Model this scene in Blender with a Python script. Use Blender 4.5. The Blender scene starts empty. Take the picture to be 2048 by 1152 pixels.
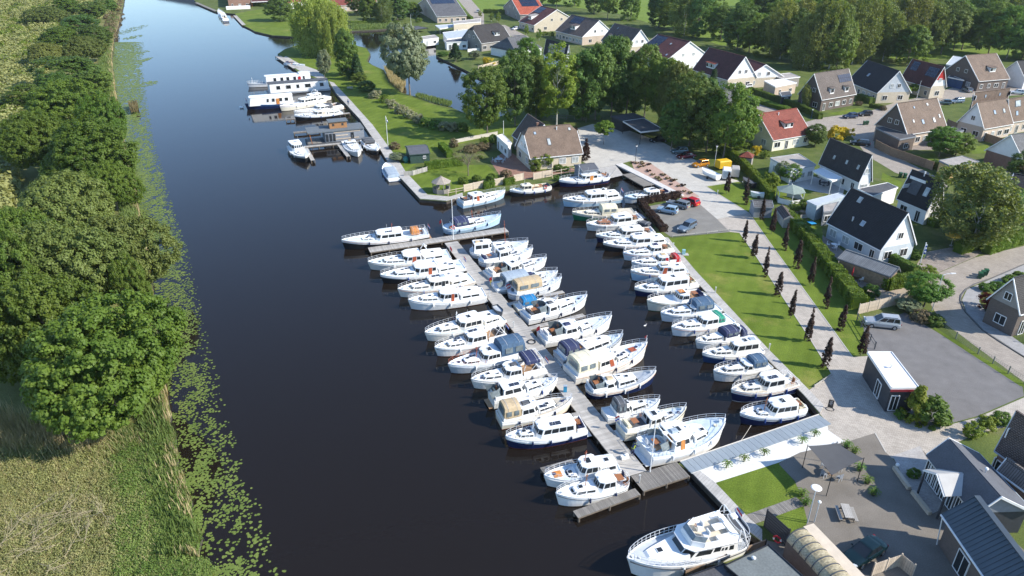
import bpy,math,random
import numpy as np
from mathutils import Vector,Matrix
from mathutils.geometry import tessellate_polygon
SC=bpy.context.scene
COL=SC.collection
R=math.radians
rng=random.Random(7)
# ------------------------------------------------------------ camera, sky, sun
PITCH=R(27.7); FPX=1430.0; CAMH=50.0; WZ=-0.6        # WZ: water level, land is z = 0
cam_d=bpy.data.cameras.new("camera"); cam=bpy.data.objects.new("camera",cam_d); COL.objects.link(cam)
cam.location=(0,0,CAMH); cam.rotation_euler=(math.pi/2-PITCH,0,0)
cam_d.sensor_width=36; cam_d.lens=36*FPX/2048; cam_d.clip_start=0.5; cam_d.clip_end=9000
SC.camera=cam
SUN_AZ_VEC=Vector((0.972,-0.236,0.0)).normalized(); SUN_EL=R(35)
world=bpy.data.worlds.new("World"); SC.world=world; world.use_nodes=True
wn=world.node_tree; wn.nodes.clear()
sky=wn.nodes.new('ShaderNodeTexSky'); sky.sky_type='NISHITA'; sky.sun_disc=False
sky.sun_elevation=SUN_EL; sky.sun_rotation=math.atan2(SUN_AZ_VEC.x,SUN_AZ_VEC.y)
sky.air_density=1.0; sky.dust_density=0.05; sky.ozone_density=4.0
bg=wn.nodes.new('ShaderNodeBackground'); bg.inputs[1].default_value=0.15
wo=wn.nodes.new('ShaderNodeOutputWorld')
wn.links.new(sky.outputs[0],bg.inputs[0]); wn.links.new(bg.outputs[0],wo.inputs[0])
sl=bpy.data.lights.new("sun",'SUN'); sl.energy=4.3; sl.angle=R(0.53); sl.color=(1,.94,.84)
sun=bpy.data.objects.new("sun",sl); COL.objects.link(sun)
sd=Vector((SUN_AZ_VEC.x*math.cos(SUN_EL),SUN_AZ_VEC.y*math.cos(SUN_EL),math.sin(SUN_EL)))
sun.rotation_euler=(-sd).to_track_quat('-Z','Y').to_euler(); sun.location=(60,-20,90)
vs=SC.view_settings; vs.view_transform='Standard'; vs.look='None'; vs.gamma=1; vs.use_curve_mapping=False
vs.exposure=0.84
SC.cycles.max_bounces=5; SC.cycles.diffuse_bounces=3; SC.cycles.glossy_bounces=2
SC.cycles.transmission_bounces=2; SC.cycles.transparent_max_bounces=4
SC.cycles.use_denoising=True
SC.cycles.caustics_reflective=False; SC.cycles.caustics_refractive=False
# ------------------------------------------------------------ survey: picture measurement -> place on the level z
_f=Vector((0,math.cos(PITCH),-math.sin(PITCH))); _u=Vector((0,math.sin(PITCH),math.cos(PITCH)))
def P(px,py,z=0.0):
    d=Vector(((px-1024)/FPX,0,0))+_u*((576-py)/FPX)+_f
    t=(z-CAMH)/d.z
    return Vector((d.x*t,d.y*t,z))
def ppm(px,py,z=0.0):                       # picture pixels per metre there
    p=P(px,py,z); return FPX/(p-Vector((0,0,CAMH))).dot(_f)
TL=dict(T1=(0,0,3.84),T2=(340,0,3.84),T3=(700,0,3.84),T4=(1000,0,3.84),T5=(1500,0,3.737),T6=(420,120,5.0),
          T7=(740,200,3.84),T8=(1100,200,3.84),U1=(1500,180,3.6),U2=(1500,400,3.6),U3=(1100,340,3.84),
          U4=(660,400,3.84),U5=(800,580,3.84),U6=(1200,540,3.84),U7=(940,800,3.273),U8=(1448,800,3.273),V4=(1650,620,4.43),F=(0,0,1))
def q(t,x,y):
    a,b,s=TL[t]; return (a+x/s,b+y/s)
def Q(t,x,y,z=0.0):
    return P(*q(t,x,y),z)
# ------------------------------------------------------------ materials
_mats={}
def nodes(name):
    m=bpy.data.materials.new(name); m.use_nodes=True
    nt=m.node_tree; b=nt.nodes['Principled BSDF']
    return m,nt,b
def N(nt,t,**kw):
    n=nt.nodes.new(t)
    for k,v in kw.items():
        if k.startswith('i_'):
            n.inputs[k[2:].replace('_',' ')].default_value=v
        else: setattr(n,k,v)
    return n
def mat(name,rgb=(.5,.5,.5),rough=.6,amt=.12,scale=3.0,bump=0.0,bscale=None,metal=0.0,rgb2=None,scale2=None,rand=0.0,spec=.5,stretch=None):
    """plain procedural surface: base colour with two octaves of tonal noise, optional bump and per-object variation"""
    if name in _mats: return _mats[name]
    m,nt,b=nodes(name); L=nt.links
    tc=N(nt,'ShaderNodeTexCoord'); src=tc.outputs['Object']
    if stretch:
        mp=N(nt,'ShaderNodeMapping'); mp.inputs['Scale'].default_value=stretch; L.new(src,mp.inputs[0]); src=mp.outputs[0]
    n1=N(nt,'ShaderNodeTexNoise'); n1.inputs['Scale'].default_value=scale; n1.inputs['Detail'].default_value=5
    L.new(src,n1.inputs['Vector'])
    cr=N(nt,'ShaderNodeValToRGB'); cr.color_ramp.elements[0].position=.3; cr.color_ramp.elements[1].position=.7
    c2=rgb2 or tuple(c*(1+amt) for c in rgb); c1=tuple(c*(1-amt) for c in rgb) if rgb2 is None else rgb
    cr.color_ramp.elements[0].color=(*c1,1); cr.color_ramp.elements[1].color=(*[min(1,c) for c in c2],1)
    L.new(n1.outputs['Fac'],cr.inputs[0]); out=cr.outputs[0]
    if scale2:
        n2=N(nt,'ShaderNodeTexNoise'); n2.inputs['Scale'].default_value=scale2; n2.inputs['Detail'].default_value=3
        L.new(src,n2.inputs['Vector'])
        mr=N(nt,'ShaderNodeMapRange'); mr.inputs[1].default_value=.3; mr.inputs[2].default_value=.7
        mr.inputs[3].default_value=1-amt*1.3; mr.inputs[4].default_value=1+amt*1.3
        L.new(n2.outputs['Fac'],mr.inputs[0])
        mx=N(nt,'ShaderNodeVectorMath',operation='SCALE'); L.new(out,mx.inputs[0]); L.new(mr.outputs[0],mx.inputs['Scale']); out=mx.outputs[0]
    if rand:
        oi=N(nt,'ShaderNodeObjectInfo'); hs=N(nt,'ShaderNodeHueSaturation')
        mr=N(nt,'ShaderNodeMapRange'); mr.inputs[3].default_value=1-rand; mr.inputs[4].default_value=1+rand
        L.new(oi.outputs['Random'],mr.inputs[0]); L.new(mr.outputs[0],hs.inputs['Value']); L.new(out,hs.inputs['Color']); out=hs.outputs[0]
    L.new(out,b.inputs['Base Color'])
    b.inputs['Roughness'].default_value=rough; b.inputs['Metallic'].default_value=metal
    b.inputs['Specular IOR Level'].default_value=spec
    if bump:
        bn=N(nt,'ShaderNodeTexNoise'); bn.inputs['Scale'].default_value=bscale or scale*4; bn.inputs['Detail'].default_value=4
        L.new(src,bn.inputs['Vector'])
        bp=N(nt,'ShaderNodeBump'); bp.inputs['Strength'].default_value=bump; bp.inputs['Distance'].default_value=.05
        L.new(bn.outputs['Fac'],bp.inputs['Height']); L.new(bp.outputs[0],b.inputs['Normal'])
    _mats[name]=m; return m
def brick_mat(name,c1,c2,mortar,bw,bh,msize=.02,rough=.8,axes='xy',amt=.25,bump=.4,rot=0.0,big=0.0):
    """courses of tiles, bricks or pavers"""
    if name in _mats: return _mats[name]
    m,nt,b=nodes(name); L=nt.links
    tc=N(nt,'ShaderNodeTexCoord'); src=tc.outputs['Object']
    if axes != 'xy':
        sx=N(nt,'ShaderNodeSeparateXYZ'); cx=N(nt,'ShaderNodeCombineXYZ'); L.new(src,sx.inputs[0])
        if axes== 'xz': L.new(sx.outputs[0],cx.inputs[0])
        else:
            ad=N(nt,'ShaderNodeMath',operation='ADD'); L.new(sx.outputs[0],ad.inputs[0]); L.new(sx.outputs[1],ad.inputs[1]); L.new(ad.outputs[0],cx.inputs[0])
        L.new(sx.outputs[2],cx.inputs[1]); src=cx.outputs[0]
    if rot:
        mp=N(nt,'ShaderNodeMapping'); mp.inputs['Rotation'].default_value=(0,0,rot); L.new(src,mp.inputs[0]); src=mp.outputs[0]
    br=N(nt,'ShaderNodeTexBrick'); L.new(src,br.inputs['Vector'])
    br.inputs['Color1'].default_value=(*c1,1); br.inputs['Color2'].default_value=(*c2,1); br.inputs['Mortar'].default_value=(*mortar,1)
    br.inputs['Scale'].default_value=1; br.inputs['Mortar Size'].default_value=msize; br.inputs['Brick Width'].default_value=bw; br.inputs['Row Height'].default_value=bh
    br.inputs['Mortar Smooth'].default_value=.3
    n2=N(nt,'ShaderNodeTexNoise'); n2.inputs['Scale'].default_value=.5; n2.inputs['Detail'].default_value=6; n2.inputs['Roughness'].default_value=.65
    L.new(tc.outputs['Object'],n2.inputs['Vector'])
    mr=N(nt,'ShaderNodeMapRange'); mr.inputs[1].default_value=.3; mr.inputs[2].default_value=.7
    mr.inputs[3].default_value=1-amt; mr.inputs[4].default_value=1+amt; L.new(n2.outputs['Fac'],mr.inputs[0])
    mx=N(nt,'ShaderNodeVectorMath',operation='SCALE'); L.new(br.outputs['Color'],mx.inputs[0]); L.new(mr.outputs[0],mx.inputs['Scale'])
    L.new(mx.outputs[0],b.inputs['Base Color']); b.inputs['Roughness'].default_value=rough
    b.inputs['Specular IOR Level'].default_value=.3
    bp=N(nt,'ShaderNodeBump'); bp.inputs['Strength'].default_value=bump; bp.inputs['Distance'].default_value=.03
    L.new(br.outputs['Fac'],bp.inputs['Height']); bp.invert=True; L.new(bp.outputs[0],b.inputs['Normal'])
    _mats[name]=m; return m
def leaf_mat(name,rgb,rgb2,hue=.03,val=.25,trans=.35,scale=.35):
    if name in _mats: return _mats[name]
    m,nt,b=nodes(name); L=nt.links
    tc=N(nt,'ShaderNodeTexCoord')
    n1=N(nt,'ShaderNodeTexNoise'); n1.inputs['Scale'].default_value=scale; n1.inputs['Detail'].default_value=4; n1.inputs['Roughness'].default_value=.7
    L.new(tc.outputs['Object'],n1.inputs['Vector'])
    cr=N(nt,'ShaderNodeValToRGB'); cr.color_ramp.elements[0].position=.35; cr.color_ramp.elements[1].position=.65
    cr.color_ramp.elements[0].color=(*rgb,1); cr.color_ramp.elements[1].color=(*rgb2,1); L.new(n1.outputs['Fac'],cr.inputs[0])
    oi=N(nt,'ShaderNodeObjectInfo'); hs=N(nt,'ShaderNodeHueSaturation')
    a=N(nt,'ShaderNodeMapRange'); a.inputs[3].default_value=1-val; a.inputs[4].default_value=1+val; L.new(oi.outputs['Random'],a.inputs[0])
    w=N(nt,'ShaderNodeMath',operation='MULTIPLY'); w.inputs[1].default_value=7.31; L.new(oi.outputs['Random'],w.inputs[0])
    fr=N(nt,'ShaderNodeMath',operation='FRACT'); L.new(w.outputs[0],fr.inputs[0])
    h=N(nt,'ShaderNodeMapRange'); h.inputs[3].default_value=.5-hue; h.inputs[4].default_value=.5+hue; L.new(fr.outputs[0],h.inputs[0])
    L.new(a.outputs[0],hs.inputs['Value']); L.new(h.outputs[0],hs.inputs['Hue']); L.new(cr.outputs[0],hs.inputs['Color'])
    L.new(hs.outputs[0],b.inputs['Base Color']); b.inputs['Roughness'].default_value=.55; b.inputs['Specular IOR Level'].default_value=.25
    tr=N(nt,'ShaderNodeBsdfTranslucent'); mx=N(nt,'ShaderNodeMixShader'); mx.inputs[0].default_value=trans
    g=N(nt,'ShaderNodeMixRGB',blend_type='MULTIPLY'); g.inputs[0].default_value=1; g.inputs[2].default_value=(1.7,1.6,.55,1)
    L.new(hs.outputs[0],g.inputs[1]); L.new(g.outputs[0],tr.inputs[0])
    L.new(b.outputs[0],mx.inputs[1]); L.new(tr.outputs[0],mx.inputs[2])
    L.new(mx.outputs[0],nt.nodes['Material Output'].inputs[0])
    _mats[name]=m; return m
GEL=lambda n,c,r=.35: mat(n,c,r,.05,1.5)
W_HULL=GEL('white_gelcoat',(.83,.83,.81),.3)
W_WARM=GEL('warm_white_gelcoat',(.80,.77,.70),.35); W_COOL=GEL('cool_white_gelcoat',(.73,.76,.78),.3); W_DULL=mat('weathered_white_gelcoat',(.74,.73,.69),.5,.1,1.2,scale2=6)
W_CREAM=GEL('cream_gelcoat',(.74,.69,.56),.35)
W_DECK=mat('pale_deck_paint',(.72,.75,.77),.55,.08,2.0)
BLUEDECK=mat('pale_blue_deck_paint',(.60,.68,.73),.55,.1,2.0)
GREYDECK=mat('grey_deck_paint',(.42,.45,.48),.6,.1,2.0)
SANDDECK=mat('sand_deck_paint',(.60,.53,.42),.6,.1,2.0)
TEAK=mat('teak_deck',(.36,.22,.12),.6,.2,6.0,stretch=(1,8,1))
GLASS=mat('dark_window_glass',(.022,.026,.030),.07,.2,1.0,spec=.6)
CLEARV=mat('clear_vinyl_window',(.16,.19,.20),.12,.3,2.0,spec=.7)
CHROME=mat('steel_tube',(.66,.67,.68),.4,.06,2.0,metal=.15)
WHITE_TUBE=mat('white_painted_tube',(.78,.78,.77),.4,.05,2.0)
WOODV=mat('varnished_wood',(.32,.13,.05),.35,.25,5.0,stretch=(1,6,1))
ORANGEW=mat('orange_varnished_wood',(.55,.22,.05),.4,.2,4.0)
NAVY=mat('navy_canvas',(.022,.030,.085),.8,.2,3.0,bump=.2)
BLUECAN=mat('slate_blue_canvas',(.05,.10,.17),.8,.2,3.0,bump=.2)
TURQ=mat('bright_blue_canvas',(.01,.17,.38),.75,.2,3.0,bump=.2)
BEIGEC=mat('beige_canvas',(.47,.36,.22),.8,.15,3.0,bump=.2)
CREAMC=mat('cream_canvas',(.68,.62,.45),.8,.12,3.0,bump=.2)
GREYC=mat('dark_grey_canvas',(.075,.08,.09),.8,.2,3.0,bump=.2)
GREENC=mat('green_canvas',(.01,.26,.16),.75,.2,3.0,bump=.2)
SKYC=mat('grey_blue_canvas',(.30,.36,.42),.8,.15,3.0,bump=.2)
WHITEC=mat('white_canvas',(.76,.76,.74),.8,.1,3.0,bump=.2)
RED=mat('red_paint',(.45,.02,.02),.4,.1,2.0)
RUST=mat('red_brown_varnish',(.35,.08,.03),.4,.15,4.0)
BLACKP=mat('black_paint',(.018,.019,.022),.35,.2,2.0)
NAVYH=mat('navy_hull_paint',(.012,.022,.075),.22,.15,1.5)
DKBLUE=mat('dark_blue_hull_paint',(.02,.06,.16),.22,.15,1.5)
GREENH=mat('green_hull_paint',(.01,.15,.07),.25,.15,1.5)
LBLUEH=mat('pale_blue_hull_paint',(.42,.58,.70),.3,.08,1.5)
GREYH=mat('grey_hull_paint',(.40,.44,.48),.3,.08,1.5)
BOOT=mat('antifouling_black',(.02,.02,.022),.6,.2,2.0)
BOOTR=mat('antifouling_red_brown',(.16,.03,.02),.6,.2,2.0)
SOLAR=mat('solar_cell_blue',(.018,.024,.045),.15,.3,2.0,spec=.7)
FENDER=mat('blue_fender_rubber',(.03,.07,.25),.4,.1,2.0)
FLAGR=mat('flag_red',(.50,.02,.03),.8,.1,3.0); FLAGW=mat('flag_white',(.78,.78,.78),.8,.05,3.0); FLAGB=mat('flag_blue',(.02,.06,.34),.8,.1,3.0)
ORANGEC=mat('orange_canvas',(.50,.20,.06),.8,.2,3.0)
WHITE=mat('white_paint',(.80,.79,.77),.5,.06,1.2)
CREAMW=mat('cream_render',(.74,.68,.52),.8,.08,1.0)
GREYW=mat('grey_boards',(.22,.24,.27),.7,.12,2.0)
DARKW=mat('dark_stained_boards',(.035,.038,.045),.65,.2,2.0)
RUBBER=mat('black_rubber',(.02,.02,.02),.7,.2,3.0)
CONC=mat('weathered_concrete',(.40,.38,.35),.85,.15,1.2,bump=.3,scale2=9)
PLANKM=mat('weathered_plank',(.37,.35,.32),.85,.14,2.2,bump=.3,rand=.16,scale2=.4,stretch=(4,.6,1))
PLANKD=mat('dark_weathered_plank',(.20,.185,.165),.85,.2,2.2,bump=.3,rand=.22,stretch=(6,.8,1))
PILE=mat('old_timber_pile',(.16,.13,.10),.85,.25,3.0,bump=.4)
FENCEW=mat('brown_fence_timber',(.25,.17,.11),.85,.2,2.5,bump=.3,rand=.15)
FENCEP=mat('pale_fence_timber',(.52,.43,.33),.8,.15,2.5,bump=.2,rand=.12)
BARK=mat('grey_brown_bark',(.17,.14,.11),.9,.3,2.0,bump=.5)
BIRCHB=mat('pale_birch_bark',(.50,.48,.44),.8,.3,2.0,bump=.3)
# ------------------------------------------------------------ mesh builder
class MB:
    def __init__(s): s.v=[]; s.f=[]; s.m=[]; s.smooth=False
    def add(s,vs,fs,mi=0):
        o=len(s.v); s.v.extend([tuple(v) for v in vs]); s.f.extend([tuple(i+o for i in f) for f in fs]); s.m.extend([mi]*len(fs)); return s
    def box(s,c,d,rz=0.0,mi=0,rx=0.0,ry=0.0):
        x,y,z=d[0]/2,d[1]/2,d[2]/2
        vs=[Vector((a*x,b*y,e*z)) for a in (-1,1) for b in (-1,1) for e in (-1,1)]
        if rz or rx or ry:
            M=Matrix.Rotation(rz,3,'Z') @ Matrix.Rotation(ry,3,'Y') @ Matrix.Rotation(rx,3,'X'); vs=[M @ v for v in vs]
        c=Vector(c); vs=[v+c for v in vs]
        return s.add(vs,[(0,1,3,2),(4,6,7,5),(0,4,5,1),(2,3,7,6),(0,2,6,4),(1,5,7,3)],mi)
    def slab(s,pts,t,mi=0):
        """closed plate: polygon pts (3D, counter-clockwise seen from outside) pushed out by t along its normal"""
        pts=[Vector(p) for p in pts]; n=(pts[1]-pts[0]).cross(pts[2]-pts[0]).normalized()
        k=len(pts); vs=pts+[p+n*t for p in pts]
        return s.add(vs,[tuple(range(k-1,-1,-1)),tuple(range(k,2*k))]+[(i,(i+1) % k,k+(i+1) % k,k+i) for i in range(k)],mi)
    def prism(s,poly,z0,z1,mi=0):
        k=len(poly); vs=[(p[0],p[1],z0) for p in poly]+[(p[0],p[1],z1) for p in poly]
        return s.add(vs,[tuple(range(k-1,-1,-1)),tuple(range(k,2*k))]+[(i,(i+1) % k,k+(i+1) % k,k+i) for i in range(k)],mi)
    def loft(s,rings,mi=0,cap0=True,cap1=True,closed=True):
        k=len(rings[0]); vs=[p for r in rings for p in r]; fs=[]
        for j in range(len(rings)-1):
            for i in range(k if closed else k-1):
                a,b=j*k+i,j*k+(i+1) % k; fs.append((a,b,b+k,a+k))
        if cap0: fs.append(tuple(range(k-1,-1,-1)))
        if cap1: fs.append(tuple((len(rings)-1)*k+i for i in range(k)))
        return s.add(vs,fs,mi)
    def tube(s,a,b,r,r2=None,n=6,mi=0):
        a,b=Vector(a),Vector(b); d=(b-a)
        if d.length<1e-6: return s
        r2=r if r2 is None else r2
        u=d.orthogonal().normalized(); w=d.normalized().cross(u)
        ring=lambda c,rr: [c+(u*math.cos(2*math.pi*i/n)+w*math.sin(2*math.pi*i/n))*rr for i in range(n)]
        return s.loft([ring(a,r),ring(b,r2)],mi)
    def path(s,pts,r,n=4,mi=0):
        for i in range(len(pts)-1): s.tube(pts[i],pts[i+1],r,n=n,mi=mi)
        return s
    def cyl(s,c,r,h,n=12,mi=0,r2=None):
        return s.tube(c,(c[0],c[1],c[2]+h),r,r2,n,mi)
    def ball(s,c,r,n=8,m=5,mi=0,sz=1.0):
        rings=[]
        for j in range(1,m):
            a=math.pi*j/m-math.pi/2
            rings.append([(c[0]+r*math.cos(a)*math.cos(2*math.pi*i/n),c[1]+r*math.cos(a)*math.sin(2*math.pi*i/n),c[2]+r*sz*math.sin(a)) for i in range(n)])
        return s.loft(rings,mi)
    def mesh(s,name,mats):
        me=bpy.data.meshes.new(name)
        me.from_pydata(s.v,[],s.f)
        if not isinstance(mats,(list,tuple)): mats=[mats]
        for m in mats: me.materials.append(m)
        if len(mats)>1: me.polygons.foreach_set('material_index',s.m)
        if s.smooth: me.polygons.foreach_set('use_smooth',[True]*len(s.f))
        me.update(); return me
    def build(s,name,mats,parent=None,loc=None,rz=0.0):
        return link(name,s.mesh(name,mats),parent,loc,rz)
def link(name,me,parent=None,loc=None,rz=0.0):
    o=bpy.data.objects.new(name,me); COL.objects.link(o)
    if parent is not None: o.parent=parent; kids.setdefault(parent.name,[]).append(o)
    if loc is not None: o.location=loc
    if rz: o.rotation_euler=(0,0,rz)
    return o
def thing(name,label,cat,loc=(0,0,0),rz=0.0,group=None):
    o=bpy.data.objects.new(name,None); COL.objects.link(o); o.location=loc; o.rotation_euler=(0,0,rz); o.empty_display_size=.3
    return tag(o,label,cat,group)
def tag(o,label=None,cat=None,group=None,kind=None):
    if label: o['label']=label
    if cat: o['category']=cat
    if group: o['group']=group
    if kind: o['kind']=kind
    return o
def copy_thing(o,loc,rz=0.0,label=None,group=None,scale=None):
    r=o.copy(); COL.objects.link(r); r.location=loc; r.rotation_euler=(0,0,rz)
    if scale: r.scale=scale
    if label: r['label']=label
    if group: r['group']=group
    for ch in kids.get(o.name,[]):
        c=ch.copy(); COL.objects.link(c); c.parent=r
        for g in kids.get(ch.name,[]):
            d=g.copy(); COL.objects.link(d); d.parent=c
    return r
kids={}
def bilerp(f4,u,v):
    a,b,c,d=[Vector(p) for p in f4]          # bl, br, tr, tl
    return (a*(1-u)+b*u)*(1-v)+(d*(1-u)+c*u)*v
def pane(f4,u0,u1,v0,v1,t=.015,off=.0,mb=None,mi=0):
    mb=mb or MB(); a,b,c,d=[Vector(p) for p in f4]
    n=(b-a).cross(d-a).normalized()
    return mb.slab([bilerp(f4,u,v)+n*off for u,v in ((u0,v0),(u1,v0),(u1,v1),(u0,v1))],t,mi)
def sheet(name,pts,z,m,kind='structure',label=None,thick=None,world_pts=False):
    """a flat surface laid on the ground"""
    w=[Vector(p) for p in pts] if world_pts else [P(*p) for p in pts]
    w=[Vector((p.x,p.y,z)) for p in w]
    tri=tessellate_polygon([w]); mb=MB()
    fs=[]
    for t in tri:
        a,b,c=[w[i] for i in t]
        fs.append(t if (b-a).cross(c-a).z>0 else t[::-1])
    mb.add(w,fs)
    if thick:
        k=len(w); lo=[p-Vector((0,0,thick)) for p in w]; ar=sum(w[i].x*w[(i+1) % k].y-w[(i+1) % k].x*w[i].y for i in range(k))
        mb.add(w+lo,[((i,k+i,k+(i+1) % k,(i+1) % k) if ar>0 else (i,(i+1) % k,k+(i+1) % k,k+i)) for i in range(k)])
    o=mb.build(name,m); tag(o,label,None,None,kind); return o
# ============================================================ THE SETTING
def water_mat():
    m,nt,b=nodes('canal_water'); L=nt.links
    b.inputs['Base Color'].default_value=(.012,.009,.007,1); b.inputs['Roughness'].default_value=.035; b.inputs['IOR'].default_value=1.33
    tc=N(nt,'ShaderNodeTexCoord'); mp=N(nt,'ShaderNodeMapping'); mp.inputs['Scale'].default_value=(.8,1.5,1); L.new(tc.outputs['Object'],mp.inputs[0])
    n1=N(nt,'ShaderNodeTexNoise'); n1.inputs['Scale'].default_value=1.6; n1.inputs['Detail'].default_value=4; L.new(mp.outputs[0],n1.inputs['Vector'])
    n2=N(nt,'ShaderNodeTexNoise'); n2.inputs['Scale'].default_value=.12; n2.inputs['Detail'].default_value=2; L.new(tc.outputs['Object'],n2.inputs['Vector'])
    ml=N(nt,'ShaderNodeMath',operation='MULTIPLY'); L.new(n1.outputs['Fac'],ml.inputs[0]); L.new(n2.outputs['Fac'],ml.inputs[1])
    bp=N(nt,'ShaderNodeBump'); bp.inputs['Strength'].default_value=.2; bp.inputs['Distance'].default_value=.08
    L.new(ml.outputs[0],bp.inputs['Height']); L.new(bp.outputs[0],b.inputs['Normal'])
    return m
def grass_mat(name,a,b_,dry,dryamt=.5,stripes=0.0,srot=0.0):
    m,nt,b=nodes(name); L=nt.links
    tc=N(nt,'ShaderNodeTexCoord')
    n1=N(nt,'ShaderNodeTexNoise'); n1.inputs['Scale'].default_value=.22; n1.inputs['Detail'].default_value=8; n1.inputs['Roughness'].default_value=.62; L.new(tc.outputs['Object'],n1.inputs['Vector'])
    c1=N(nt,'ShaderNodeValToRGB'); c1.color_ramp.elements[0].position=.36; c1.color_ramp.elements[1].position=.64
    c1.color_ramp.elements[0].color=(*a,1); c1.color_ramp.elements[1].color=(*b_,1); L.new(n1.outputs['Fac'],c1.inputs[0])
    n3=N(nt,'ShaderNodeTexNoise'); n3.inputs['Scale'].default_value=.11; n3.inputs['Detail'].default_value=6; n3.inputs['Roughness'].default_value=.7
    mp=N(nt,'ShaderNodeMapping'); mp.inputs['Location'].default_value=(31,17,0); L.new(tc.outputs['Object'],mp.inputs[0]); L.new(mp.outputs[0],n3.inputs['Vector'])
    r3=N(nt,'ShaderNodeMapRange'); r3.inputs[1].default_value=.55; r3.inputs[2].default_value=.75; r3.inputs[4].default_value=dryamt; L.new(n3.outputs['Fac'],r3.inputs[0])
    mx=N(nt,'ShaderNodeMixRGB'); L.new(r3.outputs[0],mx.inputs[0]); L.new(c1.outputs[0],mx.inputs[1]); mx.inputs[2].default_value=(*dry,1)
    n4=N(nt,'ShaderNodeTexNoise'); n4.inputs['Scale'].default_value=7; n4.inputs['Detail'].default_value=5; L.new(tc.outputs['Object'],n4.inputs['Vector'])
    r4=N(nt,'ShaderNodeMapRange'); r4.inputs[1].default_value=.3; r4.inputs[2].default_value=.7; r4.inputs[3].default_value=.72; r4.inputs[4].default_value=1.28; L.new(n4.outputs['Fac'],r4.inputs[0])
    sc=N(nt,'ShaderNodeVectorMath',operation='SCALE'); L.new(mx.outputs[0],sc.inputs[0]); L.new(r4.outputs[0],sc.inputs['Scale']); out=sc.outputs[0]
    if stripes:
        m2=N(nt,'ShaderNodeMapping'); m2.inputs['Rotation'].default_value=(0,0,srot); L.new(tc.outputs['Object'],m2.inputs[0])
        wv=N(nt,'ShaderNodeTexWave'); wv.inputs['Scale'].default_value=.16; wv.inputs['Distortion'].default_value=1.2; wv.inputs['Detail'].default_value=2; L.new(m2.outputs[0],wv.inputs['Vector'])
        r5=N(nt,'ShaderNodeMapRange'); r5.inputs[3].default_value=1-stripes; r5.inputs[4].default_value=1+stripes; L.new(wv.outputs['Fac'],r5.inputs[0])
        s2=N(nt,'ShaderNodeVectorMath',operation='SCALE'); L.new(out,s2.inputs[0]); L.new(r5.outputs[0],s2.inputs['Scale']); out=s2.outputs[0]
    L.new(out,b.inputs['Base Color']); b.inputs['Roughness'].default_value=.9; b.inputs['Specular IOR Level'].default_value=.1
    bp=N(nt,'ShaderNodeBump'); bp.inputs['Strength'].default_value=.6; bp.inputs['Distance'].default_value=.06; L.new(n4.outputs['Fac'],bp.inputs['Height']); L.new(bp.outputs[0],b.inputs['Normal'])
    _mats[name]=m; return m
LAWN=grass_mat('mown_lawn',(.092,.135,.017),(.135,.185,.027),(.27,.25,.07),.8,.05,R(25))
FIELD=grass_mat('sports_field_grass',(.12,.18,.028),(.16,.22,.04),(.24,.25,.08),.4,.10,R(60))
GARDEN=grass_mat('rough_garden_ground',(.065,.095,.024),(.12,.145,.04),(.20,.17,.11),.8)
MARSH=grass_mat('marsh_ground',(.12,.135,.04),(.20,.20,.075),(.24,.20,.10),.8)
PLAZA=brick_mat('pale_concrete_paving',(.43,.405,.36),(.49,.465,.415),(.36,.34,.305),.6,.3,.012,.85,amt=.10,bump=.15,rot=R(38))
BRICKP=brick_mat('beige_clinker_paving',(.38,.34,.29),(.47,.42,.36),(.28,.245,.205),.42,.21,.02,.85,amt=.13,bump=.3,rot=R(35))
BRICKR=brick_mat('street_clinker_paving',(.30,.26,.22),(.36,.315,.265),(.22,.19,.16),.42,.21,.02,.85,amt=.14,bump=.3,rot=R(20))
WALK=brick_mat('quay_walk_slabs',(.37,.355,.33),(.45,.43,.40),(.20,.19,.17),1.6,.30,.012,.85,amt=.16,bump=.3,rot=R(-47))
TARMAC=mat('worn_brown_grey_asphalt',(.185,.165,.14),.9,.13,.45,bump=.3,bscale=30,scale2=11,spec=.2)
TARMAC2=mat('gravelly_parking_asphalt',(.21,.20,.18),.9,.12,.5,bump=.3,bscale=30,scale2=9,spec=.2)
GRAVELD=mat('dark_grey_gravel',(.175,.166,.160),.95,.12,.6,bump=1.0,bscale=14,scale2=16,spec=.2)
GRAVELW=mat('white_gravel',(.66,.65,.62),.95,.10,1.0,bump=.8,bscale=12,scale2=14,spec=.2)
GRAVELR=mat('pink_gravel',(.42,.29,.235),.95,.10,.9,bump=.8,bscale=12,scale2=9,spec=.2)
PATIO=brick_mat('patio_paving',(.25,.21,.18),(.31,.265,.225),(.18,.15,.13),.3,.3,.02,.85,amt=.2,rot=R(20))
REDPATIO=brick_mat('red_brick_terrace',(.26,.13,.085),(.33,.175,.12),(.22,.15,.12),.25,.12,.02,.85,amt=.2,rot=R(20))
COMPOSITE=mat('grey_composite_decking',(.235,.275,.31),.6,.08,1.2,rand=.06,stretch=(6,.6,1),spec=.4)
SOIL=mat('bare_soil_and_mulch',(.15,.115,.085),.95,.25,1.0,bump=.6,scale2=6)
west=[(425,1152),(408,1128),(392,1118),(398,1092),(404,1070),(388,1046),(380,1022),(384,1000),(370,975),(366,955),(350,940),(356,915),(348,892),(352,870),(338,850),(342,830),(330,760),(318,690),(312,640),(304,560),(294,480),(277,415),(268,350),(250,290),(238,230),(230,170),(224,120),(228,80),(240,40),(247,10),(252,-20),(256,-60)]
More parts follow.
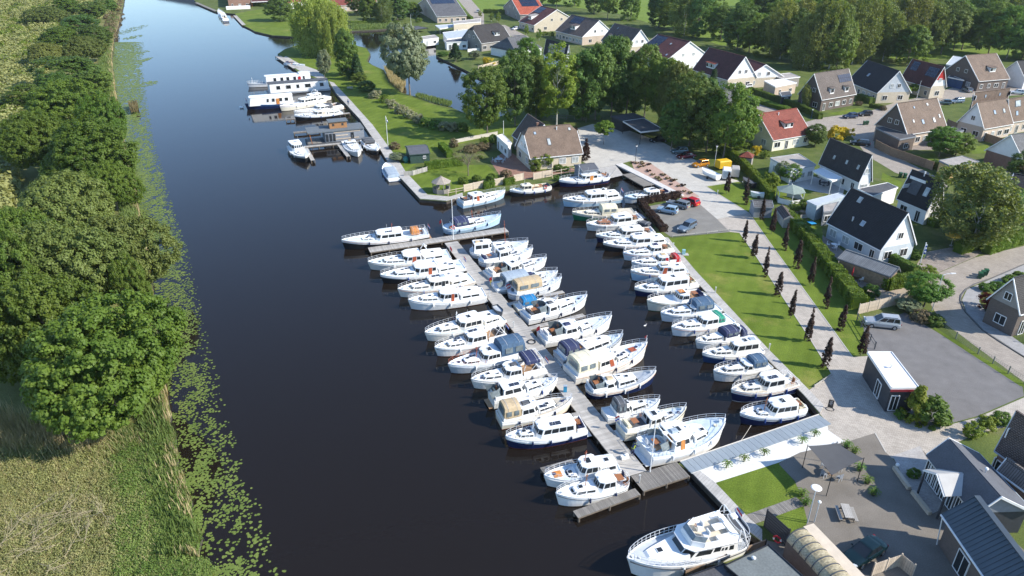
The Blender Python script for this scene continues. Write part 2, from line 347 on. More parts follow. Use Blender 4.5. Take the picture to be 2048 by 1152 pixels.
east=[(410,-60),(396,-20),(388,0),(394,6),(432,24),(470,28),(487,50),(510,63),(545,71),(600,74),(650,72),(705,62),(745,60),(785,57),(802,66),(850,75),(872,84),(872,112),(900,125),(945,147),(985,170),(1010,195),(1015,228),(985,237),(935,228),(905,216),(870,208),(835,194),(805,186),(780,165),(768,140),(745,130),(735,123),(741,108),(733,96),(700,88),(640,85),(600,88),(570,98),(555,108),(560,120),(585,134),(602,150),(655,163),
        (672,188),(720,240),(758,296),(790,350),(799,355),(840,399),(893,403),(920,394),(1000,384),(1104,367),(1120,361),(1160,343),(1192,338),(1231,330),(1360,393),(1352,400),(1274,409),(1300,446),(1320,474),(1373,543),(1523,709),(1606,790),(1638,828),(1356,927),(1385,948),(1490,1057),(1500,1070),(1524,1084),(1362,1152)]
WP=[P(*p) for p in west]+[P(*p) for p in east]
WP=[Vector((P(450,1152).x,-150,0))]+WP+[Vector((P(1362,1152).x,-150,0))]
outer=[Vector((-3500,-600,0)),Vector((3500,-600,0)),Vector((3500,6000,0)),Vector((-3500,6000,0))]
def ground_with_hole():
    tri=tessellate_polygon([outer,WP]); w=outer+WP; fs=[]
    for t in tri:
        a,b,c=[w[i] for i in t]; fs.append(tuple(t) if (b-a).cross(c-a).z>0 else tuple(t[::-1]))
    mb=MB(); mb.add(w,fs); return mb.build('ground',GARDEN)
tag(ground_with_hole(),kind='structure')
def banks():
    k=len(WP); mb=MB(); lo=[p+Vector((0,0,-1.6)) for p in WP]
    ar=sum(WP[i].x*WP[(i+1) % k].y-WP[(i+1) % k].x*WP[i].y for i in range(k))
    for i in range(k):
        j=(i+1) % k; mb.add([WP[i],WP[j],lo[j],lo[i]],[(0,1,2,3) if ar>0 else (3,2,1,0)])
    tag(mb.build('canal_bank',mat('dark_sheet_piling',(.06,.05,.04),.8,.35,2.0,bump=.4,stretch=(1,1,.2))),kind='structure')
banks()
w=MB(); w.add([(-3500,-600,WZ),(3500,-600,WZ),(3500,6000,WZ),(-3500,6000,WZ)],[(0,1,2,3)])
tag(w.build('water',water_mat()),kind='structure')
# beds of ground, each about 4 mm above the one below
sheet('marsh',[(-900,-120),(254,-60),(246,10),(239,40),(226,80),(222,120),(228,170),(236,230),(248,290),(266,350),(275,415),(292,480),(302,560),(310,640),(316,690),(328,760),(336,830),(344,870),(350,930),(364,980),(383,1040),(395,1105),(415,1152),(430,1300),(-700,1300)],.004,MARSH)
sheet('lawn',[(487,51),(510,62),(545,70),(600,73),(700,61),(640,20),(520,18),(470,27)],.004,LAWN)
sheet('lawn',[(558,109),(572,99),(640,86),(700,89),(732,97),(739,108),(732,121),(742,130),(765,142),(778,167),(803,188),(870,210),(935,230),(985,239),(1012,232),(1100,262),(975,275),(870,300),(800,352),(792,350),(760,297),(722,241),(674,189),(655,161),(604,149),(587,133),(562,119)],.004,LAWN)
sheet('lawn',[(845,395),(805,355),(870,330),(975,330),(1010,365),(915,388)],.008,LAWN)
sheet('lawn',[(1336,478),(1460,464),(1480,466),(1512,511),(1619,675),(1663,746),(1614,782),(1387,543)],.004,LAWN)
sheet('lawn',[(1411,372),(1475,362),(1520,400),(1560,440),(1640,520),(1720,620),(1735,700),(1705,714),(1591,556),(1550,500),(1498,426)],.004,LAWN)
sheet('lawn',[(1430,966),(1556,926),(1590,965),(1604,995),(1496,1036)],.012,LAWN)
sheet('lawn',[(1540,1036),(1606,1008),(1616,1046),(1570,1070)],.012,LAWN)
sheet('lawn',[(1880,668),(1850,640),(1862,650),(2048,766),(2110,800),(2060,775),(2040,772)],.012,LAWN)
sheet('garden_lawn',[(1508,345),(1560,330),(1640,375),(1600,400),(1545,395)],.008,LAWN)
sheet('garden_lawn',[(1600,430),(1640,440),(1655,510),(1760,605),(1745,612),(1690,560),(1640,490)],.008,LAWN)
sheet('garden_lawn',[(1765,345),(1805,365),(1800,375),(1762,360)],.012,LAWN)
sheet('garden_lawn',[(1830,310),(1870,305),(1880,325),(1840,328)],.012,LAWN)
sheet('garden_lawn',[(1935,295),(1975,289),(1985,305),(1945,308)],.012,LAWN)
sheet('garden_lawn',[(1652,228),(1700,218),(1722,216),(1728,222),(1680,230)],.012,LAWN)
sheet('playing_field',[(905,12),(960,25),(1060,20),(1090,6),(1240,28),(1440,90),(1700,118),(2048,118),(2300,60),(2300,-70),(800,-70),(860,-10)],.004,FIELD)
sheet('paved_square',[(1150,258),(1185,248),(1250,258),(1330,287),(1400,325),(1440,350),(1478,362),(1411,372),(1498,426),(1434,438),(1385,396),(1358,392),(1299,325),(1262,322),(1231,330),(1192,338),(1160,320),(1158,285)],.008,PLAZA)
sheet('path',[(1434,438),(1498,426),(1550,500),(1591,556),(1705,714),(1663,746),(1619,675),(1512,511),(1480,466),(1460,464)],.008,BRICKP)
sheet('gravel_bed',[(1262,322),(1299,325),(1358,366),(1399,393),(1375,400),(1310,360),(1268,338)],.012,GRAVELR)
sheet('parking_place',[(1293,413),(1355,402),(1385,396),(1434,438),(1460,464),(1342,474),(1325,462)],.004,TARMAC2)
sheet('pavement',[(1663,746),(1705,714),(1735,712),(1783,776),(1838,850),(1890,852),(1955,835),(2048,795),(2110,775),(2150,815),(2048,846),(1960,866),(1925,880),(1870,905),(1800,920),(1690,895),(1640,862),(1655,845),(1638,826),(1616,782)],.004,BRICKP)
sheet('asphalt_yard',[(1690,885),(1750,866),(1772,905),(1800,932),(1845,900),(1950,1010),(2048,1100),(2200,1400),(1560,1400),(1500,1090),(1530,1080),(1620,1100),(1607,1010),(1590,962),(1557,928),(1600,898)],.008,TARMAC)
sheet('gravel_bed',[(1386,949),(1376,942),(1640,845),(1655,848),(1656,860),(1690,884),(1600,905),(1558,925),(1430,966)],.012,GRAVELW)
sheet('gravel_yard',[(1727,655),(1810,625),(1850,650),(1880,668),(2045,774),(2048,792),(1955,832),(1890,850),(1838,850),(1783,776),(1735,705)],.008,GRAVELD)
sheet('road',[(2200,470),(2048,492),(1950,515),(1880,545),(1862,575),(1862,610),(1880,640),(2048,764),(2200,860),(2200,800),(2048,716),(1965,662),(1930,625),(1921,600),(1932,578),(1985,555),(2048,528),(2200,490)],.008,BRICKR)
sheet('footpath',[(2200,492),(2048,530),(1985,557),(1934,579),(1924,600),(1933,624),(1967,660),(2048,712),(2200,796),(2200,770),(2048,690),(1985,645),(1958,603),(1962,585),(2012,560),(2048,548),(2200,520)],.016,mat('grey_path_slabs',(.30,.29,.28),.85,.12,1.5,scale2=8))
sheet('driveway',[(1830,535),(1848,505),(1900,495),(1970,500),(1950,514),(1880,544),(1864,570)],.012,PATIO)
sheet('street',[(1605,246),(1640,236),(1700,228),(1740,222),(1790,205),(1860,190),(1935,165),(2048,150),(2300,130),(2300,175),(2048,190),(1935,195),(1870,215),(1780,262),(1750,262),(1650,262),(1615,262)],.008,BRICKR)
sheet('street',[(1690,256),(1752,258),(1748,290),(1870,352),(1900,375),(1860,372),(1790,345),(1735,312)],.012,BRICKR)
sheet('street',[(1440,175),(1505,195),(1570,220),(1610,246),(1615,262),(1560,235),(1480,205),(1430,190)],.012,BRICKR)
sheet('street',[(1985,380),(2048,430),(2200,480),(2200,420),(2048,395)],.012,BRICKR)
sheet('street',[(900,-20),(925,-20),(968,28),(968,48),(1010,50),(1060,75),(1030,75),(985,58),(940,42),(945,35)],.008,BRICKR)
sheet('patio',[(1740,270),(1800,300),(1900,300),(1935,290),(1935,270),(1850,270)],.008,PATIO)
sheet('patio',[(1575,370),(1600,345),(1690,372),(1685,392),(1640,385)],.016,mat('pale_terrace_tiles',(.48,.46,.44),.8,.1,2.0))
sheet('patio',[(1645,470),(1690,505),(1760,540),(1790,580),(1740,590),(1680,540),(1645,500)],.016,PATIO)
sheet('patio',[(980,322),(1015,300),(1060,330),(1065,350),(1000,352)],.016,REDPATIO)
sheet('patio',[(1010,352),(1140,334),(1155,342),(1030,362)],.014,REDPATIO)
sheet('patio',[(1785,912),(1840,892),(1900,1000),(1880,1020),(1860,1030),(1810,960)],.020,mat('pale_terrace_slabs',(.36,.34,.32),.85,.12,1.0,scale2=5))
sheet('sand_bed',[(1745,592),(1790,575),(1830,575),(1828,600),(1760,612)],.016,mat('sandy_bed',(.34,.27,.20),.95,.15,1.5))
for pts in ([(560,118),(572,112),(600,128),(640,142),(655,160),(640,158),(600,142)],): sheet('footpath',pts,.008,CONC)
# walkways along the water
sheet('quay_walk',[(658,163),(668,166),(700,200),(745,250),(795,318),(812,345),(855,390),(900,394),(925,386),(926,393),(893,402),(840,398),(799,354),(790,349),(758,295),(720,239),(672,187)],.10,WALK,thick=.25)
sheet('quay_walk',[(1320,474),(1336,476),(1390,541),(1540,703),(1618,781),(1648,812),(1640,827),(1606,789),(1523,708),(1373,542)],.10,WALK,thick=.25)
sheet('quay_walk',[(1231,330),(1244,327),(1368,391),(1360,394)],.14,mat('pale_quay_coping',(.55,.53,.50),.85,.1,1.5,scale2=7),thick=.3)
sheet('quay_walk',[(1385,948),(1400,943),(1430,966),(1500,1040),(1524,1060),(1524,1084),(1490,1057)],.10,WALK,thick=.25)
sheet('slipway',[(1192,338),(1231,330),(1247,350),(1222,356)],-.02,CONC)
# kerb of the road
def kerb(pts,h=.11,w=.16,m=None):
    ps=[P(*p) for p in pts]; mb=MB()
    for a,b in zip(ps,ps[1:]):
        d=(b-a); mb.box(((a+b)/2)+Vector((0,0,h/2)),(d.length+.02,w,h),rz=math.atan2(d.y,d.x))
    tag(mb.build('kerb',m or mat('dark_kerb_stone',(.12,.115,.11),.85,.1,3.0)),kind='structure')
kerb([(2200,491),(2048,529),(1985,556),(1950,568),(1932,579),(1922,591),(1921,601),(1925,613),(1931,625),(1965,661),(2000,684),(2048,714),(2200,799)])
PALEK=mat('pale_edging',(.44,.42,.38),.85,.1,3.0)
kerb([(1411,372),(1498,426),(1550,500),(1591,556),(1705,714)],.04,.12,PALEK)
kerb([(1480,467),(1512,512),(1619,676),(1663,747)],.04,.12,PALEK)
kerb([(1411,373),(1478,363)],.06,.15,PALEK)
kerb([(1750,866),(1772,905)],.03,.12,PALEK)
# ------------------------------------------------------------ piers: every plank is a part
def pier(label,a,b,width,z=.0,pw=.20,group='wooden mooring piers',name='pier',pm=None,skirt=True,flat=False,gap=.02):
    """planks laid across a walk from a to b (world points)"""
    a,b=Vector(a),Vector(b); d=b-a; Ln=d.length; rz=math.atan2(d.y,d.x)
    t=thing(name,label,'pier',(a.x,a.y,0),rz,group)
    n=int(Ln/pw); keep=min(n,290); mb=MB(); mb.box((0,0,0),(pw-gap,width,.05)); pl=mb.mesh('plank',pm or PLANKM)
    for i in range(keep): link('plank',pl,t,((i+.5)*pw,rng.uniform(-.015,.015),z+rng.uniform(-.006,.006)))
    if keep<n:
        mb=MB()
        for i in range(keep,n): mb.box(((i+.5)*pw,0,z),(pw-gap,width,.05))
        tag(mb.build('planks',pm or PLANKM,t),kind='stuff')
    if skirt:
        for s in (-1,1): MB().box((Ln/2,s*(width/2-.08),z-.13),(Ln-.1,.1,.2)).build('beam',PILE,t)
        pm_=MB().cyl((0,0,-1.6),.11,1.6+z-.03,8).mesh('pile',PILE)
        k=max(2,int(Ln/3.0))
        for i in range(k+1):
            for s in (-1,1): link('pile',pm_,t,(.15+i*(Ln-.3)/k,s*(width/2-.08),0))
    return t
PZ=.02
def line(t,x0,y0,x1,y1): return Q(t,x0,y0,PZ),Q(t,x1,y1,PZ)
# main pier: centre line
pier('long grey plank pier running between the two middle rows of boats',P(902,484,PZ),P(1274,948,PZ),2.3)
pier('plank cross pier at the far end of the long pier, beside the white tug-like cruiser',P(738,500,PZ),P(1014,459,PZ),2.0)
pier('narrow plank pier along the open water at the near end of the long pier',P(1151,1029,PZ),P(1277,982,PZ),.95,pm=PLANKD)
pier('wide dark plank deck joining the long pier to the grey composite deck',P(1274,967,PZ),P(1368,937,PZ),2.3,pm=PLANKD,pw=.16)
pier('short finger pier beside the boat with beige camping canopy',Q('U4',1635,735,PZ),Q('U4',1798,702,PZ),.75,group='finger piers')
pier('short finger pier alongside the white cruiser with open aft cockpit',Q('U4',1530,985,PZ),Q('U4',1955,880,PZ),.85,group='finger piers')
pier('low dark finger pier behind the cruiser with orange foredeck hatch',Q('U7',470,462,PZ),Q('U7',690,400,PZ),.9,pm=PLANKD,group='finger piers')
pier('short finger pier behind the cruiser with blue hull band',Q('U7',672,100,PZ),Q('U7',735,88,PZ),.8,group='finger piers')
pier('small stub pier at the stern of the blue-canopy dinghy',Q('U4',1375,800,PZ),Q('U4',1450,778,PZ),.7,group='finger piers')
# old timber jetties by the houseboats
pier('weathered jetty beside the black houseboat deck, with tall posts',Q('T6',835,725,.1),Q('T6',1100,700,.1),1.2,z=.1,pm=PLANKD,group='houseboat jetties')
pier('weathered stub jetty at the bow of the black-hulled white cruiser',Q('T6',755,592,.1),Q('T6',850,585,.1),1.0,z=.1,pm=PLANKD,group='houseboat jetties')
pier('long jetty in front of the grey houseboat',Q('T6',940,868,.1),Q('T6',1640,800,.1),1.2,z=.1,group='houseboat jetties')
pier('jetty arm beside the white cabin boat at the canal side',Q('T6',960,880,.1),Q('T6',1030,1005,.1),.9,z=.1,group='houseboat jetties')
pier('jetty arm between the two berths below the grey houseboat',Q('T6',1290,845,.1),Q('T6',1385,965,.1),.9,z=.1,group='houseboat jetties')
pier('plank jetty reaching out from the quay beyond the grey houseboat',Q('T6',1290,540,.1),Q('T6',1400,528,.1),.9,z=.1,group='houseboat jetties')
pier('plank jetty along the far lawn beside the moored cruiser',P(470,31,.1),P(488,50,.1),1.8,z=.1,group='far bank jetties')
pier('dark timber jetty on the far canal corner',P(392,5,.1),P(432,22,.1),2.0,z=.1,pm=PLANKD,group='far bank jetties')
pier('plank walk on the round tip of the willow island',P(556,112,.1),P(592,136,.1),2.2,z=.1,group='far bank jetties')
pier('dark floating plank raft beside the slipway',P(1256,347,PZ),P(1300,371,PZ),3.0,pm=PLANKD,group='floating raft')
pier('board path crossing the small lawn to the quay',P(1500,1039,.03),P(1602,1002,.03),1.2,z=.03,pm=PLANKD,name='board_path',skirt=False,group='board paths')
def composite_deck():
    a,b=P(1371,936,0),P(1650,840,0); d=b-a; Ln=d.length; rz=math.atan2(d.y,d.x)
    t=thing('deck','blue-grey composite deck strip between the berths and the white gravel','deck',(a.x,a.y,0),rz)
    n=26; pw=Ln/n; me=MB().box((0,0,0),(pw-.03,1.75,.10)).mesh('deck_panel',COMPOSITE)
    for i in range(n): link('deck_panel',me,t,((i+.5)*pw,0,.06+rng.uniform(-.003,.003)))
    MB().box((Ln/2,.93,.09),(Ln,.10,.16)).build('edge_board',mat('pale_edge_board',(.58,.54,.48),.8,.1,3.0),t)
composite_deck()
# ============================================================ BOATS
_wm={}
def smooth01(x): x=max(0,min(1,x)); return x*x*(3-2*x)
class Hull:
    def __init__(s,L,B,fb,rise,stern,rake):
        s.L,s.B,s.fb,s.rise,s.stern,s.rake=L,B,fb,rise,stern,rake
    def hb(s,t):
        if t<.42:
            f=.84+.16*math.sin(math.pi/2*t/.42)
            if s.stern== 'round': f *= math.sqrt(max(0.0,1-max(0,(.13-t)/.13) ** 2))*.98+.02
            elif s.stern== 'soft': f *= .80+.20*min(1,t/.06) ** .5
        else: f=max(0.0,1-((t-.42)/.58) ** 2.35) ** .82
        return s.B/2*max(f,.012)
    def zs(s,t): return s.fb+s.rise*max(0,(t-.30)/.70) ** 1.9+.10*max(0,(.3-t)/.3) ** 2
    def x(s,t,k=1.0):                       # k: 0 keel .. 1 sheer
        return s.L*(t-.5)-(1-k)*s.rake*max(0,(t-.55)/.45) ** 2+((1-k)*.25*(1-t/.12) if t<.12 and s.stern== 'round' else 0)
ST=[0,.02,.05,.09,.13,.2,.3,.42,.52,.62,.7,.77,.83,.88,.92,.955,.98,1.0]
def hull_mesh(h,low,top,boot,bandz=None):
    bandz=bandz or min(.52,h.fb*.48)
    mb=MB(); mb.smooth=False; rows=[]
    for t in ST:
        b,z=h.hb(t),h.zs(t); r=[]
        lv=[(-.35,.45,0),(-.02,.86,.35),(.10,.90,.45),(z-bandz,.985,.85),(z-bandz+.03,1.0,.87),(z,1.02,1.0)]
        for zz,m,k in lv: r.append((h.x(t,k),b*m,zz))
        rows.append(r)
    nl=6; vs=[]
    for r in rows:
        vs += [(x,y,z) for x,y,z in r]+[(x,-y,z) for x,y,z in r]
    W=2*nl; matrow=[0,0,1,1,2]
    for j in range(nl-1):
        fs=[]
        for i in range(len(rows)-1):
            a,b=i*W+j,(i+1)*W+j
            fs.append((b,a,a+1,b+1)); fs.append((a+nl,b+nl,b+nl+1,a+nl+1))
        o=len(mb.v)
        if j== 0: mb.v.extend(vs); o=0
        mb.f.extend(fs); mb.m.extend([matrow[j]]*len(fs))
        mb.f.append((j,j+nl,j+nl+1,j+1)); mb.m.append(matrow[j])      # transom
    # inner bulwark and its cap
    k=len(ST); base=len(mb.v)
    for t in ST:
        b,z=h.hb(t),h.zs(t); bi=max(b*1.02-.07,.004); xx=h.x(t)-(.12 if t>.97 else 0)+(.06 if t== 0 else 0)
        mb.v += [(xx,bi,z),(xx,bi,z-.14),(xx,-bi,z),(xx,-bi,z-.14)]
    for i in range(k-1):
        A,Bn=base+i*4,base+(i+1)*4
        sa,sb=i*W+nl-1,(i+1)*W+nl-1
        mb.f += [(sa,A,Bn,sb),(A,A+1,Bn+1,Bn),(sb+nl,Bn+2,A+2,sa+nl),(A+3,A+2,Bn+2,Bn+3)]; mb.m += [2]*4
    mb.f += [(nl-1,2*nl-1,base+2,base),(base,base+2,base+3,base+1)]; mb.m += [2,2]
    me=mb.mesh('hull',[boot,low,top]); return me
def deck_mesh(h,m,t0=0.0,t1=1.0,dz=-.12):
    vs=[]; ts=[t0]+[t for t in ST if t0<t<t1]+[t1]
    for t in ts:
        b=max(h.hb(t)*1.0-.05,.003); z=h.zs(t)+dz; xx=h.x(t)-(.1 if t>.97 else 0)+(.05 if t== 0 else 0)
        vs += [(xx,b,z),(xx,0,z+.05),(xx,-b,z)]
    fs=[]
    for i in range(len(ts)-1):
        a=i*3; fs += [(a,a+1,a+4,a+3),(a+1,a+2,a+5,a+4)]
    fs=[f[::-1] for f in fs]
    return MB().add(vs,fs).mesh('deck',m)
def block(root,name,x0,x1,wa,wf,z0,z1,m,rf=.35,ra=.08,tum=.07,chamf=.45,roof=None,roofover=.10,side=3,front=3,back=1,glass=GLASS,v=(.42,.86),wz=0.0,sidev=None,frames=None,rooft=.07,camber=.05,door=None,skew=0.0):
    """cabin with raked front: returns face quads; windows, roof become parts"""
    c=chamf*min(wf,(x1-x0)*.5)
    def plan(xa,xb,a,f,cc): return [(xa,-a),(xb-cc,-f),(xb,-f*.62),(xb,f*.62),(xb-cc,f),(xa,a)]
    b=plan(x0,x1,wa,wf,c); t=plan(x0+ra,x1-rf,wa-tum,wf-tum,c*.9)
    B3=[Vector((*p,z0)) for p in b]; T3=[Vector((*p,z1+skew*(p[0]-x0)/(x1-x0))) for p in t]
    mb=MB(); mb.loft([B3,T3],0); body=mb.build(name,m,root)
    F=lambda i: (B3[i],B3[(i+1) % 6],T3[(i+1) % 6],T3[i])
    def win(f4,u0,u1,v0,v1):
        o=pane(f4,u0,u1,v0,v1,.018,.004).build('window',glass,body)
    sv=sidev or v
    if side:
        for fi in (0,4):
            for k in range(side):
                g=.05/side; u0=.06+(k+0.0)*.90/side+g; u1=.06+(k+1)*.90/side-g
                if fi== 4: u0,u1=1-u1,1-u0
                if door is not None and k== door[0]:
                    pane(F(fi),u0,u1,.05,.92,.03,.004).build('door',door[1],body); continue
                win(F(fi),u0,u1,*sv)
    if front:
        win(F(1),.1,.92,*v); win(F(3),.08,.9,*v)
        for k in range(front): win(F(2),.02+k/front+.025,(k+1)/front-.025+.0,*v)
    if back:
        win(F(5),.12,.44,*v); pane(F(5),.52,.8,.06,.9,.03,.004).build('door',door[1] if door else glass,body)
    if roof is not None:
        o=roofover; xs0,xs1=x0+ra-o,x1-rf+o*1.6; a,f=wa-tum+o*.8,wf-tum+o*.8
        zt=z1; cc=c*.9+.1
        def rr(ins,z):
            pts=plan(xs0+ins,xs1-ins,a-ins,f-ins,cc)
            pts=[pts[0],pts[1],pts[2],pts[3],pts[4],pts[5]]
            e=min(.22,a*.25)
            pts=[(pts[0][0]+e,pts[0][1])]+pts[1:5]+[(pts[5][0]+e,pts[5][1]),(pts[5][0],pts[5][1]-e),(pts[0][0],pts[0][1]+e)]
            return [Vector((p[0],p[1],z+skew*(p[0]-x0)/(x1-x0))) for p in pts]
        MB().loft([rr(.03,zt),rr(0,zt+rooft*.45),rr(.03,zt+rooft*.8),rr(.22,zt+rooft+camber*.5),rr(min(a,f)*.6,zt+rooft+camber)],0).build('roof',roof,body)
    return body,F
def canopy(root,x0,x1,w,z0,z1,m,win=True,slopeb=.15,slopef=.1,hoops=True,clear=None):
    def arch(x,w,z0,z1,dx=0):
        n=8; pts=[(x+0,-w,z0),(x+dx*.6,-w*.98,z0+(z1-z0)*.62)]
        for i in range(n+1):
            a=math.pi*(1-i/n); pts.append((x+dx,w*.93*math.cos(a),z0+(z1-z0)*(.72+.28*math.sin(a) ** .7)))
        pts += [(x+dx*.6,w*.98,z0+(z1-z0)*.62),(x,w,z0)]
        return pts
    L=x1-x0
    rings=[arch(x0,w*.96,z0,z1*.97+z0*.03,slopeb),arch(x0+L*.25,w,z0,z1),arch(x0+L*.5,w*1.0,z0,z1-.015),arch(x0+L*.75,w,z0,z1),arch(x1,w*.97,z0,z1*.98+z0*.02,-slopef)]
    b=MB().loft(rings,0).build('canopy',m,root)
    if win:
        for s in (-1,1):
            for k in range(2):
                xa,xb=x0+slopeb+L*(.08+.42*k),x0+L*(.42+.42*k)
                f4=[(xa,s*w*.995,z0+.3),(xb,s*w*.995,z0+.3),(xb,s*w*.97,z0+(z1-z0)*.62),(xa,s*w*.97,z0+(z1-z0)*.62)]
                if s>0: f4=[f4[1],f4[0],f4[3],f4[2]]
                pane(f4,0,1,0,1,.03,.015).build('window',clear or CLEARV,b)
        f4=[(x0+.03,w*.7,z0+.3),(x0+.03,-w*.7,z0+.3),(x0+slopeb*.8,-w*.62,z0+(z1-z0)*.7),(x0+slopeb*.8,w*.62,z0+(z1-z0)*.7)]
        pane(f4,0,1,0,1,.03,.03).build('window',clear or CLEARV,b)
    if hoops:
        for xx in (x0+L*.25,x0+L*.75): MB().path(arch(xx,w*1.01,z0,z1+.012),.018,3).build('hoop',CHROME,b)
    return b
def rail(root,h,t0,t1,hz=.55,m=None,n=11,r=.022,both=True,mid=True,name='railing',stern=False):
    m=m or CHROME; mb=MB(); mb2=[]
    ts=[t0+(t1-t0)*i/n for i in range(n+1)]
    def pt(t,s,k): 
        b=max(h.hb(t)-.07,.02); return Vector((h.x(t)-(.12 if t>.97 else 0),s*b*(1+.04*k),h.zs(t)+hz*k))
    for s in (-1,1):
        top=[pt(t,s,1) for t in ts]; 
        if t0>.05 and not stern: top=[pt(t0-.02,s,0)]+top
        mb.path(top,r,3)
        if mid: mb.path([pt(t,s,.52) for t in ts],r*.7,3)
        for t in ts: mb.tube(pt(t,s,0),pt(t,s,1),r,n=3)
    if t1>.97: mb.tube(pt(t1,-1,1),pt(t1,1,1),r,n=3)
    if stern: mb.tube(pt(t0,-1,1),pt(t0,1,1),r,n=3); mb.tube(pt(t0,-1,.5),pt(t0,1,.5),r,n=3)
    mb.build(name,m,root)
def flag(root,x,y,z,hgt=1.3,kind='nl',size=.7,lean=-.25):
    st=MB().tube((x,y,z),(x+lean,y,z+hgt),.02,n=4).build('flagstaff',WHITE_TUBE,root)
    mb=MB(); n=5; cols=3 if kind== 'nl' else 1
    for i in range(n):
        for j in range(cols):
            def p(a,c): 
                u=a/n; hz=size*.62*(c/cols)
                return (x+lean*.95-.25*u*size,y+.08*math.sin(u*6)+u*size*.55,z+hgt-.04-hz-u*size*.45)
            mb.add([p(i,j),p(i+1,j),p(i+1,j+1),p(i,j+1),tuple(v+.012 for v in p(i,j)),tuple(v+.012 for v in p(i+1,j)),tuple(v+.012 for v in p(i+1,j+1)),tuple(v+.012 for v in p(i,j+1))],[(0,1,2,3),(7,6,5,4)],j)
    mb.build('flag',[FLAGR,FLAGW,FLAGB] if kind== 'nl' else [FLAGR if kind== 'red' else FLAGW if kind== 'white' else FLAGB],st)
def hatch(root,x,y,z,l,w,m=GLASS,name='hatch',tilt=0):
    o=MB().box((0,0,.035),(l,w,.07)).box((0,0,.075),(l*.84,w*.84,.012),mi=1).build(name,[WHITE_TUBE if m is not WOODV else WOODV,m],root,(x,y,z)); o.rotation_euler=(0,tilt,0)
def solar(root,x,y,z,l,w,name='solar_panel'):
    mb=MB().box((0,0,.03),(l,w,.04)); k=2 if w>.5 else 1
    for i in range(2):
        for j in range(k): mb.box(((i-.5)*l*.48,(j-(k-1)/2)*w*.48,.054),(l*.45,w*(.45 if k== 2 else .92),.008),mi=1)
    mb.build(name,[GREYDECK,SOLAR],root,(x,y,z))
_shared={}
def shared(key,f):
    if key not in _shared: _shared[key]=f()
    return _shared[key]
def fenders(root,h,ts,m=FENDER):
    me=shared(('f',m.name),lambda: MB().loft([[(r*math.cos(a*math.pi/3),r*math.sin(a*math.pi/3),z) for a in range(6)] for r,z in ((.02,-.32),(.10,-.24),(.11,0),(.10,.2),(.02,.3),(.012,.5))]).mesh('fender',m))
    for t,s in ts: link('fender',me,root,(h.x(t),s*(h.hb(t)*1.02+.09),h.zs(t)-.34))
def mast(root,x,z,hgt,m,lean=-.15,arm=True,y=0):
    mb=MB().tube((x,y,z),(x+lean,y,z+hgt),.05,.03,5)
    if arm: mb.tube((x+lean*.6,y-.3,z+hgt*.6),(x+lean*.6,y+.3,z+hgt*.6),.02,n=4).box((x+lean*.8,y,z+hgt*.82),(.14,.14,.12))
    mb.build('mast',m,root)
def ring(root,c,r,ax='x',m=None,name='lifebuoy'):
    mb=MB(); n=10
    for i in range(n):
        a,b=2*math.pi*i/n,2*math.pi*(i+1)/n
        f=(lambda t: (c[0],c[1]+r*math.cos(t),c[2]+r*math.sin(t))) if ax== 'x' else (lambda t: (c[0]+r*math.cos(t),c[1],c[2]+r*math.sin(t)))
        mb.tube(f(a),f(b),r*.24,n=5,mi=i % 5== 0)
    mb.build(name,[FLAGR if m is None else m,FLAGW] if m is None else m,root)
def seats(root,x,w,z,m=None):
    m=m or CREAMC
    MB().box((x,0,z+.22),(.5,w*1.5,.44)).box((x-.22,0,z+.52),(.12,w*1.5,.42)).build('bench',m,root)
def table(root,x,z): MB().cyl((x,0,z),.04,.6,6).box((x,0,z+.62),(.7,.9,.04)).build('table',WOODV,root)
def wheel(root,x,y,z):
    mb=MB(); n=10
    for i in range(n):
        a,b=2*math.pi*i/n,2*math.pi*(i+1)/n
        mb.tube((x,y+.24*math.cos(a),z+.24*math.sin(a)),(x,y+.24*math.cos(b),z+.24*math.sin(b)),.02,n=4)
    for i in range(3):
        a=math.pi*i/3; mb.tube((x,y-.24*math.cos(a),z-.24*math.sin(a)),(x,y+.24*math.cos(a),z+.24*math.sin(a)),.014,n=3)
    mb.build('steering_wheel',WOODV,root)
BOATS=[]
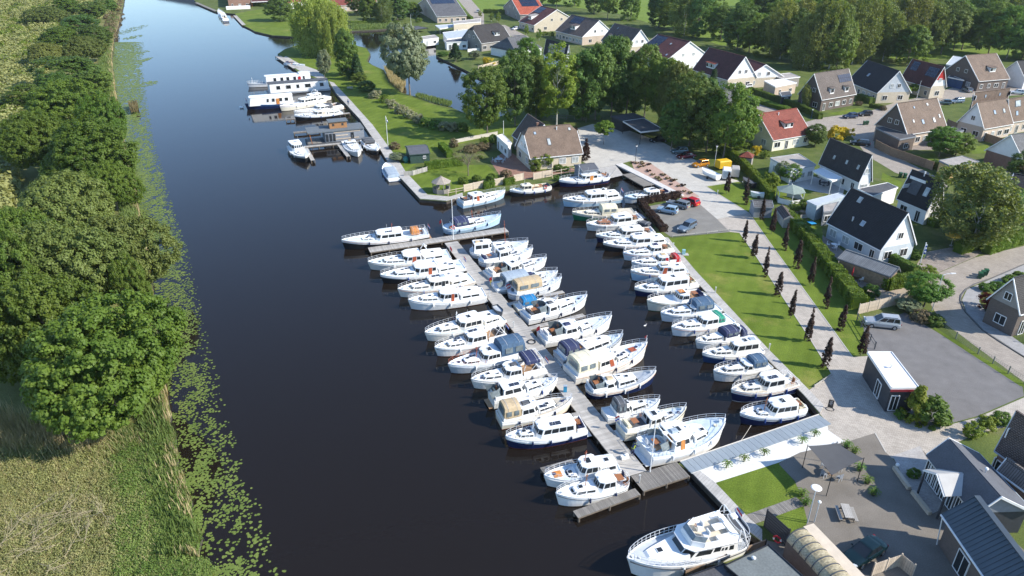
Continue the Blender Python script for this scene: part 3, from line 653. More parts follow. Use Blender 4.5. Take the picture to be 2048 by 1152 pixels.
def cruiser(label,bow,stern,hull=(W_HULL,W_HULL),boot=BOOT,deckm=W_DECK,fb=1.0,rise=.55,B=None,style='transom',trunk=(.54,.82,.42),house=(.30,.56,1.28),housem=None,roofm=None,aft=None,
            side=3,trunkw=.62,housew=.80,door=None,extras=(),group='motor cruisers in the marina',name='motor_cruiser',cat='motor cruiser',railt=(.50,1.0),railm=None,rakef=.42,seed=None,fend=True,rake=.7,trunkm=None,zb=.45,zst=.25,glass=GLASS,cockpit=TEAK,sunk=0.0):
    pb,ps=P(*bow,zb),P(*stern,zst); d=pb-ps; L=math.hypot(d.x,d.y); rz=math.atan2(d.y,d.x)
    B=B or max(2.3,min(4.3,L*.315))
    r=random.Random(sum(map(ord,label)))
    root=thing(name,label,cat,((pb.x+ps.x)/2,(pb.y+ps.y)/2,WZ-sunk),rz,group)
    h=Hull(L,B,fb,rise,style,rake); BOATS.append((root,h))
    tint=r.choice([W_HULL,W_HULL,W_WARM,W_COOL,W_DULL]); hull=tuple(tint if m_ is W_HULL else m_ for m_ in hull)
    link('hull',hull_mesh(h,hull[0],hull[1],boot),root); link('deck',deck_mesh(h,deckm),root)
    housem=housem or r.choice([W_HULL,tint]); roofm=roofm or r.choice([W_HULL,W_HULL,tint,W_DECK]); X=lambda t: L*(t-.5)
    Z=lambda t: h.zs(t)-.12
    if trunk:
        t0,t1,th=trunk; z0=Z(t0)-.03
        tb,_=block(root,'fore_cabin',X(t0),X(t1),min(h.hb(t0),h.hb((t0+t1)/2))*trunkw*1.15,max(.35,h.hb(t1)*trunkw*1.05),z0,Z((t0+t1)/2)+th,trunkm or housem,rf=.55,ra=0,tum=.10,chamf=.5,side=r.choice([2,3,3]),front=2 if L>8.5 else 1,back=0,v=(.30,.82),sidev=(.42,.80),roof=None,glass=glass)
        zt=Z((t0+t1)/2)+th
        hatch(root,X(t0+(t1-t0)*r.uniform(.35,.6)),r.uniform(-.25,.1),zt,.5,.5)
        if r.random()<.45: hatch(root,X(t0+(t1-t0)*.18),.35,zt,.42,.3)
        if r.random()<.4: solar(root,X(t0+(t1-t0)*.25),-.4,zt,.9,.5)
        if r.random()<.6: MB().cyl((X(t0+.04),.5,zt),.05,.12,6).ball((X(t0+.04),.5,zt+.14),.09,6,4).cyl((X(t0+.04),-.5,zt),.05,.12,6).ball((X(t0+.04),-.5,zt+.14),.09,6,4).build('ventilator',CHROME,root)
    if house:
        t0,t1,hh=house; z0=Z(t0)-.02
        wa=min(h.hb(t0),h.hb(t1))*housew
        hb_,F=block(root,'wheelhouse',X(t0),X(t1),wa,wa*.94,z0,z0+hh,housem,rf=rakef,ra=.10,side=side,roof=roofm,door=door or (-1,GLASS),v=(.46,.88),glass=glass)
        zr=z0+hh+.11
        ex=r.random()
        if 'noroof' not in extras:
            xm=X((t0+t1)/2)-.1
            if ex<.45: solar(root,xm+.1,r.choice([-.35,.35])*wa,zr-.02,min(1.3,(t1-t0)*L*.55),.62)
            elif ex<.8: hatch(root,xm,0,zr-.02,.62,.9)
            MB().tube((xm+.5,wa*.5,zr),(xm+.38,wa*.5,zr+1.5),.012,n=3).build('aerial',WHITE_TUBE,root)
            MB().box((X(t1)-rakef-.05,0,zr+.05),(.16,.22,.12)).build('searchlight',CHROME,root)
    if aft:
        k=aft[0]; zf=Z(.15)
        if k== 'cabin':                    # ('cabin', t0, t1, h)
            ab,_=block(root,'aft_cabin',X(aft[1]),X(aft[2]),h.hb(max(aft[1],.1))*.74,h.hb(aft[2])*.76,zf-.03,zf+aft[3],housem,rf=.02,ra=.15,tum=.08,chamf=.1,side=2,front=0,back=1,roof=roofm,v=(.42,.8),glass=glass)
            hatch(root,X((aft[1]+aft[2])/2),0,zf+aft[3]+.09,.55,.6)
            if r.random()<.5: solar(root,X(aft[1]+.03)+.35,.45,zf+aft[3]+.09,.8,.5)
        if k in ('canopy','cockpit','frame','covered'):
            t0,t1=aft[1],aft[2]
            fl=MB().box((X((t0+t1)/2),0,zf+.10),((t1-t0)*L,h.hb(.15)*1.5,.04)).build('cockpit_floor',cockpit,root)
            w_=h.hb(.15)*.80
            MB().box((X((t0+t1)/2),w_,zf+.32),((t1-t0)*L,.09,.5)).box((X((t0+t1)/2),-w_,zf+.32),((t1-t0)*L,.09,.5)).box((X(t0),0,zf+.32),(.09,w_*2.09,.5)).build('coaming',housem,root)
            if k in ('cockpit','frame'): seats(root,X(t0)+.45,h.hb(.15)*.72,zf+.12,r.choice([CREAMC,WHITEC,NAVY,GREYC])); wheel(root,X(t1)-.45,.3,zf+1.0)
            if k== 'cockpit' and L>8: table(root,X((t0+t1)/2),zf+.12)
        if k== 'canopy':                   # ('canopy', t0, t1, h, material)
            canopy(root,X(aft[1]),X(aft[2]),h.hb(.15)*.86,zf+.45,zf+aft[3],aft[4])
        if k== 'frame':
            zt=zf+aft[3]; w_=h.hb(.15)*.8; xa,xb=X(aft[1]),X(aft[2]); mb=MB()
            for s in (-1,1): mb.path([(xa,s*w_,zf+.5),(xa+.35,s*w_,zt),(xb-.35,s*w_,zt),(xb,s*w_,zf+.8)],.035,4); mb.tube((xa+.2,s*w_,zf+.6),(xb-.7,s*w_,zt),.03,n=4); mb.tube((xb-.9,s*w_,zf+.6),(xa+.5,s*w_,zt),.03,n=4)
            mb.tube((xa+.35,-w_,zt),(xa+.35,w_,zt),.035,n=4); mb.tube((xb-.35,-w_,zt),(xb-.35,w_,zt),.035,n=4); mb.build('canopy_frame',WHITE_TUBE,root)
        if k== 'deck':
            rail(root,h,.01,max(.12,(house[0] if house else .3)-.02),.6,railm,5,stern=True,name='stern_railing')
            if r.random()<.6: table(root,X(.13),zf+.05)
            for s in (-1,1):
                MB().box((X(.07),s*.5,zf+.28),(.45,.45,.08)).box((X(.07)-.2,s*.5,zf+.55),(.06,.45,.5)).box((X(.07),s*.5,zf+.14),(.38,.38,.22)).build('chair',r.choice([WHITEC,NAVY,WOODV]),root)
    rt=railt
    if rt: rail(root,h,rt[0],rt[1],.55,railm,max(6,int(L*(rt[1]-rt[0])/.75)))
    MB().box((h.x(.93),0,h.zs(.93)+.0),(.34,.22,.2)).cyl((h.x(.93)-.02,.12,h.zs(.93)),.08,.16,6).build('anchor_winch',CHROME,root)
    # rubbing strake along the sheer
    mb=MB()
    for s in (-1,1): mb.path([(h.x(t),s*(h.hb(t)*1.02+.01),h.zs(t)-.27) for t in ST if t<.99],.028,3)
    mb.build('rubbing_strake',r.choice([CHROME,WOODV,WHITE_TUBE,BLACKP]) ,root)
    if fend: fenders(root,h,[(t,s) for s in (-1,1) for t in ((.22,.48,.7) if L>8 else (.25,.6))],r.choice([FENDER,WHITE_TUBE,WHITE_TUBE,NAVYH]))
    if style== 'transom' and r.random()<.5: MB().box((h.x(0)-.28,0,.22),(.6,B*.7,.06)).build('swim_platform',r.choice([TEAK,W_DECK]),root)
    # loose gear on deck: coiled line, a box or bag, a folded cover
    if L>6 and railt:
        if r.random()<.7: MB().cyl((h.x(.86),r.uniform(-.3,.3),h.zs(.86)-.1),.22,.09,8).build('coiled_line',r.choice([CREAMC,NAVY,WHITEC]),root)
        if r.random()<.5: MB().box((X(.12),r.uniform(-.6,.6),Z(.12)+.25),(.7,.45,.35),rz=r.uniform(-.3,.3)).build('deck_box',r.choice([WHITEC,GREYC,TEAK]),root)
        if house and r.random()<.35: MB().loft([[(X(house[0])+.3,-.5,Z(house[0])+house[2]+.1),(X(house[0])+1.2,-.45,Z(house[0])+house[2]+.1),(X(house[0])+1.2,.3,Z(house[0])+house[2]+.1),(X(house[0])+.3,.35,Z(house[0])+house[2]+.1)],[(X(house[0])+.4,-.3,Z(house[0])+house[2]+.28),(X(house[0])+1.1,-.3,Z(house[0])+house[2]+.25),(X(house[0])+1.1,.2,Z(house[0])+house[2]+.22),(X(house[0])+.4,.2,Z(house[0])+house[2]+.26)]]).build('folded_cover',r.choice([BEIGEC,NAVY,GREYC,SKYC]),root)
    for e in extras:
        if e[0]== 'mast': mast(root,X(e[1]),(Z(e[1])+e[2]),e[3],e[4])
        elif e[0]== 'flag': flag(root,h.x(.0)+.1,e[2] if len(e)>2 else .2,h.zs(0),1.5,e[1],.95)
        elif e[0]== 'bowflag': flag(root,h.x(.985)-.1,0,h.zs(1),1.0,e[1],.5,.1)
        elif e[0]== 'arch':
            w_=h.hb(e[1])*.78; x_=X(e[1]); z_=Z(e[1])+e[2]
            MB().path([(x_,-w_,z_),(x_-.5,-w_*.75,z_+e[3]),(x_-.5,w_*.75,z_+e[3]),(x_,w_,z_)],.09,5).box((x_-.5,0,z_+e[3]+.12),(.45,.4,.16)).build('radar_arch',W_HULL,root)
        elif e[0]== 'screen':           # wrap-round glass screen at the front of an open cockpit
            w_=h.hb(e[1])*.72; x_=X(e[1]); z_=Z(e[1])+.3
            pts=[(x_-1.1,-w_),(x_-.1,-w_*.85),(x_+.35,-w_*.4),(x_+.35,w_*.4),(x_-.1,w_*.85),(x_-1.1,w_)]
            mb=MB()
            for a,b in zip(pts,pts[1:]):
                mb.slab([(*a,z_),(*b,z_),(b[0]-.35,b[1]*.92,z_+e[2]),(a[0]-.35,a[1]*.92,z_+e[2])],.02)
            mb.build('windscreen',CLEARV,root)
        elif e[0]== 'canopy': canopy(root,X(e[1]),X(e[2]),h.hb(.3)*e[5],Z(.3)+e[3],Z(.3)+e[4],e[6],win=e[7] if len(e)>7 else True)
        elif e[0]== 'dinghy':
            dh=Hull(2.4,1.1,.38,.18,'transom',.3); a=link('dinghy_hull',hull_mesh(dh,e[3],e[3],e[3],.08),root,(X(e[1]),0,Z(.1)+e[2])); a.rotation_euler=(0,0,math.pi/2)
            link('dinghy_floor',deck_mesh(dh,GREYDECK,0,1,-.2),a)
        elif e[0]== 'ring': ring(root,(X(e[1]),e[2]*h.hb(e[1])*.9,Z(e[1])+.55),.32,'y')
        elif e[0]== 'rug': MB().box((X(e[1]),0,Z(e[1])+e[2]),(.9,.9,.03)).build('hatch_cover',e[3],root)
        elif e[0]== 'bike':
            for s in (0,.55):
                cx_=X(e[1])+s; mb=MB()
                for wx in (-.5,.5):
                    for i in range(8):
                        a,b=math.pi*i/4,math.pi*(i+1)/4
                        mb.tube((cx_,wx+.33*math.cos(a),Z(.1)+.4+.33*math.sin(a)),(cx_,wx+.33*math.cos(b),Z(.1)+.4+.33*math.sin(b)),.02,n=3)
                mb.path([(cx_,-.5,Z(.1)+.4),(cx_,-.1,Z(.1)+.45),(cx_,.35,Z(.1)+.85),(cx_,.5,Z(.1)+.4)],.02,3).tube((cx_,-.1,Z(.1)+.45),(cx_,-.25,Z(.1)+.95),.02,n=3); mb.build('bicycle',BLACKP,root)
    return root,h,X,Z
WW=(W_HULL,W_HULL); GW='cruisers berthed on the canal side of the long pier'; GE='cruisers berthed on the inner side of the long pier'; GQ='cruisers berthed along the tree-lined lawn quay'; GF='boats berthed at the far quay'
DOORR=(1,RUST)
# ---- canal side of the long pier, from the far end
cruiser('long white cruiser with black lower hull and orange canvas aft, at the cross pier',q('U4',90,335),q('U4',748,258),hull=(BLACKP,W_HULL),trunk=(.63,.80,.22),house=(.30,.62,1.15),side=3,roofm=W_HULL,aft=('deck',),fb=1.25,B=3.9,extras=[('mast',.42,1.2,1.3,RUST),('flag','nl'),('canopy',.10,.2,.2,1.3,.5,ORANGEC,False)],group=GW,deckm=BLUEDECK,trunkw=.4)
cruiser('pale blue cruiser with navy cockpit canopy moored behind the cross pier',q('U4',1315,138),q('U4',868,222),hull=(LBLUEH,LBLUEH),boot=DKBLUE,style='round',trunk=(.52,.74,.5),house=(.38,.54,.95),aft=('canopy',.16,.40,1.55,NAVY),deckm=BLUEDECK,rise=.9,extras=[('mast',.50,1.0,1.6,RUST),('flag','red'),('ring',.12,-1)],group=GW)
cruiser('white cruiser with tall radar arch, first berth below the cross pier',q('U4',290,492),q('U4',915,420),trunk=(.56,.84,.45),house=(.36,.60,1.2),aft=('cabin',.08,.34,.75),extras=[('arch',.33,1.0,1.0),('flag','red')],group=GW,door=DOORR,deckm=BLUEDECK)
cruiser('dark-hulled white cruiser with brown side door and twin roof hatches',q('U4',385,592),q('U4',1020,500),hull=(BLACKP,W_HULL),trunk=(.60,.86,.5),house=(.34,.62,1.25),side=4,door=DOORR,aft=('cabin',.10,.33,.6),extras=[('arch',.36,1.0,.5),('flag','nl')],group=GW,deckm=BLUEDECK)
cruiser('white cruiser with bicycles on the aft deck and pale blue side decks',q('U4',520,702),q('U4',1090,600),hull=(W_HULL,W_HULL),trunk=(.60,.86,.5),house=(.34,.62,1.2),aft=('cabin',.08,.32,.62),side=4,door=(1,GLASS),extras=[('bike',.12)],group=GW,deckm=BLUEDECK)
cruiser('white cruiser with red-brown waterline stripe and folded camper frame aft',q('U4',600,792),q('U4',1185,722),boot=BOOTR,trunk=(.62,.88,.5),house=(.36,.62,1.3),side=4,door=DOORR,aft=('cabin',.06,.34,.7),extras=[('arch',.33,1.0,.8)],fb=1.15,group=GW,deckm=W_DECK)
cruiser('white cruiser with long pulpit rail and grey tender on its stern, below the gap',q('U5',190,346),q('U5',780,205),trunk=(.60,.86,.5),house=(.30,.60,1.25),side=3,aft=('cabin',.06,.28,.7),extras=[('dinghy',.04,.9,GREYC),('mast',.6,.9,1.6,WHITE_TUBE)],group=GW,deckm=BLUEDECK)
cruiser('white cruiser with bare white tent frame over its aft steering position',q('U5',265,462),q('U5',800,330),boot=BOOTR,trunk=(.60,.86,.5),house=(.30,.58,1.25),aft=('frame',.04,.28,2.0),extras=[('flag','nl')],group=GW)
cruiser('pale grey cruiser with large slate-blue canopy and red foredeck mast',q('U5',368,590),q('U5',955,450),hull=(GREYH,W_HULL),boot=BLACKP,trunk=(.62,.84,.35),house=(.36,.60,1.15),aft=('canopy',.04,.36,2.15,BLUECAN),railm=RUST,extras=[('mast',.64,.4,1.6,RUST)],group=GW,deckm=W_DECK)
cruiser('white cruiser with navy sun awning and frames over the aft deck',q('U5',545,706),q('U5',1100,590),trunk=(.60,.88,.5),house=(.34,.58,1.2),aft=('frame',.03,.32,2.1),extras=[('canopy',.10,.30,1.7,2.25,.9,NAVY,False),('flag','nl')],group=GW)
cruiser('white cruiser lying stern-out with blue swim ladder and long grey roof hatch',q('U5',1212,705),q('U5',700,835),trunk=(.50,.80,.55),house=(.14,.50,1.25),side=2,aft=('cockpit',.03,.14),extras=[('screen',.11,1.0)],group=GW,rakef=.5,fb=1.15)
cruiser('cream cruiser lying stern-out with beige tent over the aft cockpit',q('U5',1325,850),q('U5',760,985),hull=(W_CREAM,W_HULL),boot=RUST,trunk=(.50,.80,.5),house=(.26,.52,1.25),side=2,aft=('canopy',.03,.26,1.9,BEIGEC),group=GW,deckm=SANDDECK)
cruiser('white cruiser with blue hull band and twin solar panels on its roof',q('U7',230,262),q('U7',745,175),hull=(NAVYH,W_HULL),boot=BOOTR,trunk=(.66,.88,.45),house=(.14,.64,1.25),side=4,roofm=W_HULL,aft=('cockpit',.02,.13),extras=[('mast',.66,.5,1.6,W_HULL)],group=GW,deckm=W_DECK,fb=1.1)
cruiser('white cruiser with orange foredeck hatch and red-brown twin mast',q('U7',482,515),q('U7',965,428),hull=(W_HULL,W_HULL),boot=BLACKP,trunk=(.58,.74,.2),house=(.30,.56,1.3),side=2,aft=('cabin',.04,.29,.9),extras=[('mast',.46,1.4,1.3,RUST),('rug',.82,.12,ORANGEW)],deckm=BLUEDECK,group=GW)
cruiser('white cruiser with black waterline and three roof hatches, beside the end plank pier',q('U7',558,640),q('U7',1035,525),hull=(W_HULL,W_HULL),boot=BLACKP,style='round',trunk=(.48,.82,.5),house=(.22,.48,1.25),side=2,aft=('deck',),extras=[('mast',.60,.6,1.5,WOODV)],group=GW,deckm=W_DECK,rise=.7)
# ---- inner side of the long pier
cruiser('white double-cabin boat with rounded glazed stern cabin and tall red-brown mast',q('U4',1525,345),q('U4',1072,400),style='round',trunk=(.40,.74,.75),house=(.06,.36,1.5),side=2,rakef=.12,aft=None,extras=[('mast',.60,.8,4.0,RUST)],group=GE,B=3.4,fb=1.05,rise=.8)
cruiser('white cruiser with open dark cockpit aft and thin red sheer line',q('U4',1560,388),q('U4',1140,470),boot=RUST,trunk=(.58,.80,.3),house=(.34,.58,1.35),side=3,style='round',aft=('cockpit',.06,.32),group=GE,cockpit=GREYDECK,railm=WHITE_TUBE)
cruiser('white open-cockpit cruiser with solar hatch on a small wheelhouse, third on the inner side',q('U4',1665,458),q('U4',1205,580),trunk=(.56,.82,.45),house=(.32,.54,1.15),side=2,aft=('cockpit',.04,.30),extras=[('screen',.30,.9)],group=GE)
cruiser('cruiser with long pale grey canvas roof and rust-framed windows',q('U4',1750,562),q('U4',1255,670),hull=(GREYH,W_HULL),trunk=(.62,.82,.3),house=(.48,.66,1.0),side=2,aft=('canopy',.14,.50,1.75,SKYC),extras=[('screen',.14,.8),('flag','red')],group=GE,deckm=W_DECK)
cruiser('white boat under a big beige camping canopy with clear windows',q('U4',1780,622),q('U4',1365,718),hull=(W_HULL,W_HULL),boot=GREYH,style='round',trunk=(.58,.76,.3),house=None,aft=('canopy',.12,.58,1.85,BEIGEC),extras=[('ring',.06,1)],group=GE,rise=.8)
cruiser('small cream motor boat under a bright blue cockpit tent',q('U4',1755,748),q('U4',1425,818),hull=(W_CREAM,W_CREAM),trunk=(.50,.80,.5),house=None,aft=('canopy',.12,.45,1.5,TURQ),fb=.75,rise=.35,group=GE,railt=(.7,1.0),name='small_motor_boat',cat='motor boat')
cruiser('white cruiser with purple lifebuoy in the bow and dark wheelhouse stern window',q('U4',1975,757),q('U4',1492,895),trunk=(.50,.82,.55),house=(.32,.50,1.1),side=1,rakef=.2,aft=('cockpit',.04,.26),extras=[('screen',.31,1.15)],group=GE,deckm=BLUEDECK,rise=.75,glass=GLASS)
cruiser('white cruiser with sharp flared bow and pink flag at the transom',q('U5',1625,242),q('U5',1085,372),trunk=(.52,.72,.45),house=(.28,.52,1.2),side=2,aft=('cockpit',.04,.28),extras=[('screen',.27,1.2),('flag','red')],group=GE,rise=1.0,fb=1.1)
cruiser('grey-hulled cruiser with orange wooden side doors and navy cockpit hood',q('U5',1712,372),q('U5',1215,520),hull=(W_HULL,GREYH),trunk=(.34,.82,.85),trunkm=W_HULL,house=None,aft=('canopy',.05,.26,1.75,NAVY),extras=[('rug',.34,.75,ORANGEW)],group=GE,deckm=BLUEDECK,rise=.75,fb=1.1,trunkw=.72)
cruiser('long white cruiser with cream tent aft and blue fender on the bow rail',q('U5',1895,455),q('U5',1300,645),boot=RUST,trunk=(.56,.76,.35),house=(.30,.56,1.2),side=3,door=(2,RUST),aft=('canopy',.04,.28,1.95,CREAMC),extras=[('rug',.8,.12,RUST),('bowflag','red')],group=GE,rise=1.0,fb=1.2,B=3.7)
cruiser('white cutter with dark blue hull line and long grey foredeck',q('U5',1965,655),q('U5',1425,768),hull=(NAVYH,W_HULL),style='round',trunk=(.42,.74,.7),house=(.24,.42,1.0),side=1,aft=('cockpit',.06,.24),extras=[('screen',.24,.9)],group=GE,deckm=GREYDECK,rise=.8)
cruiser('white cruiser with dark grey canvas hood behind the wheelhouse',q('U7',1243,20),q('U7',880,100),trunk=(.44,.80,.6),house=(.30,.46,1.1),side=1,aft=('canopy',.16,.34,1.75,GREYC),group=GE,deckm=W_DECK,fb=1.1)
cruiser('beige-hulled cruiser with white bulkhead and deep open cockpit, Dutch flag at the stern',q('U7',1413,85),q('U7',985,200),hull=(W_CREAM,W_CREAM),trunk=(.62,.84,.3),house=(.38,.62,1.0),side=2,rakef=.3,aft=('cockpit',.04,.36),extras=[('flag','nl')],group=GE,deckm=BLUEDECK,rise=.8,fb=1.15,cockpit=GREYC,fend=False)
cruiser('large white cruiser with brown wooden doors, nearest on the inner side of the pier',q('U7',1663,185),q('U7',1140,340),trunk=(.54,.78,.45),house=(.26,.54,1.4),side=3,door=(1,ORANGEW),aft=('deck',),extras=[('arch',.28,.9,.4),('screen',.24,1.0)],group=GE,deckm=BLUEDECK,rise=1.1,fb=1.35,B=4.1)
# ---- inner basin along the garden fence
cruiser('round-sterned steel cruiser with navy hull and white pole mast by the slipway',q('T7',1450,632),q('T7',1838,590),hull=(NAVYH,W_HULL),boot=BOOTR,style='round',trunk=(.60,.72,.2),house=(.28,.60,1.15),side=3,door=(1,ORANGEW),aft=('deck',),extras=[('mast',.62,.3,3.0,WHITE_TUBE)],rise=.5,fb=1.15,group='cruisers moored along the garden fence',deckm=W_DECK)
cruiser('black-hulled launch with rounded cream wheelhouse beside the slatted garden fence',q('T7',1072,705),q('T7',1393,668),hull=(BLACKP,W_HULL),style='round',trunk=None,house=(.50,.76,1.2),roofm=W_CREAM,housem=W_CREAM,side=2,aft=('cockpit',.06,.48),extras=[('ring',.20,1)],group='cruisers moored along the garden fence',deckm=BLUEDECK)
cruiser('pale blue-hulled cruiser with square swim step, nearest the wooden gazebo',q('T7',1040,706),q('T7',690,790),hull=(LBLUEH,W_HULL),boot=GREYH,trunk=(.48,.80,.45),house=(.22,.50,1.15),side=3,door=DOORR,aft=('cockpit',.03,.20),group='cruisers moored along the garden fence',deckm=W_DECK)
cruiser('small white and blue cruiser moored against the dark beech hedge',q('T8',568,757),q('T8',905,715),hull=(W_HULL,LBLUEH),trunk=(.52,.82,.45),house=(.26,.56,1.2),side=3,aft=('cockpit',.03,.26),group=GQ,deckm=BLUEDECK)
# ---- the lawn quay, from the far end
cruiser('large white cruiser with pale blue hull, farthest berth of the lawn quay',q('T8',95,782),q('T8',535,742),hull=(LBLUEH,W_HULL),trunk=(.62,.84,.4),house=(.30,.62,1.35),side=3,aft=('cabin',.05,.29,.9),extras=[('arch',.30,1.1,.5),('flag','nl')],group=GQ,fb=1.2,deckm=W_DECK)
cruiser('green-hulled cruiser with cream superstructure and cream canopy',q('T8',168,880),q('T8',640,862),hull=(GREENH,W_CREAM),boot=GREENH,housem=W_CREAM,roofm=CREAMC,trunk=(.56,.82,.45),house=None,aft=('canopy',.28,.54,1.7,CREAMC),extras=[('rug',.15,.05,SANDDECK)],group=GQ,deckm=SANDDECK,B=3.3,fb=1.1)
cruiser('white cruiser with wooden roof over the fore cabin and orange side boards',q('T8',275,965),q('T8',700,915),trunk=(.60,.84,.5),trunkm=WOODV,house=(.22,.56,1.25),side=2,aft=('cockpit',.03,.22),group=GQ,deckm=W_DECK)
cruiser('white cruiser with navy lower hull and four side windows in a row',q('U3',350,512),q('U3',800,480),hull=(NAVYH,W_HULL),trunk=(.60,.84,.4),house=(.22,.60,1.2),side=4,aft=('cockpit',.03,.22),group=GQ,deckm=BLUEDECK)
cruiser('white cruiser with two large dark side windows and long pulpit rail',q('U3',405,575),q('U3',890,540),hull=(BLACKP,W_HULL),trunk=(.58,.84,.5),house=(.28,.58,1.3),side=2,aft=('cabin',.05,.27,.8),group=GQ,deckm=W_DECK)
cruiser('slim white cruiser with long row of low cabin windows beside the red-trimmed boat',q('U3',558,652),q('U3',930,605),trunk=(.50,.86,.5),house=(.26,.50,1.1),side=2,aft=('cockpit',.03,.25),group=GQ,deckm=BLUEDECK)
cruiser('white cruiser with dark red door and red aft dodger',q('U3',622,722),q('U3',990,690),trunk=(.50,.86,.5),house=(.26,.50,1.15),side=2,door=(0,RED),aft=('cockpit',.04,.25),extras=[('canopy',.02,.14,.1,1.1,.8,RED,False)],group=GQ,deckm=W_DECK)
cruiser('high-sided white cruiser with tan roof panel, pale blue topsides',q('U3',615,802),q('U3',1045,780),hull=(LBLUEH,W_HULL),trunk=(.52,.84,.4),house=(.30,.54,1.2),side=2,door=(1,RUST),aft=('cabin',.05,.29,.8),extras=[('rug',.42,1.36,SANDDECK)],group=GQ,fb=1.3,deckm=W_DECK)
cruiser('navy-hulled cruiser with broad white roof and curtained aft windows',q('U3',645,922),q('U3',1112,862),hull=(NAVYH,W_HULL),trunk=(.64,.86,.5),house=(.16,.62,1.45),side=3,aft=('cockpit',.03,.15),group=GQ,deckm=BLUEDECK,glass=GLASS)
cruiser('cream-white sloop-shaped cruiser with orange roof hatch and green waterline',q('U3',740,1032),q('U3',1205,965),hull=(W_CREAM,W_CREAM),boot=GREENH,style='round',trunk=None,house=(.36,.54,1.2),side=3,aft=('cockpit',.10,.34),extras=[('rug',.45,1.36,ORANGEW)],group=GQ,rise=.7,fb=1.1,deckm=W_DECK)
cruiser('white cruiser with slate canopy over the cockpit, between the green-striped and sloop-shaped boats',q('U6',462,347),q('U6',905,285),trunk=(.52,.86,.55),house=(.44,.54,.9),side=1,aft=('canopy',.14,.46,1.75,BLUECAN),group=GQ,deckm=W_DECK)
cruiser('white cruiser with bright green canvas at the back of its roof',q('U6',545,458),q('U6',1000,375),trunk=(.56,.86,.5),house=(.28,.56,1.25),side=2,aft=('canopy',.17,.29,1.35,GREENC),group=GQ,deckm=W_DECK)
cruiser('white sport cruiser with navy folding hood and white arch',q('U6',730,557),q('U6',1110,480),trunk=(.50,.88,.5),house=None,aft=('canopy',.20,.48,1.4,NAVY),extras=[('arch',.24,.3,1.1),('canopy',.04,.15,.2,1.2,.85,NAVY,False)],group=GQ,deckm=W_DECK,fb=.95)
cruiser('white cruiser with slate lower hull and solid white roof over glazed cockpit',q('U6',780,657),q('U6',1230,600),hull=(DKBLUE,W_HULL),trunk=(.54,.86,.5),house=(.08,.54,1.4),side=3,group=GQ,deckm=W_DECK)
cruiser('white cruiser with grey-blue rounded cockpit roof and solar panel',q('U6',865,800),q('U6',1290,730),trunk=(.50,.86,.55),house=(.36,.52,.95),side=1,aft=('canopy',.10,.36,1.55,BLUECAN),group=GQ,deckm=W_DECK,fb=1.1)
cruiser('glossy navy-hulled cruiser with white roof and dark seat backs aft',q('U6',1000,952),q('U6',1480,860),hull=(NAVYH,W_HULL),boot=W_HULL,trunk=(.58,.86,.5),house=(.22,.56,1.35),side=2,aft=('deck',),railm=WHITE_TUBE,group=GQ,deckm=SANDDECK,fb=1.2)
cruiser('white round-sterned launch with domed white wheelhouse, nearest berth of the lawn quay',q('U6',1068,1125),q('U6',1580,1050),hull=(NAVYH,W_HULL),boot=BLACKP,style='round',trunk=(.62,.80,.3),house=(.20,.60,1.3),side=3,rakef=.5,aft=('cockpit',.07,.19),extras=[('mast',.64,.3,1.8,WOODV)],group=GQ,deckm=W_DECK,rise=.6)
# ---- far quay
cruiser('white cabin boat lying bow towards the camera beside a jetty arm',q('T6',955,985),q('T6',835,860),hull=(BLACKP,W_HULL),trunk=(.50,.74,.2),house=(.04,.42,1.5),side=2,group=GF,deckm=W_DECK,zb=.5)
cruiser('white motor boat with square hatch lying below the grey houseboat',q('T6',1478,935),q('T6',1380,810),trunk=(.36,.80,.45),house=(.16,.36,.8),side=1,group=GF,deckm=W_DECK,fb=.9)
cruiser('white sloop with folded dark hood, against the quay below the grey houseboat',q('T6',1668,912),q('T6',1560,800),hull=(BLACKP,W_HULL),trunk=(.45,.80,.25),house=None,aft=('canopy',.08,.40,1.1,GREYC),group=GF,deckm=W_DECK,fb=.9)
cruiser('blue-grey covered launch alone at the quay by the green shed',q('T7',122,478),q('T7',190,598),hull=(W_HULL,W_HULL),boot=DKBLUE,trunk=None,house=None,fb=.6,rise=.45,extras=[('canopy',.10,.66,.15,.75,.8,SKYC,False)],group=GF,deckm=W_DECK,railt=None,name='open_launch',cat='launch')
cruiser('big white cruiser with wrap-round dark windscreen moored beside the navy houseboat',q('T6',700,480),q('T6',1130,400),hull=(W_CREAM,W_HULL),trunk=(.56,.78,.3),house=(.20,.56,1.3),side=4,aft=('cabin',.02,.19,1.0),group=GF,deckm=W_DECK,fb=1.2)
cruiser('white sports cruiser with dark side glass and bicycles on the stern',q('T6',838,528),q('T6',1310,455),trunk=(.56,.84,.2),house=(.30,.58,1.0),side=2,aft=('cockpit',.03,.28),extras=[('bike',.06),('canopy',.22,.34,.2,1.2,.8,GREYC,False)],group=GF,deckm=W_DECK,rakef=.8)
cruiser('black-hulled white cruiser with open rails on the foredeck, next to the wooden-topped houseboat',q('T6',842,568),q('T6',1315,520),hull=(BLACKP,W_HULL),trunk=(.60,.84,.35),house=(.34,.60,1.1),side=2,door=(0,SANDDECK),aft=('cabin',.05,.32,.7),group=GF,deckm=W_DECK)
cruiser('white cruiser with small flybridge between the white house barge and the sports cruiser',q('T6',880,428),q('T6',1180,365),trunk=None,house=(.30,.66,1.8),side=3,aft=None,extras=[('arch',.45,1.8,.8)],group=GF,deckm=W_DECK)
cruiser('low white open boat moored at the willow island',q('T6',950,45),q('T6',758,28),trunk=(.40,.70,.3),house=None,fb=.75,rise=.3,group=GF,railt=None,name='open_boat',cat='boat',extras=[('rug',.3,.06,SANDDECK)],aft=('cockpit',.05,.36))
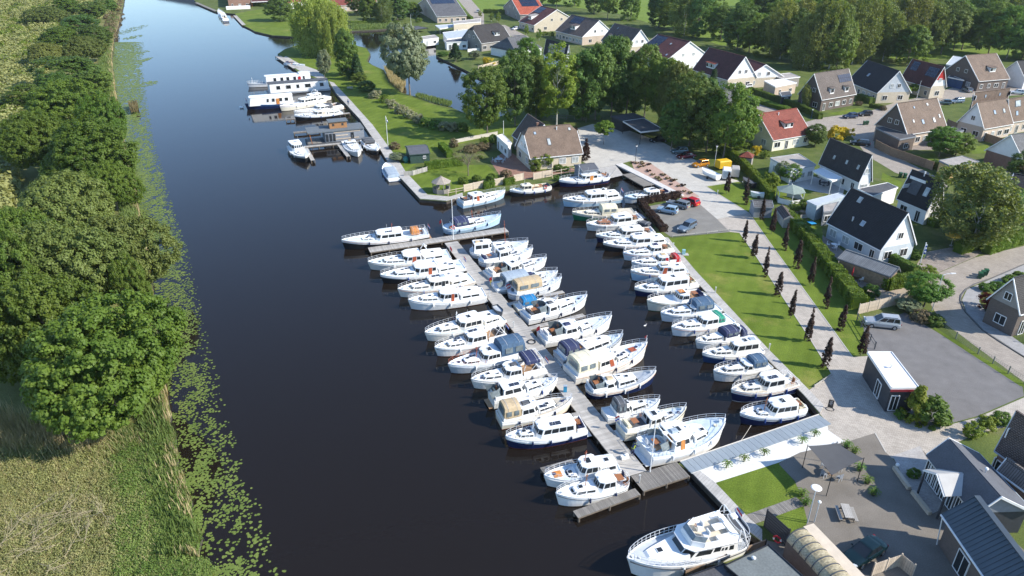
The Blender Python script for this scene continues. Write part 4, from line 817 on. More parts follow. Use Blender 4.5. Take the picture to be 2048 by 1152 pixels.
cruiser('white and navy motor yacht at the far lawn jetty',q('T2',375,80),q('T2',430,158),hull=(NAVYH,W_HULL),trunk=(.60,.85,.3),house=(.25,.58,1.2),side=2,aft=('cockpit',.05,.24),group=GF,deckm=W_DECK,B=3.6,fb=1.1)
for lab,bw,st,m in (('grey tarpaulin-covered tender tucked behind the wooden-roofed cruiser',('T8',640,915),('T8',780,965),GREYC),('small dark open boat between the green-hulled cruiser and the dark hedge',('T8',655,850),('T8',715,905),BLACKP)):
    cruiser(lab,q(*bw),q(*st),hull=(GREYC,GREYC),trunk=None,house=None,fb=.6,rise=.3,B=1.9,extras=[('canopy',.06,.72,.1,.75,.85,GREYC,False)] if m is GREYC else [],group='small tenders',railt=None,name='tender',cat='tender',deckm=GREYDECK,fend=False)
# ---- the big motor yacht in the foreground
def yacht():
    pb,ps=Q('U7',1022,1068,.9),Q('U7',1765,880,.7); d=pb-ps; L=d.length; rz=math.atan2(d.y,d.x); B=3.9
    root=thing('motor_yacht','largest white motor yacht with open flybridge, moored at the brown board screen','motor yacht',((pb.x+ps.x)/2,(pb.y+ps.y)/2,WZ),rz)
    h=Hull(L,B,1.45,.75,'soft',1.1); X=lambda t: L*(t-.5); Z=lambda t: h.zs(t)-.12
    link('hull',hull_mesh(h,W_HULL,W_HULL,BLACKP),root); link('deck',deck_mesh(h,GREYDECK),root)
    # raised coachroof
    fc,_=block(root,'fore_cabin',X(.52),X(.90),1.45,.75,Z(.7)-.2,Z(.7)+.42,W_HULL,rf=.9,ra=0,tum=.18,chamf=.9,side=0,front=0,back=0)
    hatch(root,X(.72),0,Z(.7)+.42,.55,.55)
    body,F=block(root,'saloon',X(.12),X(.64),1.72,1.40,Z(.3)-.05,Z(.3)+1.2,W_HULL,rf=1.25,ra=.05,tum=.14,chamf=.9,side=0,front=0,back=1,v=(.1,.9))
    # three dark windscreens and side glazing
    pane(F(2),.03,.97,.22,.82,.02,.006).build('windscreen',GLASS,body); pane(F(1),.12,.94,.22,.82,.02,.006).build('windscreen',GLASS,body); pane(F(3),.06,.88,.22,.82,.02,.006).build('windscreen',GLASS,body)
    for fi,fl in ((0,False),(4,True)):
        for u0,u1,v0,v1 in ((.62,.97,.36,.72),(.42,.58,.45,.78),(.10,.20,.40,.75),(.25,.31,.45,.68),(.34,.39,.45,.68)):
            if fl: u0,u1=1-u1,1-u0
            pane(F(fi),u0,u1,v0,v1,.02,.006).build('window',GLASS,body)
    z=Z(.3)+1.2
    MB().loft([[(X(.10),-1.75,z),(X(.50),-1.55,z),(X(.555),-.9,z),(X(.555),.9,z),(X(.50),1.55,z),(X(.10),1.75,z)],[(X(.10),-1.78,z+.12),(X(.50),-1.58,z+.12),(X(.56),-.9,z+.12),(X(.56),.9,z+.12),(X(.50),1.58,z+.12),(X(.10),1.78,z+.12)]]).build('flybridge_deck',W_HULL,root)
    zf=z+.12
    MB().box((X(.27),0,zf+.012),((.30)*L,2.5,.02)).build('flybridge_floor',TEAK if False else SANDDECK,root)
    # coaming, clear screen, seats, radar arch
    pts=[(X(.13),-1.62),(X(.42),-1.42),(X(.50),-.85),(X(.50),.85),(X(.42),1.42),(X(.13),1.62)]
    mb=MB()
    for a,b in zip(pts,pts[1:]): mb.slab([(*a,zf),(*b,zf),(b[0]-.12,b[1]*.95,zf+.48),(a[0]-.12,a[1]*.95,zf+.48)],.08)
    mb.build('coaming',W_HULL,root)
    mb=MB()
    for a,b in zip(pts[1:-1],pts[2:-1]): mb.slab([(a[0]-.12,a[1]*.95,zf+.48),(b[0]-.12,b[1]*.95,zf+.48),(b[0]-.45,b[1]*.86,zf+.85),(a[0]-.45,a[1]*.86,zf+.85)],.02)
    mb.build('windscreen',CLEARV,root)
    mb=MB().path([(x-.45,y*.86,zf+.86) for x,y in pts[1:-1]],.02,4); mb.build('screen_rail',CHROME,root)
    for y in (-.55,.5): MB().box((X(.36),y,zf+.28),(.5,.5,.5)).box((X(.36)-.24,y,zf+.65),(.1,.5,.5)).build('helm_seat',WHITEC,root)
    MB().box((X(.20),1.15,zf+.25),(2.0,.55,.35)).box((X(.135),0,zf+.2),(.55,2.4,.35)).build('bench',WHITEC,root)
    MB().box((X(.22),0,zf+.42),(1.0,.7,.05)).cyl((X(.22),0,zf),.06,.42,6).build('table',W_HULL,root); wheel(root,X(.40),-.55,zf+.8)
    MB().path([(X(.06),-1.75,zf-.2),(X(.09),-1.5,zf+1.1),(X(.09),1.5,zf+1.1),(X(.06),1.75,zf-.2)],.06,6).path([(X(.13),-1.75,zf-.1),(X(.11),-1.5,zf+1.1)],.035,5).path([(X(.13),1.75,zf-.1),(X(.11),1.5,zf+1.1)],.035,5).box((X(.09),0,zf+1.2),(.5,.5,.18)).build('radar_arch',W_HULL,root)
    MB().path([(X(.02),-1.6,Z(.05)+1.4),(X(.13),-1.7,Z(.05)+1.45),(X(.13),1.7,Z(.05)+1.45),(X(.02),1.6,Z(.05)+1.4),(X(.02),-1.6,Z(.05)+1.4)],.022,4).path([(X(.02),-1.6,Z(.05)),(X(.02),-1.6,Z(.05)+1.4)],.035,4).path([(X(.02),1.6,Z(.05)),(X(.02),1.6,Z(.05)+1.4)],.035,4).build('aft_frame',CHROME,root)
    # a tender carried in davits behind the bridge
    dh=Hull(2.7,1.2,.42,.2,'transom',.3); a=link('dinghy_hull',hull_mesh(dh,W_HULL,GREYDECK,GREYDECK,.1),root,(X(.015),0,Z(.05)+.75)); a.rotation_euler=(0,0,math.pi/2); link('dinghy_floor',deck_mesh(dh,GREYC,0,1,-.2),a)
    rail(root,h,.46,1.0,.7,CHROME,12,r=.028); rail(root,h,.02,.10,.8,CHROME,3,r=.025,stern=True,name='stern_railing')
    mb=MB()
    for s in (-1,1): mb.path([(h.x(t),s*(h.hb(t)*1.02+.02),h.zs(t)-.27) for t in ST if t<.99],.045,4)
    mb.build('rubbing_strake',GREYC,root); fenders(root,h,[(t,-1) for t in (.18,.34,.5,.66)]+[(.3,1),(.6,1)],WHITE_TUBE)
    MB().box((h.x(.94),0,h.zs(.94)-.02),(.45,.3,.25)).cyl((h.x(.90),.2,h.zs(.9)-.1),.12,.2,8).build('anchor_winch',CHROME,root)
    flag(root,h.x(0)+.1,-1.2,h.zs(0),1.9,'nl',1.1)
yacht()
# ---- house barges
def strip_windows(f4,spans,v0,v1,parent,m=GLASS,name='window',fr=True):
    for u0,u1 in spans:
        o=pane(f4,u0,u1,v0,v1,.05,.0).build(name,WHITE,parent)
        du=(u1-u0)*.10; dv=(v1-v0)*.1
        pane(f4,u0+du,u1-du,v0+dv,v1-dv,.02,.045).build('pane',m,o)
def barge(label,a,b,B,hullm,hz,cabs,z=.4,extras=(),style='round',deckm=GREYDECK,boot=BOOT):
    pb,ps=P(*a,z),P(*b,z); d=pb-ps; L=math.hypot(d.x,d.y); rz=math.atan2(d.y,d.x)
    root=thing('houseboat',label,'houseboat',((pb.x+ps.x)/2,(pb.y+ps.y)/2,WZ),rz,'houseboats at the far quay')
    h=Hull(L,B,hz,.5,style,.8); X=lambda t: L*(t-.5)
    link('hull',hull_mesh(h,hullm[0],hullm[1],boot),root); link('deck',deck_mesh(h,deckm),root)
    for (t0,t1,w_,z0,z1,m,rm,spans,rfk) in cabs:
        body,F=block(root,'cabin',X(t0),X(t1),w_,w_,z0,z1,m,rf=rfk,ra=.1,tum=.04,chamf=.2,side=0,front=0,back=0,roof=rm,roofover=.12)
        strip_windows(F(4),[(1-v_,1-u_) for u_,v_ in spans],.32,.82,body); strip_windows(F(0),spans,.32,.82,body)
    for e in extras:
        if e[0]== 'mast': mast(root,X(e[1]),e[2],e[3],e[4],0)
        elif e[0]== 'flag': flag(root,X(e[1]),0,e[2],1.4,'nl',1.0)
        elif e[0]== 'box': MB().box((X(e[1]),e[2],e[3]),e[4]).build(e[6],e[5],root)
        elif e[0]== 'rail': rail(root,h,e[1],e[2],.7,WHITE_TUBE,10,stern=True)
        elif e[0]== 'door':
            MB().box((X(e[1]),e[2],e[3]),(.9,.06,1.7)).build('door',e[4],root)
    return root,h,X
barge('long narrow white house barge with red door near the quay, farthest of the houseboats',q('T6',370,245),q('T6',1060,195),3.6,(W_HULL,GREYH),.9,
      [(.10,.74,1.5,.8,3.3,W_HULL,W_DECK,[(.30,.38),(.46,.54),(.60,.68),(.76,.84),(.1,.15),(.2,.25)],.1),(.74-.66,.09+.16,1.2,.8,3.7,W_HULL,W_DECK,[(.2,.45)],.1)],
      z=.4,extras=[('door',.245,1.56,1.75,RED),('mast',.92,.8,2.4,WHITE_TUBE),('rail',.78,1.0)])
barge('long white floating home with flat black roof between the two house barges',q('T6',560,320),q('T6',1195,270),4.6,(W_HULL,GREYDECK),.7,
      [(.02,.96,2.1,.7,3.4,W_HULL,GREYC,[(.08,.16),(.3,.42),(.5,.56),(.64,.74),(.82,.9)],.05)],z=.2,style='transom')
barge('navy-hulled house barge with long white rounded roof and Dutch flag, nearest the open canal',q('T6',350,455),q('T6',860,415),4.2,(NAVYH,DKBLUE),1.3,
      [(.06,.94,1.8,1.2,3.5,W_HULL,W_HULL,[(.10,.2),(.24,.34),(.42,.50),(.56,.62)],.6)],z=.6,extras=[('flag',.985,1.9),('door',.36,1.85,2.05,ORANGEW)],deckm=SANDDECK)
def modern_houseboat():
    a,b=Q('T6',1000,830,.2),Q('T6',1545,775,.2); d=b-a; L=d.length; rz=math.atan2(d.y,d.x)
    root=thing('houseboat','modern dark grey houseboat with wooden upper cabin and pale boards','houseboat',(a.x,a.y,WZ),rz,'houseboats at the far quay')
    W=5.0; x0=L*.28
    MB().box((L/2-.3,W/2,.25),(L+.6,W+.4,.5)).build('pontoon',GREYC,root)
    MB().box(((x0+L)/2,W/2,1.8),(L-x0,W,2.6)).build('wall',GREYW,root)
    MB().box((L/2-.1,W/2,3.2),(L+.4,W+.6,.22)).build('roof',mat('slate_grey_roofing',(.12,.14,.155),.8,.1,1.0),root)
    up=MB().box((L*.56,W*.60,4.1),(L*.32,W*.5,1.6)).build('upper_cabin',mat('warm_cedar_boards',(.34,.17,.07),.6,.2,3.0,stretch=(5,5,.5)),root)
    MB().box((L*.56,W*.60,5.0),(L*.36,W*.62,.2)).build('roof',mat('slate_grey_roofing'),root)
    for xx in (.47,.64): MB().box((L*xx,W*.35-.02,4.2),(.5,.06,.55)).build('window',GLASS,up)
    for zz,xa,xb in ((2.75,.44,.93),(1.95,.48,.70),(1.1,.44,.90)): MB().box((L*(xa+xb)/2,-.04,zz),(L*(xb-xa),.07,.24)).build('pale_board',FENCEP,root)
    for k in range(3):
        f=MB().box((x0+.5+k*.85,-.03,1.6),(.8,.08,2.1)).build('window',GREYW,root); MB().box((x0+.5+k*.85,-.08,1.6),(.64,.03,1.9)).build('pane',GLASS,f)
    f=MB().box((L*.78,-.03,1.7),(.9,.08,1.7)).build('window',GREYW,root); MB().box((L*.78,-.08,1.7),(.74,.03,1.5)).build('pane',GLASS,f)
    MB().tube((.5,-.1,.5),(.1,.1,3.1),.09,n=5).build('post',WOODV,root); MB().tube((.3,W,.5),(.3,W,3.1),.07,n=5).build('post',GREYC,root)
    for xx in (.1,1.2,2.3): MB().box((xx,W/2,.53),(1.0,W,.05)).build('deck_board',PLANKD,root)
modern_houseboat()
def swan_boat():
    p=Q('T6',318,480,WZ); t=thing('water_ornament','white swan-like ornament floating off the bow of the navy house barge','ornament',p)
    MB().ball((0,0,.15),.55,10,6,sz=.55).build('body',W_HULL,t)
    MB().tube((.35,0,.3),(.55,0,.85),.1,.06,6).tube((.55,0,.85),(.75,0,.8),.08,.03,6).build('neck',W_HULL,t)
    MB().loft([[(-.5,-.3,.2),(.1,-.45,.25),(.1,-.2,.4),(-.6,-.1,.6)],[(-.5,.3,.2),(.1,.45,.25),(.1,.2,.4),(-.6,.1,.6)]]).build('wing',W_HULL,t)
swan_boat()
# ============================================================ HOUSES AND SHEDS
def tiles(name,c,k=1.25,bw=.28,bh=.20,amt=.22): return brick_mat(name,c,tuple(x*k for x in c),tuple(x*.45 for x in c),bw,bh,.035,.75,'xz',amt,.9)
T_BROWN=tiles('brown_roof_tiles',(.19,.135,.10)); T_DKBR=tiles('dark_brown_roof_tiles',(.115,.09,.08)); T_RED=tiles('orange_red_roof_tiles',(.23,.062,.042))
T_WINE=tiles('wine_red_roof_tiles',(.115,.042,.038)); T_BLACK=tiles('black_roof_tiles',(.026,.026,.030)); T_ANTH=tiles('anthracite_roof_tiles',(.05,.046,.045)); T_GREY=tiles('grey_roof_tiles',(.125,.125,.13))
T_GRBR=tiles('grey_brown_roof_tiles',(.14,.115,.10)); SLATE=mat('slate_roofing_felt',(.085,.09,.105),.8,.12,.8,scale2=8)
FELT=mat('pale_bitumen_flat_roof',(.33,.30,.27),.85,.18,.7,scale2=5); FELTD=mat('dark_bitumen_flat_roof',(.075,.075,.08),.8,.2,.7,scale2=5); FELTW=mat('white_flat_roof_membrane',(.80,.77,.74),.7,.06,.5,rgb2=(.70,.64,.59),scale2=4); FELTG=mat('grey_flat_roof_membrane',(.42,.46,.50),.7,.1,.8)
BR_YEL=brick_mat('buff_brick_wall',(.55,.47,.34),(.62,.53,.40),(.45,.41,.35),.22,.07,.01,.85,'wall',.08,.2); BR_PINK=brick_mat('pink_beige_brick_wall',(.50,.40,.31),(.56,.45,.36),(.42,.37,.31),.22,.07,.01,.85,'wall',.1,.2)
BR_DARK=brick_mat('dark_brown_brick_wall',(.13,.10,.085),(.17,.13,.11),(.10,.09,.08),.22,.07,.01,.85,'wall',.1,.2); BR_GREY=brick_mat('grey_brick_wall',(.27,.25,.23),(.32,.30,.27),(.24,.22,.2),.22,.07,.01,.85,'wall',.1,.2)
BR_RED=brick_mat('red_brown_brick_wall',(.22,.12,.085),(.28,.155,.11),(.2,.15,.12),.22,.07,.01,.85,'wall',.12,.2)
CURTAIN=mat('window_glass_with_blind',(.36,.38,.37),.2,.35,1.2,spec=.7)
METAL=mat('dark_blue_grey_metal_roof',(.065,.085,.105),.5,.1,.8,metal=.2)
GREENP=mat('dark_green_boards',(.03,.065,.05),.7,.15,2.0); YELW=mat('yellow_pine_boards',(.55,.38,.17),.7,.15,3.0,stretch=(1,1,6))
PALEBL=mat('pale_blue_boards',(.42,.48,.52),.7,.1,2.0)
def window(parent,p,ax,w,h,out,m=None,fr=None,door=False):
    """p = centre of opening on the wall face, ax = unit vector along the wall, out = outward normal"""
    p=Vector(p); ax=Vector(ax); out=Vector(out); rz=math.atan2(ax.y,ax.x)
    m=m or rng.choice([GLASS,GLASS,CURTAIN]); fr=fr or WHITE
    key=('win',round(w,2),round(h,2),m.name,fr.name)
    a=shared(key,lambda: MB().box((0,0,h/2),(w,.1,.09)).box((0,0,-h/2),(w+.06,.14,.08)).box((w/2,0,0),(.08,.1,h)).box((-w/2,0,0),(.08,.1,h)).box((0,0,0),(.06,.09,h)).mesh('frame',fr))
    b=shared(key+('p',),lambda: MB().box((0,0,0),(w,.05,h)).mesh('pane',m))
    f=link('door' if door else 'window',a,parent,p+out*.04,rz); link('pane',b,f)
def house(label,ra,rb,ep,H=8.2,ze=2.7,wall=None,gable=None,roof=None,name='house',cat='house',ov=.45,oh=.25,hip=0.0,fasc=None,front='auto',gables=(True,True),sky_=(),solar_=(),dorm=(),chim=(),back=None,gtop=None,H2=None,wins=True,half=0.0,group='houses of the village',wf=None,redtop=False,hs=1.12):
    """ra, rb: ridge ends in the picture at height H (viewed from the camera side, left to right); ep: a point of the camera-side eave at height ze"""
    if H>5.9: H,ze=H*hs,ze*hs
    a,b=P(*ra,H),P(*rb,H); e=P(*ep,ze+0.0)
    d=(b-a); d.z=0; L=d.length; ux=d.normalized(); uy=Vector((-ux.y,ux.x,0))
    hw=(e-a).dot(-uy); sgn=1
    hw=abs(hw)-oh; hb=back if back else hw
    c=(a+b)/2; rz=math.atan2(ux.y,ux.x); L -= 2*(oh if not hip else 0); L += 2*half+2*hip
    root=thing(name,label,cat,(c.x,c.y,0),rz,group)
    wall=wall or BR_YEL; roof=roof or T_BROWN; gable=gable or wall; fasc=fasc or WHITE
    L2=L/2; tn=(H-ze)/(hw+oh); zf=ze-.0
    wtop=H-.18-tn*hw                      # wall top under the slab
    # walls
    w_=MB().prism([(-L2,-hw),(L2,-hw),(L2,hb),(-L2,hb)],0,wtop).build('wall',wall,root)
    yv=lambda y: H-.2-tn*abs(y)*(1 if y<0 else (hw/hb if hb else 1))
    tnb=(H-ze)/(hb+oh)
    hp=hip
    # roof slabs, as plates
    y0,y1=-(hw+oh),hb+oh; x0,x1=-(L2+oh),L2+oh; rx0,rx1=x0+hp,x1-hp
    t=.14
    if half:      # half-hipped: gable clipped at the top
        zc=H-half; yc=-(half/tn); ycb=half/tnb
        fr=[(x0,y0,ze),(x1,y0,ze),(x1,yc,zc),(x1-half,0,H),(x0+half,0,H),(x0,yc,zc)]
        bk=[(x1,y1,ze),(x0,y1,ze),(x0,ycb,zc),(x0+half,0,H),(x1-half,0,H),(x1,ycb,zc)]
        hips=[[(x0,ycb,zc),(x0,yc,zc),(x0+half,0,H)],[(x1,yc,zc),(x1,ycb,zc),(x1-half,0,H)]]
    else:
        fr=[(x0,y0,ze),(x1,y0,ze),(rx1,0,H),(rx0,0,H)]; bk=[(x1,y1,ze),(x0,y1,ze),(rx0,0,H),(rx1,0,H)]
        hips=[[(x0,y1,ze),(x0,y0,ze),(rx0,0,H)],[(x1,y0,ze),(x1,y1,ze),(rx1,0,H)]] if hp else []
    down=Vector((0,0,-t))
    def plate(pts,mbx):
        k=len(pts); vs=[Vector(p) for p in pts]; lo=[v+down for v in vs]
        mbx.add(vs+lo,[tuple(range(k)),tuple(range(2*k-1,k-1,-1))]+[(i,k+i,k+(i+1) % k,(i+1) % k) for i in range(k)])
    mb=MB(); plate(fr,mb); ro=mb.build('roof',roof,root); mb=MB(); plate(bk,mb); rb_=mb.build('roof',roof,root)
    for hh in hips: mb=MB(); plate(hh,mb); mb.build('roof',roof,root)
    # ridge tiles
    MB().box((0,0,H+.02),(rx1-rx0-2*half,.22,.12)).build('ridge',roof,ro)
    # gable triangles (inside the roof) and barge boards
    for s,on in ((-1,gables[0]),(1,gables[1])):
        if hp: continue
        xg=s*(L2-.02)
        if half: zc_=H-half-.16; tri=[(-hw+.02,wtop),(hb-.02,wtop),(half/tnb-.05,zc_),(-half/tn+.05,zc_)]
        else: tri=[(-hw+.02,wtop),(hb-.02,wtop),(0,H-.18)]
        vs=[(xg-s*.2,y,z) for y,z in tri]+[(xg,y,z) for y,z in tri]; k=len(tri)
        f=[tuple(range(k)),tuple(range(2*k-1,k-1,-1))]+[(i,k+i,k+(i+1) % k,(i+1) % k) for i in range(k)]
        if s>0: f=[q_[::-1] for q_ in f]
        g=MB().add(vs,f).build('gable',(gtop if isinstance(gtop,(tuple,list)) else (gtop,gtop))[0 if s<0 else 1] if gtop else gable,root)
        mb=MB(); xb=s*(L2+oh+.03)
        for ya,za,yb,zb in ((y0,ze,(-half/tn if half else 0),H-half),(y1,ze,(half/tnb if half else 0),H-half)):
            mb.loft([[(xb-.06,ya,za-.26),(xb+.03,ya,za-.26),(xb+.03,ya,za+.05),(xb-.06,ya,za+.05)],[(xb-.06,yb,zb-.26),(xb+.03,yb,zb-.26),(xb+.03,yb,zb+.05),(xb-.06,yb,zb+.05)]])
        mb.build('barge_board',fasc,root)
        if on and wins:
            yy=[-.5,.45] if hw>3 else [0]
            for k in yy: window(w_,(xg,k*hw,1.55),(0,1,0) if s>0 else (0,-1,0),1.5,1.3,(s,0,0))
            for k in ([-.22,.22] if hw>3.5 else [0]): window(g,(xg,k*hw,wtop+(H-wtop)*.30),(0,1,0) if s>0 else (0,-1,0),1.0,1.05,(s,0,0))
    if redtop: zt_=H-.3; MB().slab([(L2+.0,-1.7,zt_-1.7*tn),(L2,1.7,zt_-1.7*tn),(L2,0,zt_)],.04).build('red_boards',RED,root)
    # gutters
    for yy in (y0-.06,y1+.06): MB().box((0,yy,ze-.12),(x1-x0,.13,.13)).build('gutter',fasc if fasc is not None else WHITE,root)
    # windows and a door in the long walls
    if wins:
        n=max(2,int(L/2.6)); dk=rng.randrange(n)
        for i in range(n):
            xx=-L2+L*(i+.5)/n
            if i== dk: window(w_,(xx,-hw,1.1),(1,0,0),.95,2.05,(0,-1,0),GLASS,door=True)
            else: window(w_,(xx,-hw,1.45),(1,0,0),rng.choice([1.1,1.5,1.8]),1.25,(0,-1,0))
            if i % 2: window(w_,(xx,hb,1.45),(-1,0,0),1.3,1.2,(0,1,0))
    def rp(u,v,off=0.0):     # u: along the ridge 0..1, v: up the camera-side slope 0..1
        n=Vector((0,-(H-ze),(hw+oh))).normalized()
        return Vector((x0+(x1-x0)*u,y0*(1-v),ze+(H-ze)*v))+n*off
    def onroof(u0,u1,v0,v1,th,nm,ms,par=ro,off=.0):
        return MB().slab([rp(u0,v0,off),rp(u1,v0,off),rp(u1,v1,off),rp(u0,v1,off)],th).build(nm,ms,par)
    for (u,v,w,h_) in sky_:
        du,dv=w/(x1-x0)/2,h_/math.hypot(H-ze,hw)/2
        o=onroof(u-du,u+du,v-dv,v+dv,.07,'skylight',GREYC if roof not in (T_BLACK,) else GREYDECK); onroof(u-du*.8,u+du*.8,v-dv*.85,v+dv*.85,.02,'pane',rng.choice([CURTAIN,SKYGL]),o,.07)
    for (u0,u1,v0,v1,nx,ny) in solar_:
        for i in range(nx):
            for j in range(ny):
                a0,a1=u0+(u1-u0)*i/nx,u0+(u1-u0)*(i+.95)/nx; b0,b1=v0+(v1-v0)*j/ny,v0+(v1-v0)*(j+.95)/ny
                onroof(a0,a1,b0,b1,.05,'solar_panel',SOLARP,ro,.05)
    for dd in dorm:
        u,w,v0,dh=dd[:4]; rm=dd[4] if len(dd)>4 else roof
        xc=x0+(x1-x0)*u; p0=rp(u,v0); yf,zb=p0.y,p0.z; z1=zb+dh; sl=.14
        yb=-(H-z1)/tn*1.0; yb=min(yb,-.05); dz=(yb-yf)*sl
        yb2=-(H-(z1+dz))/tn; yb2=min(yb2,-.05)
        vs=[]
        for xx in (xc-w/2,xc+w/2): vs += [(xx,yf,zb-.15),(xx,yf,z1),(xx,yb2,z1+(yb2-yf)*sl),(xx,yb2,z1-.6)]
        dr=MB().add(vs,[(0,1,2,3),(7,6,5,4),(0,4,5,1),(1,5,6,2),(2,6,7,3),(3,7,4,0)]).build('dormer',WHITE,root)
        vs=[(xc-w/2-.2,yf-.3,z1+.0),(xc+w/2+.2,yf-.3,z1),(xc+w/2+.2,yb2+.1,z1+(yb2-yf)*sl+.04),(xc-w/2-.2,yb2+.1,z1+(yb2-yf)*sl+.04)]
        MB().slab(vs,.13).build('dormer_roof',rm,dr)
        k=max(1,int(w/.85))
        for i in range(k):
            pn=MB().box((xc-w/2+w*(i+.5)/k,yf-.01,(zb+z1)/2+.06),(w/k*.80,.06,dh*.62)).build('pane',GLASS if i % 2== 0 else CURTAIN,dr)
    for (u,v,hh) in chim:
        p0=rp(u,v); k_=.5 if hh>.7 else .18; MB().box((p0.x,p0.y,p0.z+hh/2-.3),(k_,k_,hh+.6)).box((p0.x,p0.y,p0.z+hh),(k_*1.25,k_*1.25,.1)).build('chimney',BR_RED if hh>.7 else CHROME,ro)
    return root,(L2,hw,hb,wtop,rp,ro,w_)
SKYGL=mat('skylight_glass_reflecting',(.30,.36,.42),.12,.2,1.0,spec=.8)
SOLARP=mat('blue_black_solar_panel',(.012,.016,.036),.18,.35,1.5,spec=.6)
def flat(label,roofpts,h,wall,roof,name='shed',cat='shed',group=None,fasc=None,over=.15,over_pts=None,windows=(),posts=False,parapet=True,label_only=None):
    """flat-roofed building from the four roof corners seen in the picture, at height h"""
    h=h*1.08
    pts=[P(*p,h) for p in roofpts]; c=sum(pts,Vector())/len(pts); c.z=0
    loc=[(p.x-c.x,p.y-c.y) for p in pts]
    ar=sum(loc[i][0]*loc[(i+1) % len(loc)][1]-loc[(i+1) % len(loc)][0]*loc[i][1] for i in range(len(loc)))
    if ar<0: loc=loc[::-1]
    root=thing(name,label,cat,c,0,group)
    inn=[(x*(1-over/max(.5,math.hypot(x,y))),y*(1-over/max(.5,math.hypot(x,y)))) for x,y in loc]
    w_=None
    if not posts: w_=MB().prism(inn,0,h-.2).build('wall',wall,root)
    else:
        for x,y in inn: MB().box((x,y,(h-.2)/2),(.14,.14,h-.2)).build('post',wall,root)
    r=MB().prism([(x*.985,y*.985) for x,y in loc],h-.2,h).build('roof',roof,root)
    mb=MB(); n=len(loc)
    for i in range(n):
        a,b=Vector((*loc[i],0)),Vector((*loc[(i+1) % n],0)); d=b-a
        mb.box((a+b)/2+Vector((0,0,h-.08)),(d.length+.08,.09,.34),rz=math.atan2(d.y,d.x))
    mb.build('fascia',fasc or WHITE,root)
    if w_ is not None:
        for i,n_ in windows:                   # (edge index, how many)
            a,b=Vector((*inn[i % n],0)),Vector((*inn[(i+1) % n],0)); d=(b-a); ax=d.normalized(); out=Vector((ax.y,-ax.x,0))
            for k in range(n_):
                p=a+d*(k+.5)/n_; dr=k== 0 and n_>1
                window(w_,(p.x,p.y,1.1 if dr else 1.35),ax,.95 if dr else min(1.4,d.length/n_*.7),2.0 if dr else 1.1,out,door=dr)
    return root,loc,inn
Z5=lambda x,y: q('T5',x,y); Z4=lambda x,y: q('T4',x,y); Z3=lambda x,y: q('T3',x,y); ZU=lambda x,y: q('U1',x,y); Z7=lambda x,y: q('T7',x,y); Z8=lambda x,y: q('U8',x,y)
# harbour master's farmhouse
house('brown tiled farmhouse with half-hipped roof and red terrace beside the marina',Z7(1215,213),Z7(1535,185),Z7(1210,452),hs=.99,H=8.2,ze=2.8,wall=BR_YEL,gable=WHITE,roof=T_BROWN,half=1.3,sky_=[(.2,.80,.6,.7),(.42,.48,.8,1.7),(.86,.84,.6,.7)],chim=[(.62,.86,.6)],group='houses by the marina')
house('tall rear wing of the farmhouse with striped dark brown roof',Z7(1210,105),Z7(1338,188),Z7(1050,240),hs=1.0,H=7.8,ze=3.0,wall=BR_GREY,gable=WHITE,roof=T_DKBR,chim=[(.8,.8,.9)],group='houses by the marina',wins=False)
flat('white flat-roofed porch at the left side of the brown farmhouse',[Z7(972,275),Z7(1020,262),Z7(1088,330),Z7(1058,352)],2.8,WHITE,FELTW,'porch','porch','houses by the marina',windows=[(3,3)])
# village
house('small house with bright orange-red roof and one long dormer, cream walls',Z5(62,850),Z5(350,808),Z5(108,1060),hs=0.96,H=8.0,ze=2.9,wall=CREAMW,gable=CREAMW,roof=T_RED,dorm=[(.52,2.7,.34,1.25)],chim=[(.46,.86,.5)])
house('dark brick house with two white dormers and solar panels on a grey-brown roof',Z5(480,550),Z5(738,512),Z5(545,745),H=8.8,ze=3.0,wall=BR_DARK,gable=BR_DARK,roof=T_GRBR,gtop=(BR_DARK,BR_DARK),dorm=[(.32,1.6,.16,1.5),(.74,1.6,.14,1.5)],solar_=[(.62,.98,.52,.82,6,2)])
house('pale yellow house with plain black roof and blue-grey gable top',Z5(880,450),Z5(1120,530),Z5(790,632),hs=1.08,H=8.6,ze=2.8,wall=BR_YEL,gable=BR_YEL,gtop=(GREYW,mat('light_grey_boards',(.50,.53,.55),.7,.08,2.0)),roof=T_BLACK,sky_=[(.38,.5,.8,1.0)])
house('house with red gable top and two sets of blue solar panels',Z5(1215,440),Z5(1455,498),Z5(1140,596),H=8.4,ze=3.0,wall=BR_YEL,gable=WHITE,gtop=(WHITE,WHITE),redtop=True,roof=T_WINE,solar_=[(.10,.32,.52,.94,3,2),(.62,.94,.44,.88,4,2)])
house('dark brick house with wide brown roof and white framed dormer, at the far right',Z5(1612,414),Z5(1842,398),Z5(1675,610),H=8.8,ze=2.9,wall=BR_DARK,gable=BR_DARK,gtop=(BR_DARK,BR_DARK),roof=T_BROWN,dorm=[(.56,2.3,.30,1.35)])
house('big house with broad brown roof, six skylights and dark brick left gable',Z5(1100,772),Z5(1400,732),Z5(1192,1003),hs=1.06,H=9.0,ze=3.0,wall=BR_PINK,gable=BR_DARK,gtop=(BR_DARK,BR_DARK),roof=T_BROWN,sky_=[(.36,.80,.5,.6),(.70,.84,.6,.7),(.24,.38,.55,.8),(.46,.32,.8,1.2),(.74,.32,.8,1.3),(.90,.42,.55,1.0)])
house('row house with white left gable and two bright skylights',Z5(1698,768),Z5(1918,735),Z5(1757,962),hs=1.05,H=8.4,ze=3.1,wall=BR_PINK,gable=WHITE,gtop=(WHITE,WHITE),roof=T_BROWN,sky_=[(.48,.55,.8,1.1),(.80,.55,.8,1.1)])
